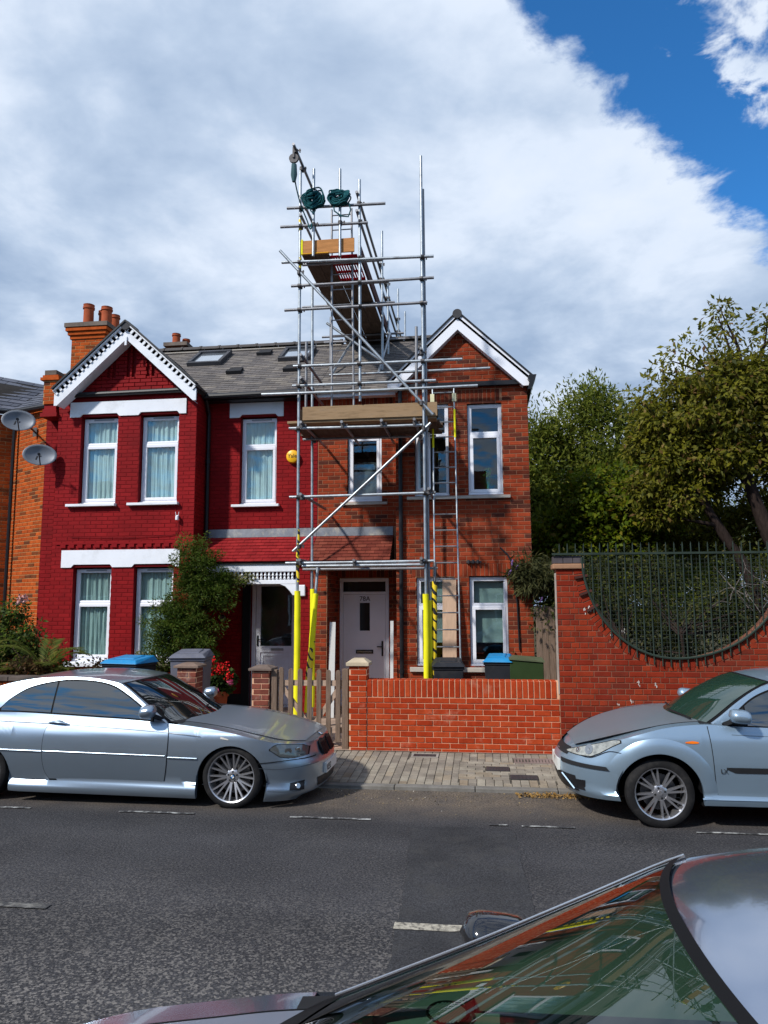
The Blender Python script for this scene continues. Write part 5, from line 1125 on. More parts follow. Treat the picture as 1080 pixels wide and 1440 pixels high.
# ------------------------------------------------------------------ bins, boxes, dishes, small fixings
def wheelie(x, y, z, rz, body, lid, label, h=1.0, w=.50, d=.55, open_=0.):
    r = root('wheelie_bin', (x, y, z), label, 'wheelie bin', 'bins in the front gardens', local=True, rz=rz)
    mb = MB(); mb.hexa([(-w*.40, -d*.38, .06), (w*.40, -d*.38, .06), (w*.40, d*.40, .06), (-w*.40, d*.40, .06)], [(-w/2, -d/2, h-.12), (w/2, -d/2, h-.12), (w/2, d/2, h-.12), (-w/2, d/2, h-.12)])
    mb.box(-w/2-.015, w/2+.015, -d/2-.015, d/2+.015, h-.119, h-.075); mb.build('body', body, r, bevel=.012)
    mb = MB(); mb.hexa([(-w/2-.03, -d/2-.045, h-.073), (w/2+.03, -d/2-.045, h-.073), (w/2+.03, d/2+.03, h-.073), (-w/2-.03, d/2+.03, h-.073)], [(-w/2+.03, -d/2+.02, h-.015), (w/2-.03, -d/2+.02, h-.015), (w/2-.03, d/2-.02, h+.03), (-w/2+.03, d/2-.02, h+.03)])
    mb.hexa([(-w*.3, -d*.3, h-.013), (w*.3, -d*.3, h-.013), (w*.3, d*.3, h+.02), (-w*.3, d*.3, h+.02)], [(-w*.27, -d*.26, h+.005), (w*.27, -d*.26, h+.005), (w*.27, d*.26, h+.04), (-w*.27, d*.26, h+.04)])
    mb.build('lid', lid, r, bevel=.012)
    mb = MB(); mb.tube([(-w*.38, d/2+.06, h-.05), (w*.38, d/2+.06, h-.05)], .014, 8); mb.bar((-w*.38, d/2, h-.06), (-w*.38, d/2+.06, h-.05), .03, .03); mb.bar((w*.38, d/2, h-.06), (w*.38, d/2+.06, h-.05), .03, .03); mb.build('handle', body, r)
    for s in (-1, 1): mb = MB(); mb.lathe([(0, -.025), (.09, -.025), (.1, 0), (.09, .025), (0, .025)], 16, Matrix.Translation((s*w*.46, d*.36, .10)) @ Matrix.Rotation(R(90), 4, 'Y')); mb.build('wheel', BLACK, r, smooth=True)
    return r
BINB = mat('bin_black', (.022, .024, .029), rough=.45, var=.15, dirt=(.07, .065, .06), dscale=6, damt=.3); BING = mat('bin_grey', (.115, .12, .15), rough=.5, var=.12, dirt=(.2, .19, .18), dscale=5, damt=.35); BINL = mat('bin_lid_blue', (.008, .19, .42), rough=.4, var=.1, dirt=(.1, .2, .3), dscale=4, damt=.3)
wheelie(-.53, 11.55, .14, R(4), BINB, BINB, 'black wheelie bin behind the garden wall beside the yellow sleeves', h=1.10, w=.44)
wheelie(.24, 11.95, .14, R(-6), BINB, BINL, 'black wheelie bin with a bright blue lid beside the green box', h=1.14, w=.40, d=.5)
wheelie(-4.36, 10.98, .12, R(8), BING, BING, 'grey wheelie bin behind the short brick pier', h=1.27, w=.50)
wheelie(-5.45, 11.2, .12, R(-12), BINB, BINL, 'blue lidded bin behind the roof of the silver coupe', h=1.16, w=.62, d=.5)
# green storage box
r = root('storage_box', (.66, 11.9, .14), 'dark green metal storage box with a sloping top behind the garden wall', 'storage box')
gm = mat('box_green', (.028, .048, .018), rough=.5, var=.12)
MB().hexa([(.40, 11.66, .14), (.90, 11.66, .14), (.90, 12.2, .14), (.40, 12.2, .14)], [(.40, 11.66, 1.245), (.90, 11.66, 1.205), (.90, 12.2, 1.22), (.40, 12.2, 1.26)]).build('body', gm, r, bevel=.01)
MB().hexa([(.385, 11.64, 1.25), (.915, 11.64, 1.209), (.915, 12.22, 1.224), (.385, 12.22, 1.265)], [(.385, 11.64, 1.272), (.915, 11.64, 1.231), (.915, 12.22, 1.25), (.385, 12.22, 1.29)]).build('lid', mat('box_lid', (.09, .105, .06), rough=.5, var=.15), r)
# side gate in the gap, with posts
r = root('side_gate', (1.05, 13.0, .15), 'grey weathered board gate in the gap beside the brick house', 'gate')
for k in range(3): MB().box(.895+k*.105, .995+k*.105, 12.95, 12.975, .15, 2.06-.01*k).build('board', WOODG, r, bevel=.004)
MB().box(1.212, 1.24, 12.92, 13.0, .15, 2.07).build('edge_strip', mat('strip_pale', (.33, .28, .24), rough=.8, var=.2), r)
o = MB().box(1.255, 1.335, 12.6, 12.68, .12, 2.06).build('fence_post', mat('post_tan', (.30, .25, .16), rough=.9, var=.25, stretch=(8, 8, 1)), bevel=.01); tag(o, 'pale tan timber post in the gap beside the tall wall', 'post')
r = root('mesh_panel', (1.45, 12.55, .12), 'green wire mesh panel in the narrow gap by the tall wall', 'mesh panel'); mb = MB()
for k in range(28): mb.bar((1.35, 12.64, .15+k*.07), (1.75, 12.64, .15+k*.07), .004, .004)
for k in range(9): mb.bar((1.35+k*.05, 12.645, .15), (1.35+k*.05, 12.645, 2.1), .004, .004, up=(0, 1, 0))
mb.build('wire', mat('mesh_teal', (.03, .12, .10), rough=.5), r, kind='stuff'); MB().box(1.34, 1.36, 12.63, 12.655, .12, 2.1).build('stake', mat('mesh_teal', None), r)
# satellite dishes
def dish(x, y, z, wall, label):
    r = root('satellite_dish', (x, y, z), label, 'satellite dish', 'satellite dishes on the house fronts', local=True, rz=0)
    face = Matrix.Rotation(R(30), 4, 'Z') @ Matrix.Rotation(R(78), 4, 'X'); n = 22; mb = MB(); rows = []
    for k in range(7):
        t = k/6; rows.append([face @ Vector((.30*t*math.cos(a), .215*t*math.sin(a), .075*t*t)) for a in [6.2832*i/n for i in range(n+1)]])
    mb.grid(rows); m = mat('dish_grey', (.14, .155, .18), rough=.5, metal=.2, var=.1); o = mb.build('reflector', m, r, smooth=True, doubles=True); sd_ = o.modifiers.new('thick', 'SOLIDIFY'); sd_.thickness = .006
    mb = MB(); a = face @ Vector((.02, -.205, .06)); b = face @ Vector((0.0, -.10, .33)); mb.tube([a, b], .011, 8); mb.build('arm', BLACK, r)
    d = (face @ Vector((0, 0, 0))-b).normalized(); mb = MB(); mb.tube([b-d*.03, b+d*.07], [.028, .02], 10); mb.bar(b+Vector((-.03, 0, -.03)), b+Vector((-.06, 0, -.10)), .02, .02); mb.build('receiver', BLACK, r)
    mb = MB(); mb.tube([(0, 0, 0), (.10, .10, -.02), (wall[0]-x, wall[1]-y, -.05)], .018, 8); mb.box(wall[0]-x-.04, wall[0]-x+.04, wall[1]-y-.02, wall[1]-y+.0, -.13, .05); mb.build('bracket', COUP, r)
dish(-8.72, 12.95, 5.58, (-8.80, 13.62), 'grey satellite dish high up, upper of the two by the orange brick house')
dish(-8.25, 12.95, 4.90, (-8.05, 13.40), 'grey satellite dish lower down at the edge of the red house')
# alarm box
r = root('alarm_box', (-3.52, 13.66, 4.89), 'round yellow alarm box on the red wall beside the scaffold pole', 'alarm box', local=True)
mb = MB(); mb.lathe([(0, .062), (.09, .060), (.118, .045), (.128, .0), (.128, -.03)], 28, Matrix.Rotation(R(90), 4, 'X')); mb.build('case', mat('alarm_yellow', (.80, .42, .012), rough=.35), r, smooth=True)
mb = MB(); mb.lathe([(.0, .03), (.10, .03), (.10, -.045)], 20, Matrix.Translation((0, -.0, -.0)) @ Matrix.Rotation(R(90), 4, 'X')); mb.build('back_plate', BLACK, r)
text('lettering', 'Yale', .105, BLACK, r, Matrix.Translation((0, -.0625, -.03)) @ Matrix.Rotation(R(90), 4, 'X'), 'CENTER', .002)
# camera
r = root('security_camera', (-5.55, 13.14, 3.70), 'tiny white security camera on the red wall under the upper windows', 'camera', local=True)
mb = MB(); mb.lathe([(0, .05), (.028, .045), (.032, 0), (.03, -.03), (0, -.04)], 12, Matrix.Translation((0, -.06, -.02))); mb.bar((0, -.01, .03), (0, -.06, .03), .03, .02); mb.build('body', UPVC, r, smooth=True)
mb = MB(); [mb.tube([(s*.02, -.06, .02), (s*.035, -.06, .10)], .005, 6) for s in (-1, 1)]; mb.build('antenna', UPVC, r)
mb = MB(); mb.tube([(.0, -.012, -.05), (.01, -.012, -.22), (-.02, -.012, -.30), (-.14, -.012, -.33), (-1.0, -.012, -.36), (-2.1, -.012, -.34)], .005, 5); mb.build('cable', mat('cable_red', (.10, .01, .012), rough=.6), r)
# ------------------------------------------------------------------ vegetation
def leafmat(name, ramp, rough=.55, tr=.5, spec=.14): return mat(name, None, ramp=ramp, rnd='island', rough=rough, var=.3, vscale=1.3, transl=tr, spec=spec)
def leaves(name, C, D, size, aspect, m, parent, fold=.25, kind=None, up=.4):
    # one small folded kite per leaf: C centres, D growth directions
    n = len(C); D = D/np.maximum(np.linalg.norm(D, axis=1, keepdims=True), 1e-6)
    rnd = nrs.normal(size=(n, 3))*.75; rnd += np.array((-.35, -.55, up+.45))
    S = np.cross(D, rnd); S /= np.maximum(np.linalg.norm(S, axis=1, keepdims=True), 1e-6); Nn = np.cross(S, D)
    L_ = size[:, None]; Wd = L_*aspect/2
    v = np.empty((n, 4, 3)); v[:, 0] = C; v[:, 1] = C+D*L_*.45+S*Wd+Nn*Wd*fold; v[:, 2] = C+D*L_-Nn*L_*.12; v[:, 3] = C+D*L_*.45-S*Wd+Nn*Wd*fold
    me = bpy.data.meshes.new(name); me.vertices.add(n*4); me.vertices.foreach_set('co', v.reshape(-1)); me.loops.add(n*4); me.loops.foreach_set('vertex_index', np.arange(n*4, dtype=np.int32))
    me.polygons.add(n); me.polygons.foreach_set('loop_start', np.arange(0, n*4, 4, dtype=np.int32)); me.polygons.foreach_set('loop_total', np.full(n, 4, dtype=np.int32))
    me.materials.append(m); me.update(calc_edges=True); me.validate()
    o = bpy.data.objects.new(name, me); return link(o, parent, kind)
def clumps(ells, shell=.55):
    out = []
    for c, r, n in ells:
        for _ in range(n):
            d = nrs.normal(size=3); d /= np.linalg.norm(d); t = shell+(1-shell)*nrs.rand()**.7 if nrs.rand() < .8 else nrs.rand()*.8
            out.append(np.array(c)+d*np.array(r)*t*(1+.16*nrs.normal()))
    return np.array(out)
def foliage(name, cl, per, cr, size, aspect, m, parent, droop=.3, jit=.35, dirs=None, kind=None, flat=.7):
    C = []; D = []
    for c in cl:
        k = max(3, int(per*nrs.uniform(.6, 1.4))); q = nrs.normal(size=(k, 3)); q /= np.maximum(1, np.linalg.norm(q, axis=1, keepdims=True)/1.75); q = q*cr*nrs.uniform(.6, 1.25)*np.array([1, 1, flat]); C.append(c+q)
        d = q/np.maximum(np.linalg.norm(q, axis=1, keepdims=True), 1e-6)+nrs.normal(size=(k, 3))*.6; d[:, 2] -= droop; D.append(d)
    C = np.concatenate(C); D = np.concatenate(D); s = size*(1+jit*nrs.uniform(-1, 1, len(C)))
    return leaves(name, C, D, s, aspect, m, parent, kind=kind)
BARK = mat('bark', (.030, .021, .018), rough=.95, var=.35, vscale=5, stretch=(6, 6, 1.2), bump=1.0, bscale=9, dirt=(.012, .009, .008), dscale=3, damt=.7)
def limb(mb, p, q, r0, r1, wob=.12, n=7):
    p, q = Vector(p), Vector(q); P = []; d = (q-p); pr = d.orthogonal().normalized(); p2 = d.cross(pr).normalized(); a, b = rng.uniform(-1, 1), rng.uniform(-1, 1)
    for i in range(n+1):
        t = i/n; w = d.length*wob*math.sin(math.pi*t)+d.length*.03*math.sin(7*t+a*3); P.append(p+d*t+pr*w*a+p2*w*b)
    mb.tube(P, [r0+(r1-r0)*i/n for i in range(n+1)], 7); return P
def tree(name, loc, label, trunks, ells, per, cr, size, aspect, m, group=None, shell=.5, droop=.3, nl=26, cat='tree', flat=.7, extra=None, nlim=(.035, .008)):
    r = root(name, loc, label, cat, group)
    cl = clumps(ells, shell)
    if extra is not None: cl = np.concatenate([cl, np.array(extra)])
    mb = MB(); ends = []
    for pts, r0, r1 in trunks:
        P = smooth_pts(pts, 4); k = len(P); mb.tube([Vector(p) for p in P], [r0+(r1-r0)*i/(k-1)+.008*math.sin(i*1.7) for i in range(k)], 9); ends += [Vector(P[int(k*t)-1]) for t in (.45, .6, .75, .9, 1)]
    idx = nrs.choice(len(cl), min(nl, len(cl)), replace=False)
    for i in list(idx)+list(range(len(cl)-(len(extra) if extra is not None else 0), len(cl))):
        q = Vector(cl[i]); p = min(ends, key=lambda e: (e-q).length+max(0, e.z-q.z)*1.5); P = limb(mb, p, q, nlim[0]+.006*(p-q).length, nlim[1])
    mb.build('trunk', BARK, r, smooth=True, ang=70)
    foliage('crown', cl, per, cr, size, aspect, m, r, droop=droop, flat=flat); return r
L_olive = leafmat('leaf_olive', [(0., (.045, .058, .010)), (.3, (.115, .118, .010)), (.62, (.185, .172, .013)), (.88, (.19, .185, .035)), (.96, (.20, .13, .04)), (1., (.14, .07, .03))])
L_will = leafmat('leaf_willow', [(0., (.045, .066, .010)), (.4, (.105, .135, .017)), (.75, (.16, .185, .024)), (1., (.21, .21, .035))])
L_bright = leafmat('leaf_bright', [(0., (.04, .062, .005)), (.4, (.09, .135, .006)), (.75, (.15, .185, .009)), (.93, (.20, .19, .012)), (1., (.15, .09, .02))])
L_dark = leafmat('leaf_dark', [(0., (.022, .032, .010)), (.5, (.042, .055, .015)), (.85, (.08, .09, .022)), (1., (.13, .11, .04))])
L_cypr = leafmat('leaf_climber', [(0., (.030, .052, .008)), (.5, (.058, .098, .012)), (.85, (.09, .135, .018)), (1., (.14, .15, .03))])
def trees():
    # the big fruit tree at the right, growing behind the tall wall
    ex = [(3.0, 13.2, 5.75), (2.75, 13.3, 5.6), (3.35, 13.2, 6.3), (3.6, 13.1, 6.45), (3.2, 13.3, 6.15), (4.25, 13.4, 7.15), (4.35, 13.4, 6.9), (4.3, 13.4, 7.3), (5.15, 13.6, 7.15), (5.4, 13.6, 7.0), (5.2, 13.5, 6.85), (5.75, 13.7, 6.9), (2.9, 13.0, 5.45), (3.9, 13.2, 6.6), (4.5, 13.3, 6.75)]
    tree('fruit_tree', (5.3, 13.9, .15), 'large olive green tree with dark leaning trunks behind the tall wall',
         [([(5.2, 13.0, .15), (5.02, 13.0, 2.2), (4.72, 13.0, 3.2), (4.42, 13.0, 4.2), (4.35, 13.1, 5.0), (4.55, 13.3, 5.8)], .15, .07), ([(5.0, 13.2, .15), (4.45, 13.1, 2.4), (4.05, 13.1, 3.2), (3.7, 13.1, 3.9), (3.5, 13.2, 4.6)], .11, .05), ([(5.5, 13.6, 2.2), (6.0, 13.7, 3.6), (6.3, 13.8, 5.0)], .10, .05)],
         [((4.6, 13.5, 5.6), (1.35, 1.1, 1.0), 150), ((3.8, 13.4, 5.0), (.95, .9, .85), 90), ((5.9, 13.7, 5.9), (1.2, 1.1, .85), 95), ((5.6, 14.1, 4.75), (1.0, .7, .45), 28), ((3.6, 13.6, 4.0), (.6, .6, .5), 30), ((6.7, 13.8, 5.0), (1.0, 1.0, .9), 45), ((3.1, 13.4, 5.0), (.5, .6, .5), 20), ((4.6, 14.6, 3.6), (1.3, .5, .7), 60), ((3.3, 13.3, 4.1), (.7, .6, .6), 44), ((5.9, 14.3, 3.9), (1.0, .5, .8), 50), ((4.1, 13.0, 4.45), (.45, .35, .3), 14), ((4.9, 13.1, 4.6), (.5, .35, .25), 12)],
         92, .175, .108, .44, L_olive, 'trees behind the tall wall', droop=.45, extra=ex, nl=40)
    # tall loose trees farther back
    tree('bushy_tree', (2.7, 21.0, .25), 'tall feathery green tree just right of the brick house, farther back',
         [([(2.7, 21, .2), (2.6, 21, 3), (2.5, 21, 5.5), (2.6, 21, 7)], .22, .06), ([(3.6, 21.3, .2), (3.7, 21.3, 4), (3.9, 21.3, 7)], .18, .05)],
         [((2.0, 21, 4.9), (1.2, 1.4, 2.3), 130), ((3.5, 21.2, 5.6), (1.4, 1.4, 2.2), 150), ((2.7, 20.8, 3.2), (2.1, 1.3, 1.8), 110), ((1.75, 20.9, 6.7), (.5, .6, .55), 18), ((3.1, 21, 7.5), (.7, .8, .5), 26), ((4.9, 21.3, 5.9), (1.1, 1.2, 1.7), 70), ((1.0, 20.8, 4.5), (.9, 1.2, 2.3), 90), ((2.6, 21.6, 4.9), (2.2, .9, 2.1), 110)],
         120, .30, .145, .32, L_will, 'trees behind the tall wall', droop=-.25, flat=1.1)
    tree('bushy_tree', (7.0, 22.0, .25), 'low dark tree seen through the gaps under the big tree at the right',
         [([(7, 22, .2), (7, 22, 3), (7.2, 22, 4.6)], .2, .06)], [((6.6, 22, 3.0), (2.6, 1.4, 1.9), 150), ((9.5, 22, 3.8), (2.0, 1.4, 2.2), 90), ((5.6, 21.5, 4.0), (1.0, 1.2, 1.0), 45)], 110, .3, .15, .32, L_will, 'trees behind the tall wall')
    tree('shrub', (2.5, 15.2, .2), 'bright yellow green leafy shrub above the railing, beside the brick house',
         [([(2.5, 15.2, .2), (2.5, 15.2, 2), (2.7, 15.2, 3.4)], .06, .03), ([(1.9, 15.1, .2), (1.8, 15.1, 2.6)], .05, .02)],
         [((2.5, 14.9, 3.7), (1.1, .7, 1.0), 125), ((1.75, 14.9, 3.1), (.65, .6, 1.0), 80), ((3.3, 15.2, 3.0), (.9, .7, .8), 70), ((2.3, 15.0, 2.2), (1.3, .6, .8), 70)], 85, .17, .105, .62, L_bright, 'shrubs behind the tall wall', cat='shrub', nl=20)
    tree('shrub', (2.4, 12.9, .12), 'dark tangled shrub filling the railing opening behind the wall',
         [([(2.2, 12.3, .1), (2.2, 12.3, 1.5)], .05, .02), ([(3.2, 12.4, .1), (3.1, 12.4, 1.6)], .05, .02)],
         [((1.7, 13.0, 2.0), (.75, .45, .75), 60), ((2.7, 13.1, 1.7), (.95, .5, .8), 80), ((3.7, 13.2, 1.9), (.9, .5, .8), 70), ((2.4, 13.4, 2.7), (1.2, .4, .4), 40), ((4.7, 13.2, 2.2), (.9, .5, .8), 60), ((2.6, 13.5, 1.0), (2.4, .4, .9), 110)], 48, .17, .075, .38, L_dark, 'shrubs behind the tall wall', cat='shrub', nl=60, nlim=(.008, .003))
    r = root('dead_branch', (3.9, 11.3, 1.2), 'pale bare twigs poking over the railing at the right edge', 'branch')
    mb = MB(); tw = mat('pale_twig', (.15, .13, .12), rough=.9, var=.2)
    for k in range(26):
        p = (rng.uniform(3.4, 4.3), rng.uniform(10.7, 11.2), rng.uniform(1.9, 2.4)); q = (p[0]+rng.uniform(-.45, .35), p[1]+rng.uniform(-.2, .2), p[2]+rng.uniform(-.15, .6)); limb(mb, p, q, .006, .002, n=5)
    limb(mb, (4.6, 11.4, .1), (3.8, 10.9, 2.2), .02, .008); mb.build('twigs', tw, r, smooth=True)
    # climber on the left house
    tree('climbing_shrub', (-5.0, 12.75, .15), 'tall dark green evergreen shrub growing against the red house between window and porch',
         [([(-5.0, 12.75, .15), (-5.05, 12.7, 1.0), (-4.95, 12.7, 2.2), (-5.0, 12.7, 3.0)], .06, .02), ([(-5.2, 12.7, .15), (-5.4, 12.7, 1.4)], .04, .015)],
         [((-5.0, 12.68, 2.75), (.42, .33, .52), 85), ((-4.95, 12.68, 2.15), (.55, .36, .6), 95), ((-5.3, 12.62, 1.6), (.50, .36, .55), 95), ((-5.62, 12.6, 1.2), (.25, .3, .32), 40), ((-4.62, 12.75, 2.45), (.28, .22, .25), 34), ((-5.0, 12.65, 1.35), (.45, .32, .5), 60), ((-5.45, 12.6, 2.0), (.2, .22, .35), 18)],
         95, .085, .055, .30, L_cypr, cat='shrub', nl=30, nlim=(.008, .003), droop=.1)
    l2 = leafmat('leaf_variegated', [(0., (.05, .07, .015)), (.6, (.14, .14, .04)), (1., (.40, .36, .22))])
    r = root('trailing_plant', (-4.25, 12.95, 2.4), 'trailing yellowish creeper hanging along the white porch valance', 'plant'); foliage('leaves', clumps([((-4.45, 12.98, 2.55), (.45, .10, .14), 30)], .2), 24, .06, .06, .55, l2, r)
    r = root('trailing_plant', (-5.7, 12.5, 1.0), 'pale variegated creeper at the foot of the tall evergreen shrub', 'plant'); foliage('leaves', clumps([((-5.75, 12.4, 1.05), (.45, .2, .22), 45)], .2), 26, .07, .06, .6, l2, r)
    # buddleia at the corner of the brick house
    tree('buddleia', (.95, 12.95, 1.0), 'grey green arching buddleia with purple tips hanging at the corner of the brick house',
         [([(1.0, 13.05, .15), (.95, 13.0, 1.6), (.9, 12.95, 2.5)], .025, .012)],
         [((.88, 12.9, 2.50), (.34, .28, .22), 44), ((1.1, 12.85, 2.58), (.22, .22, .2), 20), ((.66, 12.95, 2.62), (.17, .2, .16), 10), ((.8, 12.9, 2.78), (.16, .2, .14), 7)], 34, .10, .15, .16, leafmat('leaf_buddleia', [(0., (.035, .042, .016)), (.5, (.075, .08, .03)), (1., (.13, .125, .05))]), cat='shrub', droop=.5, nl=30, nlim=(.006, .002))
    r = bpy.data.objects['buddleia']; mb = MB(); fm = mat('buddleia_purple', (.16, .09, .25), rough=.8, var=.2)
    for p in ((.52, 12.8, 2.78), (.60, 12.8, 2.70), (.48, 12.85, 2.62), (1.22, 12.75, 2.82), (.98, 12.72, 2.16)): mb.lathe([(.0, .06), (.014, .03), (.02, -.02), (.0, -.06)], 8, Matrix.Translation(p) @ Matrix.Rotation(rng.uniform(-.8, .8), 4, 'Y'))
    mb.build('flower', fm, r, smooth=True)
    # geranium pot
    r = root('potted_geranium', (-4.42, 12.25, .15), 'terracotta pot of bright red geraniums by the porch of the red house', 'potted plant')
    mb = MB(); mb.lathe([(0, .15), (.13, .15), (.185, .58), (.205, .585), (.21, .67), (.19, .67), (.175, .60), (.0, .60)], 24, Matrix.Translation((-4.42, 12.25, 0))); mb.build('pot', TERRA, r, smooth=True)
    foliage('foliage', clumps([((-4.42, 12.2, .86), (.30, .26, .22), 70)], .3), 30, .06, .075, .9, leafmat('leaf_geranium', [(0., (.02, .04, .012)), (.6, (.045, .09, .02)), (1., (.08, .13, .03))]), r)
    fm = mat('petal_red', None, ramp=[(0., (.45, .008, .012)), (1., (.62, .02, .02))], rnd='island', rough=.6, var=.15); fp = mat('petal_pink', None, ramp=[(0., (.50, .05, .16)), (1., (.55, .12, .2))], rnd='island', rough=.6)
    hs = [(-4.58, 12.05, 1.12), (-4.44, 12.02, 1.20), (-4.30, 12.0, 1.02), (-4.42, 11.98, 1.01), (-4.20, 12.02, 1.08), (-4.62, 12.0, 1.0), (-4.50, 12.1, 1.16), (-4.35, 12.1, 1.1)]
    for hset, m in ((hs+[(-4.12, 12.0, .93)], fm), ([(-4.33, 11.95, .72), (-4.10, 12.0, .84)], fp)):
        for h in hset:
            q = np.array(h)+nrs.normal(size=(46, 3))*(.034 if m is fm else .02); leaves('bloom', q, nrs.normal(size=(46, 3)), np.full(46, .035), .9, m, r)
    # front garden at the far left
    tree('garden_shrub', (-7.35, 11.5, .15), 'mixed green shrub at the left edge in front of the orange house',
         [([(-7.3, 11.4, .15), (-7.3, 11.4, 1.2)], .03, .01)], [((-7.75, 11.7, 1.55), (.42, .35, .55), 60), ((-7.4, 11.7, 1.25), (.35, .3, .35), 40), ((-7.9, 11.6, 1.2), (.5, .3, .45), 50), ((-7.0, 11.8, 1.05), (.3, .25, .2), 20)], 46, .09, .07, .5, leafmat('leaf_garden', [(0., (.02, .035, .012)), (.5, (.07, .11, .02)), (.85, (.14, .19, .025)), (1., (.18, .14, .06))]), cat='shrub', nl=12, nlim=(.008, .003))
    r = root('red_leaf_shrub', (-6.75, 11.1, .15), 'low reddish brown leaved shrub behind the coupe at the left', 'shrub'); foliage('leaves', clumps([((-6.95, 10.95, 1.12), (.55, .2, .16), 40), ((-5.95, 11.2, 1.12), (.25, .15, .1), 12)], .2), 26, .07, .06, .5, leafmat('leaf_rust', [(0., (.05, .03, .012)), (.5, (.11, .055, .025)), (1., (.10, .09, .03))]), r)
    r = root('rose_bush', (-7.5, 11.7, .15), 'leafy stem with a pale pink bloom at the left edge', 'plant'); foliage('leaves', clumps([((-7.75, 11.7, 1.95), (.22, .2, .35), 22)], .2), 22, .07, .06, .6, leafmat('leaf_garden', None), r)
    q = np.array((-7.52, 11.5, 2.20))+nrs.normal(size=(60, 3))*.035; leaves('bloom', q, nrs.normal(size=(60, 3)), np.full(60, .05), .9, mat('petal_pale', (.50, .28, .26), rough=.7), r)
    # palm fronds
    r = root('palm', (-6.85, 11.15, .15), 'small feathery palm with arching fronds behind the coupe at the left', 'palm')
    lm = leafmat('leaf_palm', [(0., (.05, .075, .014)), (.6, (.11, .14, .025)), (1., (.20, .18, .04))]); st = mat('palm_stem', (.09, .10, .03), rough=.6)
    mb = MB(); mb.tube([(-6.85, 11.15, .15), (-6.85, 11.15, 1.1)], .06, 8); mb.build('stem', BARK, r, smooth=True)
    for k, (dx, dy, h, ln) in enumerate([(.75, -.2, .55, 1.05), (-.2, -.25, .75, 1.0), (.35, .1, .42, .9), (-.55, -.1, .6, 1.0), (.25, -.35, .25, .9), (-.85, .0, .2, .9), (.55, -.25, .1, .8), (-.1, .3, .7, 1.0), (-.5, -.3, .1, .8)]):
        P = []; n = 14; d = Vector((dx, dy, 0)).normalized()
        for i in range(n+1): t = i/n; P.append(Vector((-6.85, 11.15, 1.08))+d*ln*t*.8+Vector((0, 0, h*1.9*t-h*1.35*t*t)))
        mb = MB(); mb.tube(P, [.010*(1-.8*i/n) for i in range(n+1)], 5)
        side = d.cross(Vector((0, 0, 1)))
        for i in range(2, n*3):
            t = i/(n*3); j = min(int(t*n), n-1); p = P[j].lerp(P[j+1], t*n-j); tg = (P[j+1]-P[j]).normalized(); l_ = .26*math.sin(math.pi*min(t*.9+.12, 1))+.05
            for s in (-1, 1):
                q = p+tg*l_*.65+side*s*l_*.6+Vector((0, 0, -.10*l_+rng.uniform(-.02, .02))); w = tg*.013; mb.add([p-w, p.lerp(q, .5)-w*1.3, q, p.lerp(q, .5)+w*1.3], [(0, 1, 2, 3)])
        mb.build('frond', lm, r)
    # dry leaf litter by the kerb under the hatchback's nose
    n = 900; C = np.column_stack([nrs.uniform(.35, 2.0, n), 8.66-np.abs(nrs.normal(size=n))*.07, np.full(n, .012)+nrs.rand(n)*.02]); D = nrs.normal(size=(n, 3))*np.array([1, 1, .25])
    o = leaves('leaf_litter', C, D, nrs.uniform(.018, .045, n), .5, mat('dry_leaf', None, ramp=[(0., (.16, .09, .03)), (.6, (.30, .18, .06)), (1., (.22, .15, .08))], rnd='island', rough=.9, var=.1), None, kind='stuff')
    n = 260; C = np.column_stack([nrs.uniform(-1.9, .6, n), 8.70-np.abs(nrs.normal(size=n))*.35, np.full(n, .010)]); C = C[C[:, 1] > 7.7]; D = nrs.normal(size=(len(C), 3))*np.array([1, 1, .2])
    leaves('road_litter', C, D, nrs.uniform(.01, .026, len(C)), .6, mat('litter_grey', None, ramp=[(0., (.10, .08, .05)), (.85, (.22, .17, .10)), (1., (.5, .48, .44))], rnd='island', rough=.9, var=.1), None, kind='stuff')
trees()
# ------------------------------------------------------------------ cars
def paint(name, col, dirt, rough=.28, metal=.75, coat=.7, damt=.2):
    m = mat(name, col, rough=rough, metal=metal, var=.04, vscale=2, coat=coat, dirt=dirt, dscale=2.0, damt=damt, coords='obj'); return m
TYRE = mat('tyre_rubber', (.018, .018, .019), rough=.8, var=.2, dirt=(.06, .055, .05), dscale=8, damt=.35)
ALLOY = mat('alloy', (.58, .58, .60), rough=.3, metal=.9, var=.08); DISC = mat('brake_disc', (.10, .10, .105), rough=.5, metal=.7); WELL = mat('wheel_well', (.008, .008, .009), rough=.9, var=.1)
CGLASS = mat('car_glass', (.006, .009, .010), rough=.015, var=0, spec=.5, ior=2.3)
SEAL = mat('rubber_seal', (.008, .008, .009), rough=.6, var=.1); TRIM = mat('black_trim', (.02, .021, .023), rough=.5, var=.12)
LENS = mat('headlamp_lens', (.075, .082, .08), rough=.06, metal=.0, var=.1, ior=1.9, coat=.6); LENS2 = mat('reflector', (.46, .46, .45), rough=.2, metal=.9, var=.1)
CHR = mat('chrome', None); AMBER = mat('amber_lens', (.75, .16, .01), rough=.12, coat=.5); PLATE = mat('plate_white', (.62, .62, .58), rough=.4)
P_EXP = 1.55
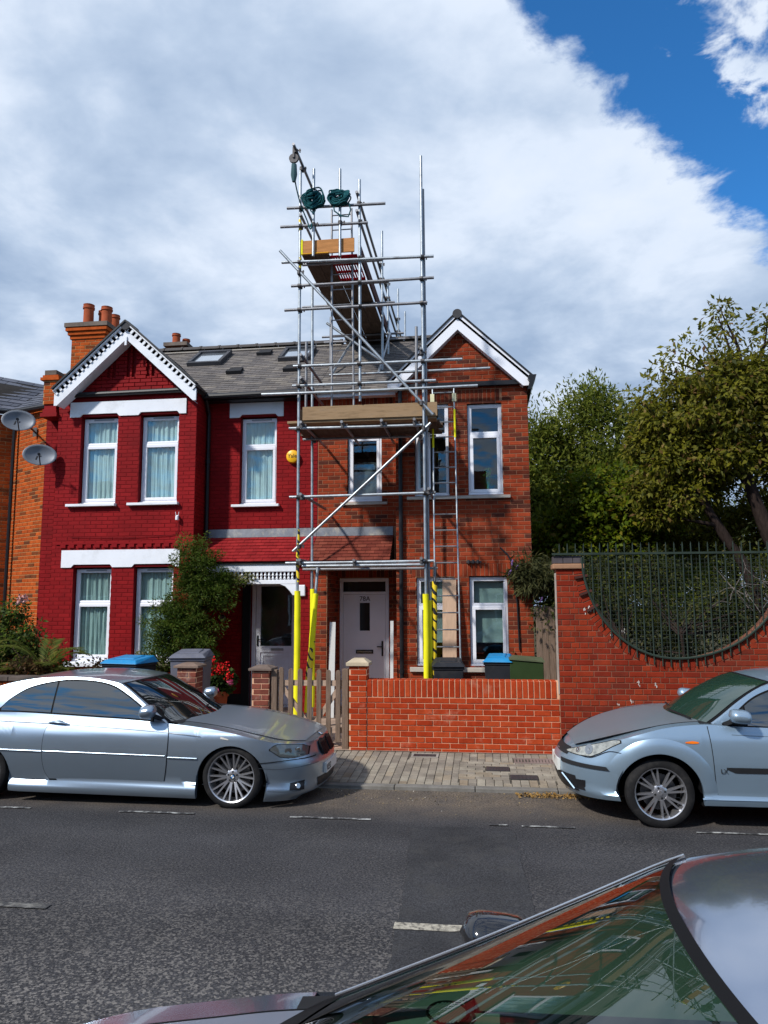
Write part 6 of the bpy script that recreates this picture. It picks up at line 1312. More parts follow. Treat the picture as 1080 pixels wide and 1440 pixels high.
class Car:
    def __init__(s, P, rt, near=-1): s.P = P; s.rt = rt; s.near = near
    def W(s, z): return s.P['W']*interp(s.P['wz'], z)
    def xf(s, z): return interp(s.P['xf'], z)
    def zsh(s, x): return interp(s.P['zsh_'], x)
    def y(s, x, z):
        P = s.P; w = s.W(z); xc = P['xc']; p = P['p']
        if x > xc:
            t = min(1, (x-xc)/(s.xf(z)-xc)); return w*max(0, 1-t**p)**(1/p)
        xr, xrc = P['xr'], P['xrc']
        if x < xrc: t = min(1, (xrc-x)/(xrc-xr)); return w*max(0, 1-t**3.2)**(1/3.2)
        return w
    def xat(s, y, z): P = s.P; return P['xc']+(s.xf(z)-P['xc'])*max(0, 1-(abs(y)/s.W(z))**P['p'])**(1/P['p'])
    def top(s, x, f):                      # bonnet / deck surface, f = -1..1 across
        y = s.y(x, s.zsh(x)); return Vector((x, y*f, s.zsh(x)+interp(s.P['crown'], x)*(1-abs(f)**2.4)))
    def sp(s, x, z, off=0., side=None):
        side = side or s.near
        y = s.y(x, z); e = .01
        if off:
            dyx = (s.y(x+e, z)-s.y(x-e, z))/(2*e); dyz = (s.y(x, z+e)-s.y(x, z-e))/(2*e); n = Vector((-dyx, 1, -dyz)).normalized(); return Vector((x+n.x*off, side*(y+n.y*off), z+n.z*off))
        return Vector((x, side*y, z))
    def patch(s, name, fn, nu, nv, off, m, parent=None, side=None, mb=None, mi=0):
        side = side or s.near; o = mb is None; mb = mb or MB(); mb.grid([[s.sp(*fn(i/nu, j/nv), off=off, side=side) for i in range(nu+1)] for j in range(nv+1)], mi)
        return mb.build(name, m, parent or s.rt, smooth=True, ang=60) if o else mb
    def shell(s, m):
        P = s.P; Ra = P['Ra']; cols = []
        def base(x): return interp(P['zb'], x)
        xs = [P['xrc']+(P['xc']-P['xrc'])*k/46 for k in range(47)]
        for xw in P['wheels']:
            za = P['zarch']; xs = [x for x in xs if abs(x-xw) > Ra+.02]
            xs += [xw+Ra*math.cos(math.pi*k/22) for k in range(23)]+[xw-Ra-.003, xw+Ra+.003]
        for x in sorted(xs):
            zb = base(x)
            for xw in P['wheels']:
                if abs(x-xw) <= Ra+1e-6: zb = P['zarch']+math.sqrt(max(0, Ra*Ra-(x-xw)**2))
            cols.append(('s', x, zb))
        xn = interp(P['xf'], .45); xw = P['wheels'][0]
        nx = [xw+Ra*math.cos(math.pi*k/22) for k in range(12)]+[xw+Ra+.003]+[xw+Ra+(xn-xw-Ra)*t for t in (.04, .1, .18, .26, .34, .42, .5, .58, .66, .73, .79, .84, .88, .92, .95, .97, .985, .995, 1)]
        C = [('r', a) for a in [k/12 for k in range(12)]]+[c for c in cols if c[1] <= P['xc']+1e-6]+[('n', min(1, (x-P['xc'])/(xn-P['xc']))) for x in sorted(nx) if x > P['xc']+.004]
        xw0 = P['wheels'][0]
        T = [0, .04, .09, .15, .22, .3, .38, .46, .54, .62, .7, .78, .85, .91, .96, 1]
        rows_r = []
        for c in C:
            col = []
            if c[0] == 's': zb, zt = c[2], s.zsh(c[1])
            elif c[0] == 'n':
                X = c[1]; zt = s.zsh(P['xc']+(interp(P['xf'], P['znose'])-P['xc'])*X); zb = base(P['xc']+(xn-P['xc'])*X)
                xe = P['xc']+(xn-P['xc'])*X
                if xe <= xw0+Ra+1e-5:
                    zb = P['zarch']
                    for _ in range(8): zb = P['zarch']+math.sqrt(max(0, Ra*Ra-min(Ra, abs(P['xc']+(s.xf(zb)-P['xc'])*X-xw0))**2))
            else:
                th = c[1]*math.pi/2; X = math.cos(th)**(2/3.2); zb = base(P['xr']); zt = s.zsh(P['xr'])
            for t in T:
                z = zb+(zt-zb)*t
                if c[0] == 's': x = c[1]; y = s.y(x, z)
                elif c[0] == 'n': x = P['xc']+(s.xf(z)-P['xc'])*X; y = s.W(z)*max(0, 1-X**P['p'])**(1/P['p'])
                else: x = P['xrc']-(P['xrc']-P['xr'])*X; y = s.W(z)*math.sin(th)**(2/3.2)
                col.append((x, y, z))
            col.insert(0, (col[0][0], max(0, col[0][1]-.035), col[0][2]+.004)); rows_r.append(col)
        mb = MB()
        for sg in (1, -1): mb.grid([[(x, y*sg, z) for x, y, z in c] for c in rows_r], flip=sg < 0)
        F = [1-2*k/14 for k in range(15)]; gx0, gx1 = P['open']
        caps = []
        for c in rows_r:
            x, y, z = c[-1]; caps.append([(x, y*f, z+interp(P['crown'], x)*(1-abs(f)**2.4)) for f in F])
        for a, b in zip(caps, caps[1:]):
            if gx0 < (a[0][0]+b[0][0])/2 < gx1: continue
            mb.grid([a, b])
        return mb.build('body', m, s.rt, smooth=True, ang=38, doubles=True)
    # greenhouse
    def yb(s, x): return min(s.y(x, s.zsh(x)), s.P['W']*.94)-s.P.get('inset', .035)
    def zg(s, x): return interp(s.P['zg_'], x)
    def gside(s, x, z):
        zb = s.zsh(x); zr = s.P['zroof']; t = max(0, min(1, (z-zb)/(zr-zb))); return s.yb(x)+(s.P['yr']-s.yb(x))*(t**1.15)
    def gtop(s, x, f):
        zt = s.zg(x); y = s.gside(x, zt); b = interp(s.P['bulge'], x); c = interp(s.P['rcrown'], x); g = 1-abs(f)**2.2
        return Vector((x+b*g, y*f, zt+c*g))
    def gpatch(s, name, fn, nu, nv, off, m, parent=None, side=None):
        side = side or s.near; mb = MB(); rows = []
        for j in range(nv+1):
            r = []
            for i in range(nu+1):
                x, z = fn(i/nu, j/nv); y = s.gside(x, z)+off; r.append((x, side*y, z))
            rows.append(r)
        mb.grid(rows); return mb.build(name, m, parent or s.rt, smooth=True, ang=60)
    def tpatch(s, name, xa, xb, f0, f1, nu, nv, off, m, parent=None, fn=None, shrink=None):
        mb = MB(); rows = []
        for j in range(nv+1):
            r = []
            for i in range(nu+1):
                x = xa+(xb-xa)*j/nv; f = f0+(f1-f0)*i/nu; q = fn or s.gtop
                if shrink: f *= shrink(x)
                p = q(x, f); e = .004; dx = q(x+e, f)-q(x-e, f); df = q(x, min(1, f+.01))-q(x, max(-1, f-.01)); n = dx.cross(df).normalized(); n = n if n.z > 0 else -n; r.append(p+n*off)
            rows.append(r)
        mb.grid(rows); return mb.build(name, m, parent or s.rt, smooth=True, ang=60)
    def roof(s, m, hole=True):
        P = s.P; x0, x1 = P['gx']; wa, wb = P['screen']; xs = sorted(set([x0+(x1-x0)*k/60 for k in range(61)]+[wa, wb])); mb = MB()
        for sg in (1, -1):
            mb.grid([[(x, sg*s.gside(x, s.zsh(x)-.02+(s.zg(x)-s.zsh(x)+.02)*k/8), s.zsh(x)-.02+(s.zg(x)-s.zsh(x)+.02)*k/8) for k in range(9)] for x in xs], flip=sg < 0)
        F = [1-2*k/24 for k in range(25)]
        for a, b in zip(xs, xs[1:]):
            for f0, f1 in zip(F, F[1:]):
                if hole and wa < (a+b)/2 < wb and abs(f0+f1)/2 < .93: continue
                mb.add([s.gtop(a, f0), s.gtop(b, f0), s.gtop(b, f1), s.gtop(a, f1)], [(0, 1, 2, 3)])
        return mb.build('roof', m, s.rt, smooth=True, ang=40, doubles=True)
    def seam(s, f, xa, xb, name='bonnet_seam', fn=None, r=.0035):
        for sg in (-1, 1):
            mb = MB(); mb.tube([(fn or s.top)(xa+(xb-xa)*k/24, f*sg)+Vector((0, 0, .0015)) for k in range(25)], r, 5); mb.build(name, SEAL, s.rt)
    def wheel(s, x, side, r, w, rim, style, yo=.015, cam=True):
        P = s.P; rt = bpy.data.objects.new('wheel', None)
        mb = MB(); b = w/2; prof = [(rim, -b*.9), (rim+.02, -b), (r-.035, -b), (r-.008, -b*.82), (r, -b*.5), (r, b*.5), (r-.008, b*.82), (r-.035, b), (rim+.02, b), (rim, b*.9)]
        M = Matrix.Translation((x, side*(P['W']*.985-yo-w/2), r-.004)) @ Matrix.Rotation(R(90)*(1 if side < 0 else -1), 4, 'X')   # local +z points outward
        mb.lathe(prof, 44, M); o = mb.build('wheel', TYRE, s.rt, smooth=True, ang=40)
        mb = MB(); mb.lathe([(rim*.93, -b*.5), (rim*.95, b*.55), (rim*.98, b*.88), (rim+.006, b*.93), (rim+.012, b*.86)], 44, M)
        n, r0, half, spread = style['n'], style['r0'], style['w'], style['spread']
        for k in range(n):
            for sg in ((-1, 1) if spread else (0,)):
                a = 2*math.pi*k/n+style.get('ph', 0); a1 = a+sg*spread; a0 = a+sg*spread*style.get('root', .3)
                def q(rr, an, t, dz): c = Vector((rr*math.cos(an), rr*math.sin(an), dz)); n_ = Vector((-math.sin(an), math.cos(an), 0)); return M @ (c-n_*t), M @ (c+n_*t)
                zi, zo, dp = b*style.get('zi', .45), b*style.get('zo', .80), .028
                A, B = q(r0, a0, half*1.25, zi); C_, D_ = q(rim*.97, a1, half*.85, zo); A2, B2 = q(r0, a0, half*1.4, zi-dp); C2, D2 = q(rim*.97, a1, half*1.0, zo-dp)
                mb.hexa([A2, B2, D2, C2], [A, B, D_, C_])
        mb.lathe([(0, b*style.get('zi', .45)+.004), (r0*.75, b*style.get('zi', .45)+.006), (r0*1.12, b*style.get('zi', .45)-.006), (r0*1.15, b*.2)], 20, M); mb.build('rim', ALLOY, o, smooth=True, ang=30)
        mb = MB(); mb.lathe([(0, -b*.1), (rim*.72, -b*.1), (rim*.72, -b*.25)], 30, M); mb.build('brake_disc', DISC, o, smooth=True)
        mb = MB()
        for k in range(5 if n > 8 else 4):
            a = 6.283*k/(5 if n > 8 else 4)+.3; mb.lathe([(0, .0), (.011, .0), (.012, -.01)], 8, M @ Matrix.Translation((r0*.72*math.cos(a), r0*.72*math.sin(a), b*style.get('zi', .45)+.007)))
        mb.build('wheel_bolts', TRIM, o)
        if style.get('badge'):
            h = b*style.get('zi', .45)+.012; mb = MB(); mb.lathe([(0, h), (.026, h), (.030, h-.004)], 20, M); mb.build('centre_badge', TRIM, o)
            mb = MB()
            for k in range(4):
                mb.lathe([(0, h+.0015), (.019, h+.0015)], 6, M, mi=k % 2, a0=math.pi/2*k, a1=math.pi/2*(k+1))
            mb.build('badge_roundel', [mat('badge_blue', (.03, .16, .42), rough=.3), PLATE], o)
        else:
            h = b*style.get('zi', .45)+.014; mb = MB(); mb.lathe([(0, h), (.022, h), (.028, h-.01)], 16, M); mb.build('centre_cap', ALLOY, o, smooth=True)
        return o
    def wells(s):
        P = s.P
        for i, xw in enumerate(P['wheels']):
            Rr = P['Ra']+.012; W_ = P['W']
            for sg in (1, -1):
                mb = MB(); mb.grid([[(xw+Rr*math.cos(a), sg*(W_*.94), P['zarch']+Rr*math.sin(a)), (xw+Rr*math.cos(a), sg*(W_-.42), P['zarch']+Rr*math.sin(a))] for a in [math.pi*k/18 for k in range(19)]])
                mb.add([(xw+Rr*math.cos(a), sg*(W_-.42), P['zarch']+Rr*math.sin(a)) for a in [math.pi*k/18 for k in range(19)]]+[(xw-Rr, sg*(W_-.42), .2), (xw+Rr, sg*(W_-.42), .2)], [tuple(range(21))])
                mb.build('wheel_arch_liner', WELL, s.rt, doubles=True)
        w = P['W']*.9; a = P['wheels']; mb = MB(); z = P.get('zfloor', .2)
        mb.box(P['xr']+.25, a[1]-P['Ra'], -w, w, z, z+.02); mb.box(a[1]+P['Ra'], a[0]-P['Ra'], -w, w, z, z+.02); mb.box(a[0]+P['Ra']+.02, P['xf'][1][1]-.18, -w*.8, w*.8, z, z+.02); mb.box(a[1]-P['Ra'], a[1]+P['Ra'], -w+.35, w-.35, z, z+.02); mb.box(a[0]-P['Ra'], a[0]+P['Ra'], -w+.35, w-.35, z, z+.02)
        mb.build('underbody', WELL, s.rt)
    def gap(s, pts, name='shut_line', w=.005, side=None, off=.006, m=None):
        side = side or s.near
        P = smooth_pts(pts, 5); mb = MB(); rows = []
        for i, (x, z) in enumerate(P):
            a, b = P[max(i-1, 0)], P[min(i+1, len(P)-1)]; d = Vector((b[0]-a[0], b[1]-a[1])).normalized(); n = Vector((-d.y, d.x))*w/2
            rows.append([s.sp(x-n.x, z-n.y, off, side), s.sp(x+n.x, z+n.y, off, side)])
        mb.grid(rows); return mb.build(name, m or SEAL, s.rt)
    def mirror(s, name, p, m, side=-1, sz=(.11, .10, .075), bm=None):
        x, y, z = p; r = bpy.data.objects.new(name, None)
        mb = MB(); n = 12; rows = []
        for k in range(9):
            t = k/8; c = -sz[0]+2*sz[0]*t; q = math.sqrt(max(0, 1-(2*t-1)**4)); rows.append([(x+c*.55, side*(y+sz[1]*q*math.cos(a)*(1 if math.cos(a) > 0 else .8)), z+sz[2]*q*math.sin(a)+.02*t) for a in [6.2832*i/n for i in range(n+1)]])
        mb.grid(rows); o = mb.build(name, m, s.rt, smooth=True, doubles=True, ang=60)
        mb = MB(); mb.bar((x+.03, side*(y-sz[1]*.6), z-sz[2]*.55), (x+.10, side*(y-sz[1]-.09), z-sz[2]-.035), .05, .04); mb.build('mirror_foot', TRIM, o)
        return o

def place_car(loc, rz, label, name, group='cars parked in the street', roll=0.): return root(name, loc, label, 'car', group, local=True, rz=rz, rx=roll)
def zcurve(pts, n=8): return smooth_pts(pts, n)

# ---- silver coupe at the left
def coupe():
    rt = place_car((-2.615, 8.60, .0), R(-.6), 'silver two door coupe with a removable hard roof and many spoked wheels, at the left', 'coupe')
    P = dict(W=.878, xr=-3.6, xrc=-3.1, xc=-.02, p=2.75, wheels=(0.0, -2.86), Ra=.372, zarch=.265, znose=.60,
        wz=[(0, .955), (.09, .965), (.135, .998), (.165, 1.002), (.20, .990), (.222, .975), (.236, .950), (.27, .958), (.34, .972), (.42, .986), (.50, .997), (.54, 1.0), (.58, .999), (.64, .993), (.70, .983), (.74, .972), (.75, .965), (.78, .953), (.82, .935), (.86, .915), (.92, .89), (1.0, .87)],
        xf=[(.0, .74), (.08, .79), (.13, .855), (.20, .868), (.30, .875), (.38, .875), (.44, .868), (.465, .852), (.485, .822), (.53, .812), (.60, .79), (.64, .77), (.9, .72)],
        zb=[(-3.7, .24), (-2.4, .115), (-.42, .095), (.36, .078), (.70, .066), (.73, .105), (.86, .150), (.9, .152)], open=(-2.95, -.62))
    P['zsh_'] = zcurve([(-3.65, .86), (-3.4, .90), (-2.9, .925), (-2.5, .93), (-2.07, .915), (-1.5, .89), (-1.16, .875), (-.8, .85), (-.38, .815), (-.05, .77), (.28, .706), (.46, .663), (.6, .640), (.69, .627), (.80, .618)])
    P['crown'] = [(-3.5, .04), (-.9, .035), (-.5, .03), (0, .022), (.4, .018), (.6, .014), (.72, .01), (.8, .006)]
    P['zg_'] = zcurve([(-3.40, .90), (-3.15, 1.02), (-2.95, 1.13), (-2.73, 1.215), (-2.37, 1.28), (-2.0, 1.298), (-1.7, 1.288), (-1.48, 1.258), (-1.34, 1.222), (-1.10, 1.075), (-.89, .932), (-.76, .845), (-.70, .80)])
    P.update(zroof=1.30, yr=.60, gx=(-3.38, -.72), screen=(-1.36, -.74), bulge=[(-3.3, -.08), (-2.6, 0), (-1.6, .04), (-1.36, .14), (-1.0, .24), (-.7, .27)], rcrown=[(-3.3, .04), (-2.3, .03), (-1.5, .03), (-1.36, .025), (-.9, .01), (-.7, .0)])
    c = Car(P, rt); m = paint('coupe_silver', (.31, .385, .465), (.30, .33, .35), rough=.28, metal=.8)
    body = c.shell(m); roof = c.roof(m, hole=True); c.wells()
    st = dict(n=10, r0=.066, w=.0085, spread=.14, root=.22, zi=.40, zo=.80, badge=True, ph=.1)
    for x in P['wheels']:
        for sd_ in (-1, 1): c.wheel(x, sd_, .318, .225, .246, st)
    # glazing
    top = zcurve([(-2.715, .955), (-2.62, 1.055), (-2.42, 1.175), (-2.11, 1.245), (-1.85, 1.257), (-1.61, 1.24), (-1.42, 1.195), (-1.25, 1.11), (-1.10, 1.02), (-.96, .92), (-.925, .895)])
    bot = lambda x: c.zsh(x)+.012
    def gfn(xa, xb, g): return lambda u, v: ((xa+(xb-xa)*u), (bot(xa+(xb-xa)*u)-g)+(max(interp(top, xa+(xb-xa)*u)+g, bot(xa+(xb-xa)*u))-bot(xa+(xb-xa)*u)+g)*v)
    c.gpatch('window_seal', gfn(-2.745, -.895, .016), 70, 3, .004, SEAL)
    c.gpatch('side_window', gfn(-2.70, -2.105, 0), 26, 4, .008, CGLASS); c.gpatch('side_window', gfn(-2.085, -.93, 0), 44, 4, .008, CGLASS)
    c.tpatch('windscreen_seal', -1.372, -.70, -.965, .965, 24, 16, .001, SEAL); c.tpatch('windscreen', -1.345, -.74, -.925, .925, 24, 16, .006, CGLASS)
    # door with its gap, side moulding, creases
    dx0 = zcurve([(.24, -2.02), (.34, -2.08), (.50, -2.105), (.72, -2.10), (.84, -2.065), (.90, -2.03)]); dx1 = zcurve([(.24, -.735), (.45, -.70), (.70, -.69), (.84, -.72), (.88, -.74)])
    def dfn(g): return lambda u, v: ((lambda z: (interp(dx0, z)-g+(interp(dx1, z)-interp(dx0, z)+2*g)*u, z))(.238-g+(c.zsh(-1.9+1.1*u)-.012-.238+g)*v))
    c.patch('door_gap', dfn(.006), 40, 24, .0045, SEAL); d = c.patch('door', dfn(0), 40, 24, .0065, m)
    for a, b, z in ((-3.0, -2.115, .557), (-2.09, -.71, .545), (-.68, -.36, .51)):
        mb = MB(); mb.grid([[c.sp(a+(b-a)*u/16, z+dz-.022*(u/16*(b-a)/1.4), o) for u in range(17)] for dz, o in ((-.013, .004), (-.010, .011), (-.002, .014), (.005, .011), (.008, .004))]); mb.build('side_moulding', m, rt, smooth=True, ang=80)
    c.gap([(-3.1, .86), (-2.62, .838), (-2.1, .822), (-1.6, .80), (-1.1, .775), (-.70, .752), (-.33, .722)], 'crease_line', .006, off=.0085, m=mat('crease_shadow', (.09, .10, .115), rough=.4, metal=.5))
    c.gap([(.285, .462), (.47, .474), (.62, .478), (.74, .474), (.80, .474)], 'bumper_gap', .008); c.gap([(-.70, .235), (-.36, .225)], 'sill_gap', .006); c.gap([(-2.3, .238), (-.7, .228)], 'sill_gap', .005)
    # headlight, indicator, grille, bumper openings
    ht = [(.405, .598), (.43, .624), (.47, .641), (.59, .634), (.69, .610), (.74, .575)]; hb = [(.405, .594), (.44, .570), (.50, .525), (.62, .494), (.70, .497), (.74, .510)]
    for sd_ in (-1, 1):
        c.patch('headlight_seal', lambda u, v: (.398+.350*u, interp(hb, .398+.350*u)-.007+(min(interp(ht, .398+.350*u), c.zsh(.398+.350*u)-.012)-interp(hb, .398+.350*u)+.014)*v), 24, 4, .003, SEAL, side=sd_)
        h = c.patch('headlight', lambda u, v: (.408+.328*u, interp(hb, .408+.328*u)+(min(interp(ht, .408+.328*u), c.zsh(.408+.328*u)-.012)-interp(hb, .408+.328*u))*v), 24, 4, .007, LENS, side=sd_)
        for xx, rr in ((.575, .040), (.655, .034)):
            q = c.sp(xx, .566, .009, sd_); n = (c.sp(xx, .548, .05, sd_)-q).normalized(); M = Matrix.Translation(q) @ n.to_track_quat('Z', 'Y').to_matrix().to_4x4(); mb = MB(); mb.lathe([(0, -.004), (rr*.55, .001), (rr*.8, .003), (rr, 0)], 18, M); mb.build('lamp_ring', LENS2, h, smooth=True)
    c.patch('side_repeater', lambda u, v: (-.115+.09*u, .705+.022*v*(1-.6*u)-.012*u), 6, 2, .005, mat('repeater_clear', (.5, .47, .42), rough=.15))
    for sd_ in (-1, 1):
        mb = MB(); n = 10
        def kid(yc, hw, xo):
            rows = []
            for k in range(9):
                t = k/8; z = .445+.168*t; rows.append([(c.xat(yc+hw*(2*i/n-1), z)+.006+.012*math.sin(math.pi*t), sd_*(yc+hw*(2*i/n-1)*math.sqrt(max(.05, 1-abs(2*t-1)**5))), z) for i in range(n+1)])
            return rows
        MB().grid(kid(.145, .125, 0)).build('grille_surround', TRIM, rt, smooth=True)
        mb = MB()
        for k in range(9): y = .045+.025*k; mb.bar((c.xat(y, .46)+.016, sd_*y, .455), (c.xat(y, .60)+.014, sd_*y, .60), .006, .012, up=(1, 0, 0))
        mb.build('grille_bars', BLACK, rt)
    c.patch('fog_intake', lambda u, v: (.60+.125*u, .165+.095*v-.025*(1-u)*(v-.5)), 10, 4, .003, BLACK); 
    q = c.sp(.672, .212, .004, -1); n = (c.sp(.672, .212, .05, -1)-q).normalized(); mb = MB(); mb.lathe([(0, .004), (.026, .003), (.03, -.002)], 14, Matrix.Translation(q) @ n.to_track_quat('Z', 'Y').to_matrix().to_4x4()); mb.build('fog_lamp', LENS2, rt, smooth=True)
    mb = MB(); rows = []
    for j in range(5): z = .165+.085*j/4; rows.append([(c.xat(y, z)+.004, y, z) for y in [-.42+.84*i/16 for i in range(17)]])
    mb.grid(rows); mb.build('lower_intake', BLACK, rt)
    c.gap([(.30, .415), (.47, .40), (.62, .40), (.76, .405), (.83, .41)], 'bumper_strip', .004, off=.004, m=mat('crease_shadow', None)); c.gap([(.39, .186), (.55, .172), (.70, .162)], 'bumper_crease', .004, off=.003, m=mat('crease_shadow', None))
    xp = c.xat(.2, .34)+.022; mb = MB(); mb.hexa([(xp, -.26, .262), (xp, .26, .262), (xp-.03, .26, .262), (xp-.03, -.26, .262)], [(xp-.003, -.26, .370), (xp-.003, .26, .370), (xp-.033, .26, .370), (xp-.033, -.26, .370)]); pl = mb.build('number_plate', PLATE, rt)
    text('plate_letters', 'KE53', .095, BLACK, pl, Matrix.Translation((xp+.001, -.245, .281)) @ Matrix.Rotation(R(90), 4, 'Z') @ Matrix.Rotation(R(90), 4, 'X'))
    mb = MB(); M = Matrix.Translation((.755, 0, .634)) @ Matrix.Rotation(R(20), 4, 'Y'); mb.lathe([(0, .006), (.036, .005), (.04, 0)], 20, M); mb.build('bonnet_badge', TRIM, rt)
    mb = MB(); [mb.lathe([(0, .008), (.027, .0075)], 6, M, mi=k % 2, a0=math.pi/2*k, a1=math.pi/2*(k+1)) for k in range(4)]; mb.build('bonnet_roundel', [mat('badge_blue', None), PLATE], rt)
    # bonnet, wipers, handle, mirrors
    c.seam(.80, -.60, .69); c.tpatch('bonnet', -.595, .695, -.793, .793, 20, 24, .0035, paint('coupe_bonnet', (.31, .385, .465), (.30, .32, .33), rough=.34, metal=.75, coat=.3, damt=.3), fn=c.top)
    c.tpatch('cowl', -.80, -.58, -.93, .93, 20, 4, .002, TRIM, fn=c.top)
    mb = MB(); mb.bar(c.top(-.62, -.55)+Vector((0, 0, .02)), c.gtop(-.86, .05)+Vector((.01, 0, .014)), .014, .012); mb.bar(c.top(-.62, .1)+Vector((0, 0, .02)), c.gtop(-.86, .6)+Vector((.01, 0, .014)), .014, .012); mb.build('wiper', BLACK, rt)
    q = c.sp(-1.95, .815, .0, -1); mb = MB(); mb.lathe([(0, -.004), (.055, -.003), (.06, .002)], 20, Matrix.Translation(c.sp(-1.955, .822, .001, -1)) @ Matrix.Rotation(R(90), 4, 'X') @ Matrix.Scale(1.25, 4, (1, 0, 0)) @ Matrix.Scale(.6, 4, (0, 1, 0))); mb.build('handle_recess', TRIM, d, smooth=True)
    mb = MB(); mb.tube([c.sp(-2.07, .826, .012), c.sp(-2.0, .83, .034), c.sp(-1.9, .824, .034), c.sp(-1.83, .812, .010)], [.010, .014, .014, .009], 8); mb.build('handle', m, d, smooth=True)
    for sd_ in (-1, 1): c.mirror('wing_mirror', (-.905, .90, .965), m, sd_, (.16, .105, .07))
    mb = MB(); mb.add([(-.925, -c.gside(-.925, .90)-.010, .89), (-.80, -c.gside(-.80, .86)-.010, .862), (-.87, -c.gside(-.87, .93)-.010, .915), (-.96, -c.gside(-.96, .95)-.010, .955)], [(0, 1, 2, 3)]); mb.build('mirror_sail', TRIM, rt)
coupe()

# ---- pale blue hatchback at the right
def hatch():
    rt = place_car((1.625, 8.365, .0), R(180.4), 'pale metallic blue hatchback with black side strips, at the right edge', 'hatchback')
    P = dict(W=.85, xr=-3.25, xrc=-2.8, xc=-.02, p=2.25, wheels=(0.0, -2.615), Ra=.388, zarch=.30, znose=.56,
        wz=[(0, .94), (.15, .955), (.22, .955), (.265, .982), (.285, .982), (.305, .950), (.40, .966), (.50, .984), (.60, .998), (.68, 1.0), (.76, .993), (.82, .981), (.845, .970), (.88, .955), (.92, .935), (.97, .91), (1.05, .89)],
        xf=[(.0, .60), (.13, .66), (.2, .80), (.27, .855), (.35, .885), (.42, .893), (.50, .893), (.53, .885), (.58, .845), (.62, .815), (.70, .765), (.9, .7)],
        zb=[(-3.3, .25), (-2.2, .22), (-.4, .22), (.36, .225), (.6, .215), (.9, .20)], open=(-2.9, -.50))
    P['zsh_'] = zcurve([(-3.3, .95), (-2.8, .96), (-2.2, .945), (-1.3, .93), (-.8, .935), (-.45, .95), (-.17, .93), (.12, .875), (.38, .802), (.6, .718), (.75, .645), (.84, .585), (.9, .555)])
    P['crown'] = [(-3.3, .04), (-.6, .03), (-.2, .025), (.2, .028), (.5, .03), (.7, .028), (.82, .018), (.9, .006)]
    P['zg_'] = zcurve([(-3.15, .97), (-3.0, 1.16), (-2.7, 1.30), (-2.2, 1.365), (-1.7, 1.378), (-1.4, 1.365), (-1.15, 1.325), (-.99, 1.265), (-.80, 1.15), (-.62, 1.02), (-.50, .94), (-.46, .92)])
    P.update(zroof=1.38, yr=.57, gx=(-3.14, -.47), screen=(-1.14, -.49), bulge=[(-3.2, -.12), (-2.6, -.05), (-1.5, .05), (-1.15, .10), (-.8, .22), (-.46, .27)], rcrown=[(-3.2, .03), (-2.2, .03), (-1.5, .035), (-1.15, .03), (-.8, .01), (-.46, .0)])
    c = Car(P, rt, 1); m = paint('hatch_blue', (.28, .385, .485), (.25, .28, .29), rough=.34, metal=.6)
    c.shell(m); c.roof(m); c.wells()
    st = dict(n=8, r0=.066, w=.0085, spread=.125, root=.72, zi=.62, zo=.66, ph=.2)
    for x in P['wheels']:
        for sd_ in (-1, 1): c.wheel(x, sd_, .318, .195, .232, st, yo=.03)
    # wing arch flare: a raised band round the wheel
    def arc(r0, r1): return lambda u, v: ((r0+(r1-r0)*v)*math.cos(R(-8)+R(196)*u), .30+(r0+(r1-r0)*v)*math.sin(R(-8)+R(196)*u))
    mb = MB(); rows = []
    for r_, o in ((.386, .0), (.386, .013), (.40, .016), (.45, .015), (.50, .009), (.525, .0)):
        row = []
        for i in range(41):
            a = R(24)+R(158)*i/40; x, z = r_*math.cos(a), .30+r_*math.sin(a); e = min(1, i/7, (40-i)/3+.3); row.append(c.sp(x, z, o*e))
        rows.append(row)
    mb.grid(rows); mb.build('arch_flare', m, rt, smooth=True, ang=60)
    top = zcurve([(-3.0, 1.0), (-2.9, 1.15), (-2.5, 1.28), (-2.0, 1.32), (-1.5, 1.318), (-1.25, 1.292), (-1.05, 1.235), (-.90, 1.165), (-.76, 1.06), (-.68, .985), (-.64, .945)])
    def gfn(xa, xb, g): return lambda u, v: ((lambda x: (x, c.zsh(x)+.008-g*.6+(max(interp(top, x)+g, c.zsh(x)+.008)-c.zsh(x)-.008+g*.6)*v))(xa+(xb-xa)*u))
    c.gpatch('window_seal', gfn(-3.0, -.60, .018), 70, 3, .004, SEAL); c.gpatch('side_window', gfn(-2.0, -.83, 0), 40, 4, .008, CGLASS); c.gpatch('side_window', gfn(-2.9, -2.05, 0), 30, 4, .008, CGLASS); c.gpatch('mirror_sail', gfn(-.815, -.64, 0), 10, 3, .009, TRIM)
    c.tpatch('windscreen_seal', -1.15, -.475, -.965, .965, 24, 16, .001, SEAL); c.tpatch('windscreen', -1.12, -.50, -.92, .92, 24, 16, .006, mat('windscreen_green', (.012, .035, .025), rough=.02, var=0, ior=2.0))
    # door
    dx1 = zcurve([(.24, -.525), (.45, -.495), (.70, -.475), (.86, -.462), (.94, -.455)]); 
    def dfn(g): return lambda u, v: ((lambda z: (-1.75-g+(interp(dx1, z)+1.75+2*g)*u, z))(.30-g+(c.zsh(-1.7+1.2*u)-.012-.30+g)*v))
    c.patch('door_gap', dfn(.006), 40, 24, .0045, SEAL); d = c.patch('door', dfn(0), 40, 24, .0065, m)
    c.patch('side_strip', lambda u, v: (-1.72+1.13*u, .525+.052*v+(.022*(u-.93)/.07*(1-v)*1.6 if u > .93 else 0)), 30, 3, .011, TRIM)
    mb = MB(); mb = c.patch('x', lambda u, v: (-2.3+1.93*u, .278+.012*v), 20, 1, .004, None, mb=MB()); mb.build('sill_highlight', m, rt)
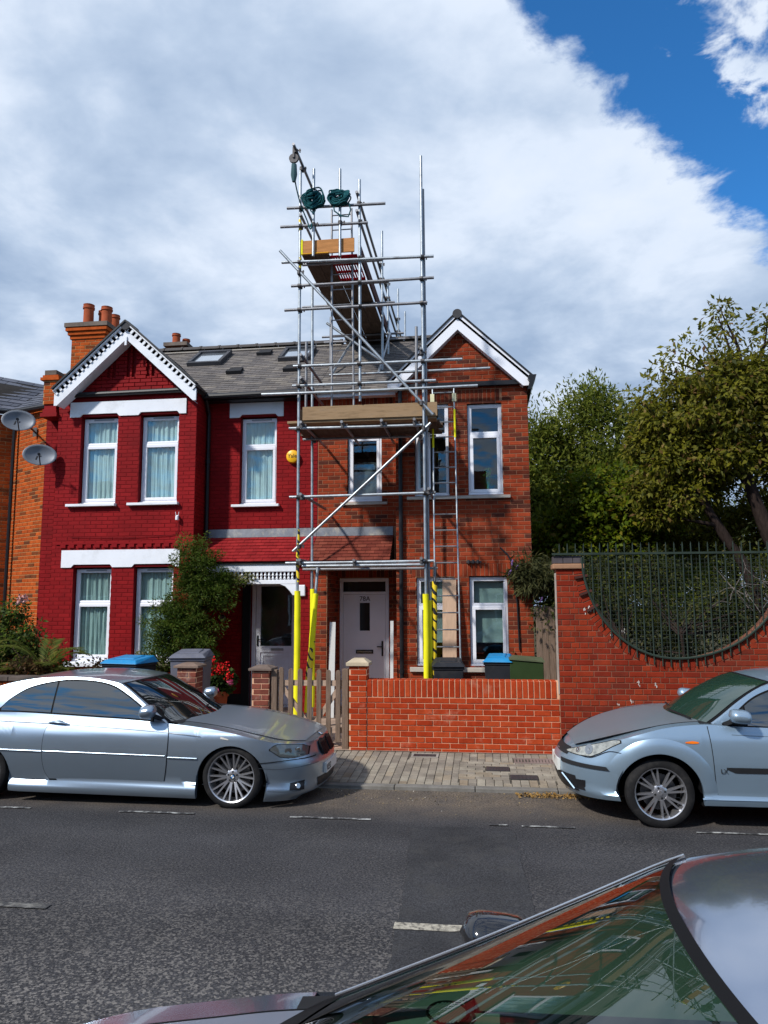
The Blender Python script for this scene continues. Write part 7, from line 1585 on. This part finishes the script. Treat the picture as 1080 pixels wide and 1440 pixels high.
    c.gap([(-.66, .865), (-1.0, .855), (-1.7, .85)], 'crease_line', .006, off=.0085, m=mat('crease_shade_blue', (.13, .17, .21), rough=.4, metal=.4))  # shade along the door crease painted as a thin darker strip
    q = c.sp(-.535, .545, .013); text('door_letters', 'LX', .055, TRIM, d, Matrix.Translation((q.x, q.y, q.z-.02)) @ Matrix.Rotation(R(180), 4, 'Z') @ Matrix.Rotation(R(90), 4, 'X'))
    return c, rt, m, d
def hatch_front(c, rt, m, d):
    S = 1                                    # the near side of this car is +y in its own frame
    for sd_ in (-1, 1):
        ht = [(.34, .785), (.45, .79), (.56, .775), (.66, .735), (.74, .685), (.80, .625)]; hb = [(.34, .77), (.42, .725), (.52, .655), (.60, .61), (.70, .60), (.80, .60)]
        c.patch('headlight_seal', lambda u, v: (.335+.46*u, interp(hb, .335+.46*u)-.006+(max(0, min(interp(ht, .335+.46*u), c.zsh(.335+.46*u)-.012)-interp(hb, .335+.46*u))+.012)*v), 24, 4, .003, SEAL, side=sd_)
        h = c.patch('headlight', lambda u, v: (.345+.445*u, interp(hb, .345+.445*u)+max(.002, min(interp(ht, .345+.445*u), c.zsh(.345+.445*u)-.012)-interp(hb, .345+.445*u))*v), 24, 4, .007, mat('headlamp_hazy', (.29, .30, .275), rough=.12, var=.4, vscale=22, ior=1.9, coat=.7), side=sd_)
        for xx, zz, rr in ((.61, .668, .050), (.70, .642, .030)):
            q = c.sp(xx, zz, .009, sd_); n = (c.sp(xx, zz, .05, sd_)-q).normalized(); mb = MB(); mb.lathe([(0, -.003), (rr*.3, .0005), (rr*.7, .0015), (rr, 0)], 18, Matrix.Translation(q) @ n.to_track_quat('Z', 'Y').to_matrix().to_4x4()); mb.build('lamp_ring', LENS2, h, smooth=True)
    def P_(name, fn, nu, nv, off, mm): return c.patch(name, fn, nu, nv, off, mm, side=S)
    def G_(pts, name='shut_line', **k): return c.gap(pts, name, side=S, **k)
    G_([(.25, .655), (.34, .672), (.45, .676), (.60, .60), (.70, .60)], 'bumper_gap', w=.006)
    P_('bumper_strip', lambda u, v: (.45+.40*u, .50+.034*v*(1 if u > .06 else u/.06)), 14, 2, .010, TRIM)
    P_('fog_intake', lambda u, v: (.66+.165*u, .275+.10*v*(1-.15*u)), 8, 4, .003, BLACK)
    mb = MB(); mb.bar(c.sp(.84, .385, .012, S), c.sp(.74, .27, .012, S), .012, .028, up=(0, 1, 0)); mb.build('bumper_blade', m, rt)
    mb = MB(); rows = []
    for j in range(5): z = .25+.15*j/4; rows.append([(c.xat(y, z)+.004, y, z) for y in [-.5+1.0*i/18 for i in range(19)]])
    mb.grid(rows); mb.build('lower_intake', BLACK, rt)
    mb = MB(); rows = []
    for j in range(5): z = .575+.075*j/4; rows.append([(c.xat(y, z)+.006, y, z) for y in [-.34+.68*i/14 for i in range(15)]])
    mb.grid(rows); mb.build('grille', TRIM, rt)
    xp = c.xat(.18, .46)+.014; mb = MB(); mb.hexa([(xp, -.26, .40), (xp, .26, .40), (xp-.03, .26, .40), (xp-.03, -.26, .40)], [(xp-.003, -.26, .51), (xp-.003, .26, .51), (xp-.033, .26, .51), (xp-.033, -.26, .51)]); mb.build('number_plate', PLATE, rt)
    P_('side_repeater', lambda u, v: (-.355+.12*u, .79+(.026-.03*abs(u-.45))*(v-.3)), 8, 2, .006, AMBER)
    c.seam(.845, -.42, .60); c.tpatch('bonnet', -.415, .72, -.838, .838, 20, 24, .0035, paint('hatch_bonnet', (.20, .23, .26), (.17, .165, .155), rough=.45, metal=.5, coat=.15, damt=.6), fn=c.top); c.tpatch('cowl', -.56, -.40, -.95, .95, 20, 4, .002, TRIM, fn=c.top)
    mb = MB(); mb.bar(c.top(-.36, .75)+Vector((0, 0, .02)), c.gtop(-.56, .1)+Vector((.03, 0, .016)), .016, .012); mb.bar(c.top(-.34, .1)+Vector((0, 0, .02)), c.gtop(-.58, -.5)+Vector((.03, 0, .016)), .016, .012); mb.build('wiper', BLACK, rt)
    for sd_ in (-1, 1): c.mirror('wing_mirror', (-.72, .90, 1.035), m, sd_, (.19, .10, .065))
    mb = MB(); mb.tube([c.sp(-1.68, .80, .02, S), c.sp(-1.52, .80, .03, S)], .014, 8); mb.build('handle', m, d, smooth=True)
_h = hatch(); hatch_front(*_h)
# ---- grey car in the foreground, seen over its roof and windscreen
def near_car():
    rt = place_car((-1.02, 1.50, .0), R(180), 'grey car cropped by the bottom edge, its windscreen reflecting the houses and scaffold', 'parked_car')
    P = dict(W=.90, xr=-3.4, xrc=-2.9, xc=0., p=2.3, wheels=(0.0, -2.62), Ra=.37, zarch=.30, znose=.6,
        wz=[(0, .94), (.3, .975), (.6, 1.0), (.75, .995), (.9, .965), (1.0, .93), (1.1, .91)], xf=[(.0, .75), (.13, .80), (.4, .87), (.55, .86), (.7, .80), (.9, .72)],
        zb=[(-3.4, .25), (-2.2, .22), (-.4, .22), (.9, .2)], open=(-3.0, -.52))
    P['zsh_'] = zcurve([(-3.4, 1.0), (-2.6, 1.0), (-1.5, .975), (-.6, .95), (-.2, .895), (.2, .82), (.5, .74), (.7, .66), (.87, .58)])
    P['crown'] = [(-3.4, .04), (-.7, .03), (-.2, .025), (.3, .025), (.7, .02), (.9, .01)]
    P['zg_'] = zcurve([(-3.3, 1.02), (-3.1, 1.25), (-2.7, 1.45), (-2.2, 1.50), (-1.8, 1.487), (-1.6, 1.455), (-1.5, 1.425), (-1.3, 1.315), (-1.0, 1.155), (-.7, 1.01), (-.58, .955), (-.52, .93)])
    P.update(zroof=1.48, yr=.60, gx=(-3.29, -.53), screen=(-1.52, -.55), bulge=[(-3.3, -.1), (-2.6, 0), (-1.7, .10), (-1.5, .14), (-1.0, .22), (-.5, .27)], rcrown=[(-3.3, .03), (-2.2, .05), (-1.6, .05), (-1.5, .045), (-1.0, .02), (-.5, .01)])
    c = Car(P, rt, -1); m = paint('car_grey', (.28, .33, .43), (.22, .24, .28), rough=.13, metal=.8)
    c.shell(m); c.roof(m, hole=True); c.wells()
    st = dict(n=7, r0=.06, w=.011, spread=0, zi=.5, zo=.7)
    for x in P['wheels']:
        for sd_ in (-1, 1): c.wheel(x, sd_, .315, .195, .215, st, yo=.03)
    g = glass_mat('windscreen_glass', (.42, .63, .52), 1.75, .004)
    c.tpatch('windscreen', -1.515, -.555, -.935, .935, 36, 30, .006, g)
    # black frit round the glass: header, sides, foot
    c.tpatch('header_seal', -1.528, -1.510, -.97, .97, 40, 3, .009, SEAL)
    for s in (-1, 1): c.tpatch('pillar_seal', -1.51, -.56, s*.90, s*.955, 3, 30, .009, SEAL)
    c.tpatch('screen_foot', -.66, -.50, -.95, .95, 30, 4, .0085, SEAL)
    c.tpatch('cowl', -.70, -.47, -.96, .96, 24, 4, .003, TRIM, fn=c.top)
    c.seam(.86, -.50, .70); c.tpatch('bonnet', -.495, .715, -.852, .852, 20, 24, .0035, paint('near_bonnet', (.24, .27, .33), (.2, .2, .2), rough=.38, metal=.6, coat=.2), fn=c.top)
    for s in (-1, 1):
        mb = MB(); P_ = [c.gtop(x, s)+Vector((0, s*.004, .006)) for x in [-1.53+.96*k/24 for k in range(25)]]; mb.tube(P_, .006, 6); mb.build('pillar_highlight', mat('highlight_metal', (.55, .57, .6), rough=.2, metal=.9), rt, smooth=True)  # pillar highlight put in as a thin bright metal tube
        mb = MB(); rows = []
        for x in [-3.0+2.2*k/40 for k in range(41)]:
            z0 = c.zsh(x)+.012; z1 = max(c.zg(x)-.055, z0); rows.append([(x, s*(c.gside(x, z0+(z1-z0)*v)+.006), z0+(z1-z0)*v) for v in (0, .33, .66, 1)])
        mb.grid(rows); mb.build('side_window', CGLASS, rt, smooth=True)
    c.mirror('wing_mirror', (-1.05, .98, 1.065), mat('mirror_black', (.012, .012, .014), rough=.12, coat=.6), -1, (.22, .105, .062)); c.mirror('wing_mirror', (-1.05, .98, 1.065), mat('mirror_black', None), 1, (.22, .105, .062))
    # cabin: dashboard, wheel, seats
    dk = mat('dash_plastic', (.20, .21, .20), rough=.75, var=.15, bump=.15, bscale=300)
    mb = MB(); rows = []
    for k in range(9):
        t = k/8; x = -.58-.62*t; z = .90+.085*math.sin(min(1, t*1.3)*math.pi/2)-.30*max(0, t-.80)/.2*1.0; rows.append([(x, y, z-.02*abs(y)**2) for y in [-.74+1.48*i/20 for i in range(21)]])
    mb.grid(rows); dash = mb.build('dashboard', dk, rt, smooth=True)
    mb = MB(); mb.grid([[(-1.2, -.78, .25), (-3.0, -.78, .25)], [(-1.2, .78, .25), (-3.0, .78, .25)]]); mb.build('cabin_floor', WELL, rt)
    lin_ = mat('cabin_lining', (.30, .31, .295), rough=.9, var=.06)
    for s in (-1, 1):
        mb = MB(); mb.grid([[(x, s*(c.gside(x, c.zsh(x)+(c.zg(x)-c.zsh(x))*v)-.02), c.zsh(x)+(c.zg(x)-c.zsh(x))*v-.012) for v in (0, .25, .5, .75, 1)] for x in [-3.1+2.5*k/30 for k in range(31)]]); mb.build('side_lining', lin_, rt, smooth=True)
        mb = MB(); mb.grid([[(-3.0, s*.80, .3), (-.62, s*.80, .3)], [(-3.0, s*.84, .98), (-.62, s*.84, .95)]]); mb.build('door_lining', lin_, rt)
    for s in (-1, 1):
        mb = MB(); mb.hexa([(-1.95, s*.38-.24, .45), (-1.45, s*.38-.24, .48), (-1.45, s*.38+.24, .48), (-1.95, s*.38+.24, .45)], [(-1.95, s*.38-.22, .58), (-1.45, s*.38-.22, .62), (-1.45, s*.38+.22, .62), (-1.95, s*.38+.22, .58)])
        mb.hexa([(-2.05, s*.38-.23, .55), (-1.92, s*.38-.23, .55), (-1.92, s*.38+.23, .55), (-2.05, s*.38+.23, .55)], [(-2.28, s*.38-.20, 1.12), (-2.19, s*.38-.20, 1.12), (-2.19, s*.38+.20, 1.12), (-2.28, s*.38+.20, 1.12)])
        mb.hexa([(-2.29, s*.38-.12, 1.15), (-2.20, s*.38-.12, 1.15), (-2.20, s*.38+.12, 1.15), (-2.29, s*.38+.12, 1.15)], [(-2.33, s*.38-.11, 1.31), (-2.24, s*.38-.11, 1.31), (-2.24, s*.38+.11, 1.31), (-2.33, s*.38+.11, 1.31)]); mb.build('seat', mat('seat_cloth', (.03, .03, .032), rough=.9), rt, bevel=.03)
    mb = MB(); M = Matrix.Translation((-1.38, -.38, .93)) @ Matrix.Rotation(R(-66), 4, 'Y'); mb.tube([M @ Vector((.185*math.cos(a), .185*math.sin(a), 0)) for a in [6.2832*k/28 for k in range(28)]], .015, 8, closed=True); mb.bar(M @ Vector((0, -.17, 0)), M @ Vector((0, .17, 0)), .04, .02); mb.bar(M @ Vector((0, 0, 0)), M @ Vector((0, 0, .22)), .06, .06, up=(0, 1, 0)); mb.build('steering_wheel', dk, rt, smooth=True)
    # round speaker grille on the dashboard corner
    ctr = Vector((-.905, -.69, .992)); mb = MB(); mb.lathe([(.052, .0), (.058, .004), (.06, .0)], 28, Matrix.Translation(ctr)); mb.lathe([(0, -.004), (.052, -.003)], 24, Matrix.Translation(ctr))
    sp = mb.build('speaker_ring', mat('speaker_black', (.01, .01, .01), rough=.8), dash, smooth=True)
    mb = MB()
    for i in range(-6, 7):
        for j in range(-6, 7):
            x, y = i*.0085+(.00425 if j % 2 else 0), j*.0075
            if math.hypot(x, y) < .05: mb.lathe([(.0025, .0), (.0038, .003), (.0044, 0)], 6, Matrix.Translation(ctr+Vector((x, y, 0))))
    mb.build('speaker_grille', mat('speaker_mesh', (.16, .17, .17), rough=.45), dash)
near_car()
# ------------------------------------------------------------------ the terrace across the street (behind the viewer, seen in glass and paintwork)
def opposite():
    x = -21.6; k = 0
    bm = mat('brick_opposite', (.22, .07, .04), rough=.9, var=.25, vscale=3); rm = mat('roof_opposite', (.07, .066, .07), rough=.8, var=.2); gl = mat('glass_opposite', (.03, .035, .04), rough=.05, ior=1.8)
    while x < 16:
        w = 5.4; y1, y0 = -11.0, -18.5; r = root('terraced_house', (x+w/2, -13.5, .1), 'plain brick terraced house across the street behind the viewer', 'house', 'houses across the street')
        mb = MB(); mb.box(x, x+w, y0, y1, .1, 5.7); mb.box(x+.4, x+2.8, y1+.002, y1+.7, .1, 5.9); mb.prism([(x+.4, 5.9), (x+2.8, 5.9), (x+1.6, 7.1)], lambda u, v: (u, y1+.7, v), lambda u, v: (u, y1+.4, v)); mb.build('wall', bm, r)
        mb = MB(); mb.prism([(y0-.2, 5.7), (y1+.3, 5.7), ((y0+y1)/2, 8.3)], lambda u, v: (x-.001, u, v), lambda u, v: (x+w-.001, u, v))
        for s in (-1, 1): mb.hexa([(x+1.6+s*1.35, y1+.85, 5.8), (x+1.6, y1+.85, 7.2), (x+1.6, y0+3.5, 7.2), (x+1.6+s*1.35, y0+3.5, 5.8)], [(x+1.6+s*1.35, y1+.85, 5.9), (x+1.6, y1+.85, 7.3), (x+1.6, y0+3.5, 7.3), (x+1.6+s*1.35, y0+3.5, 5.9)])
        mb.build('roof', rm, r)
        MB().box(x-.35, x+.35, -14.4, -13.6, 6.6, 9.2).build('chimney', bm, r)
        for a, b, z0, z1, yy in ((.6, 1.4, 1.0, 2.6, .7), (1.8, 2.6, 1.0, 2.6, .7), (.6, 1.4, 3.9, 5.5, .7), (1.8, 2.6, 3.9, 5.5, .7), (3.6, 4.5, 3.9, 5.5, 0), (3.6, 4.5, .15, 2.4, 0)):
            mb = MB(); mb.box(x+a, x+b, y1+yy+.005, y1+yy+.03, z0, z1); wn = mb.build('window', WHITE, r); MB().box(x+a+.08, x+b-.08, y1+yy+.032, y1+yy+.036, z0+.08, z1-.08).build('pane', gl, wn)
        x += w; k += 1
opposite()
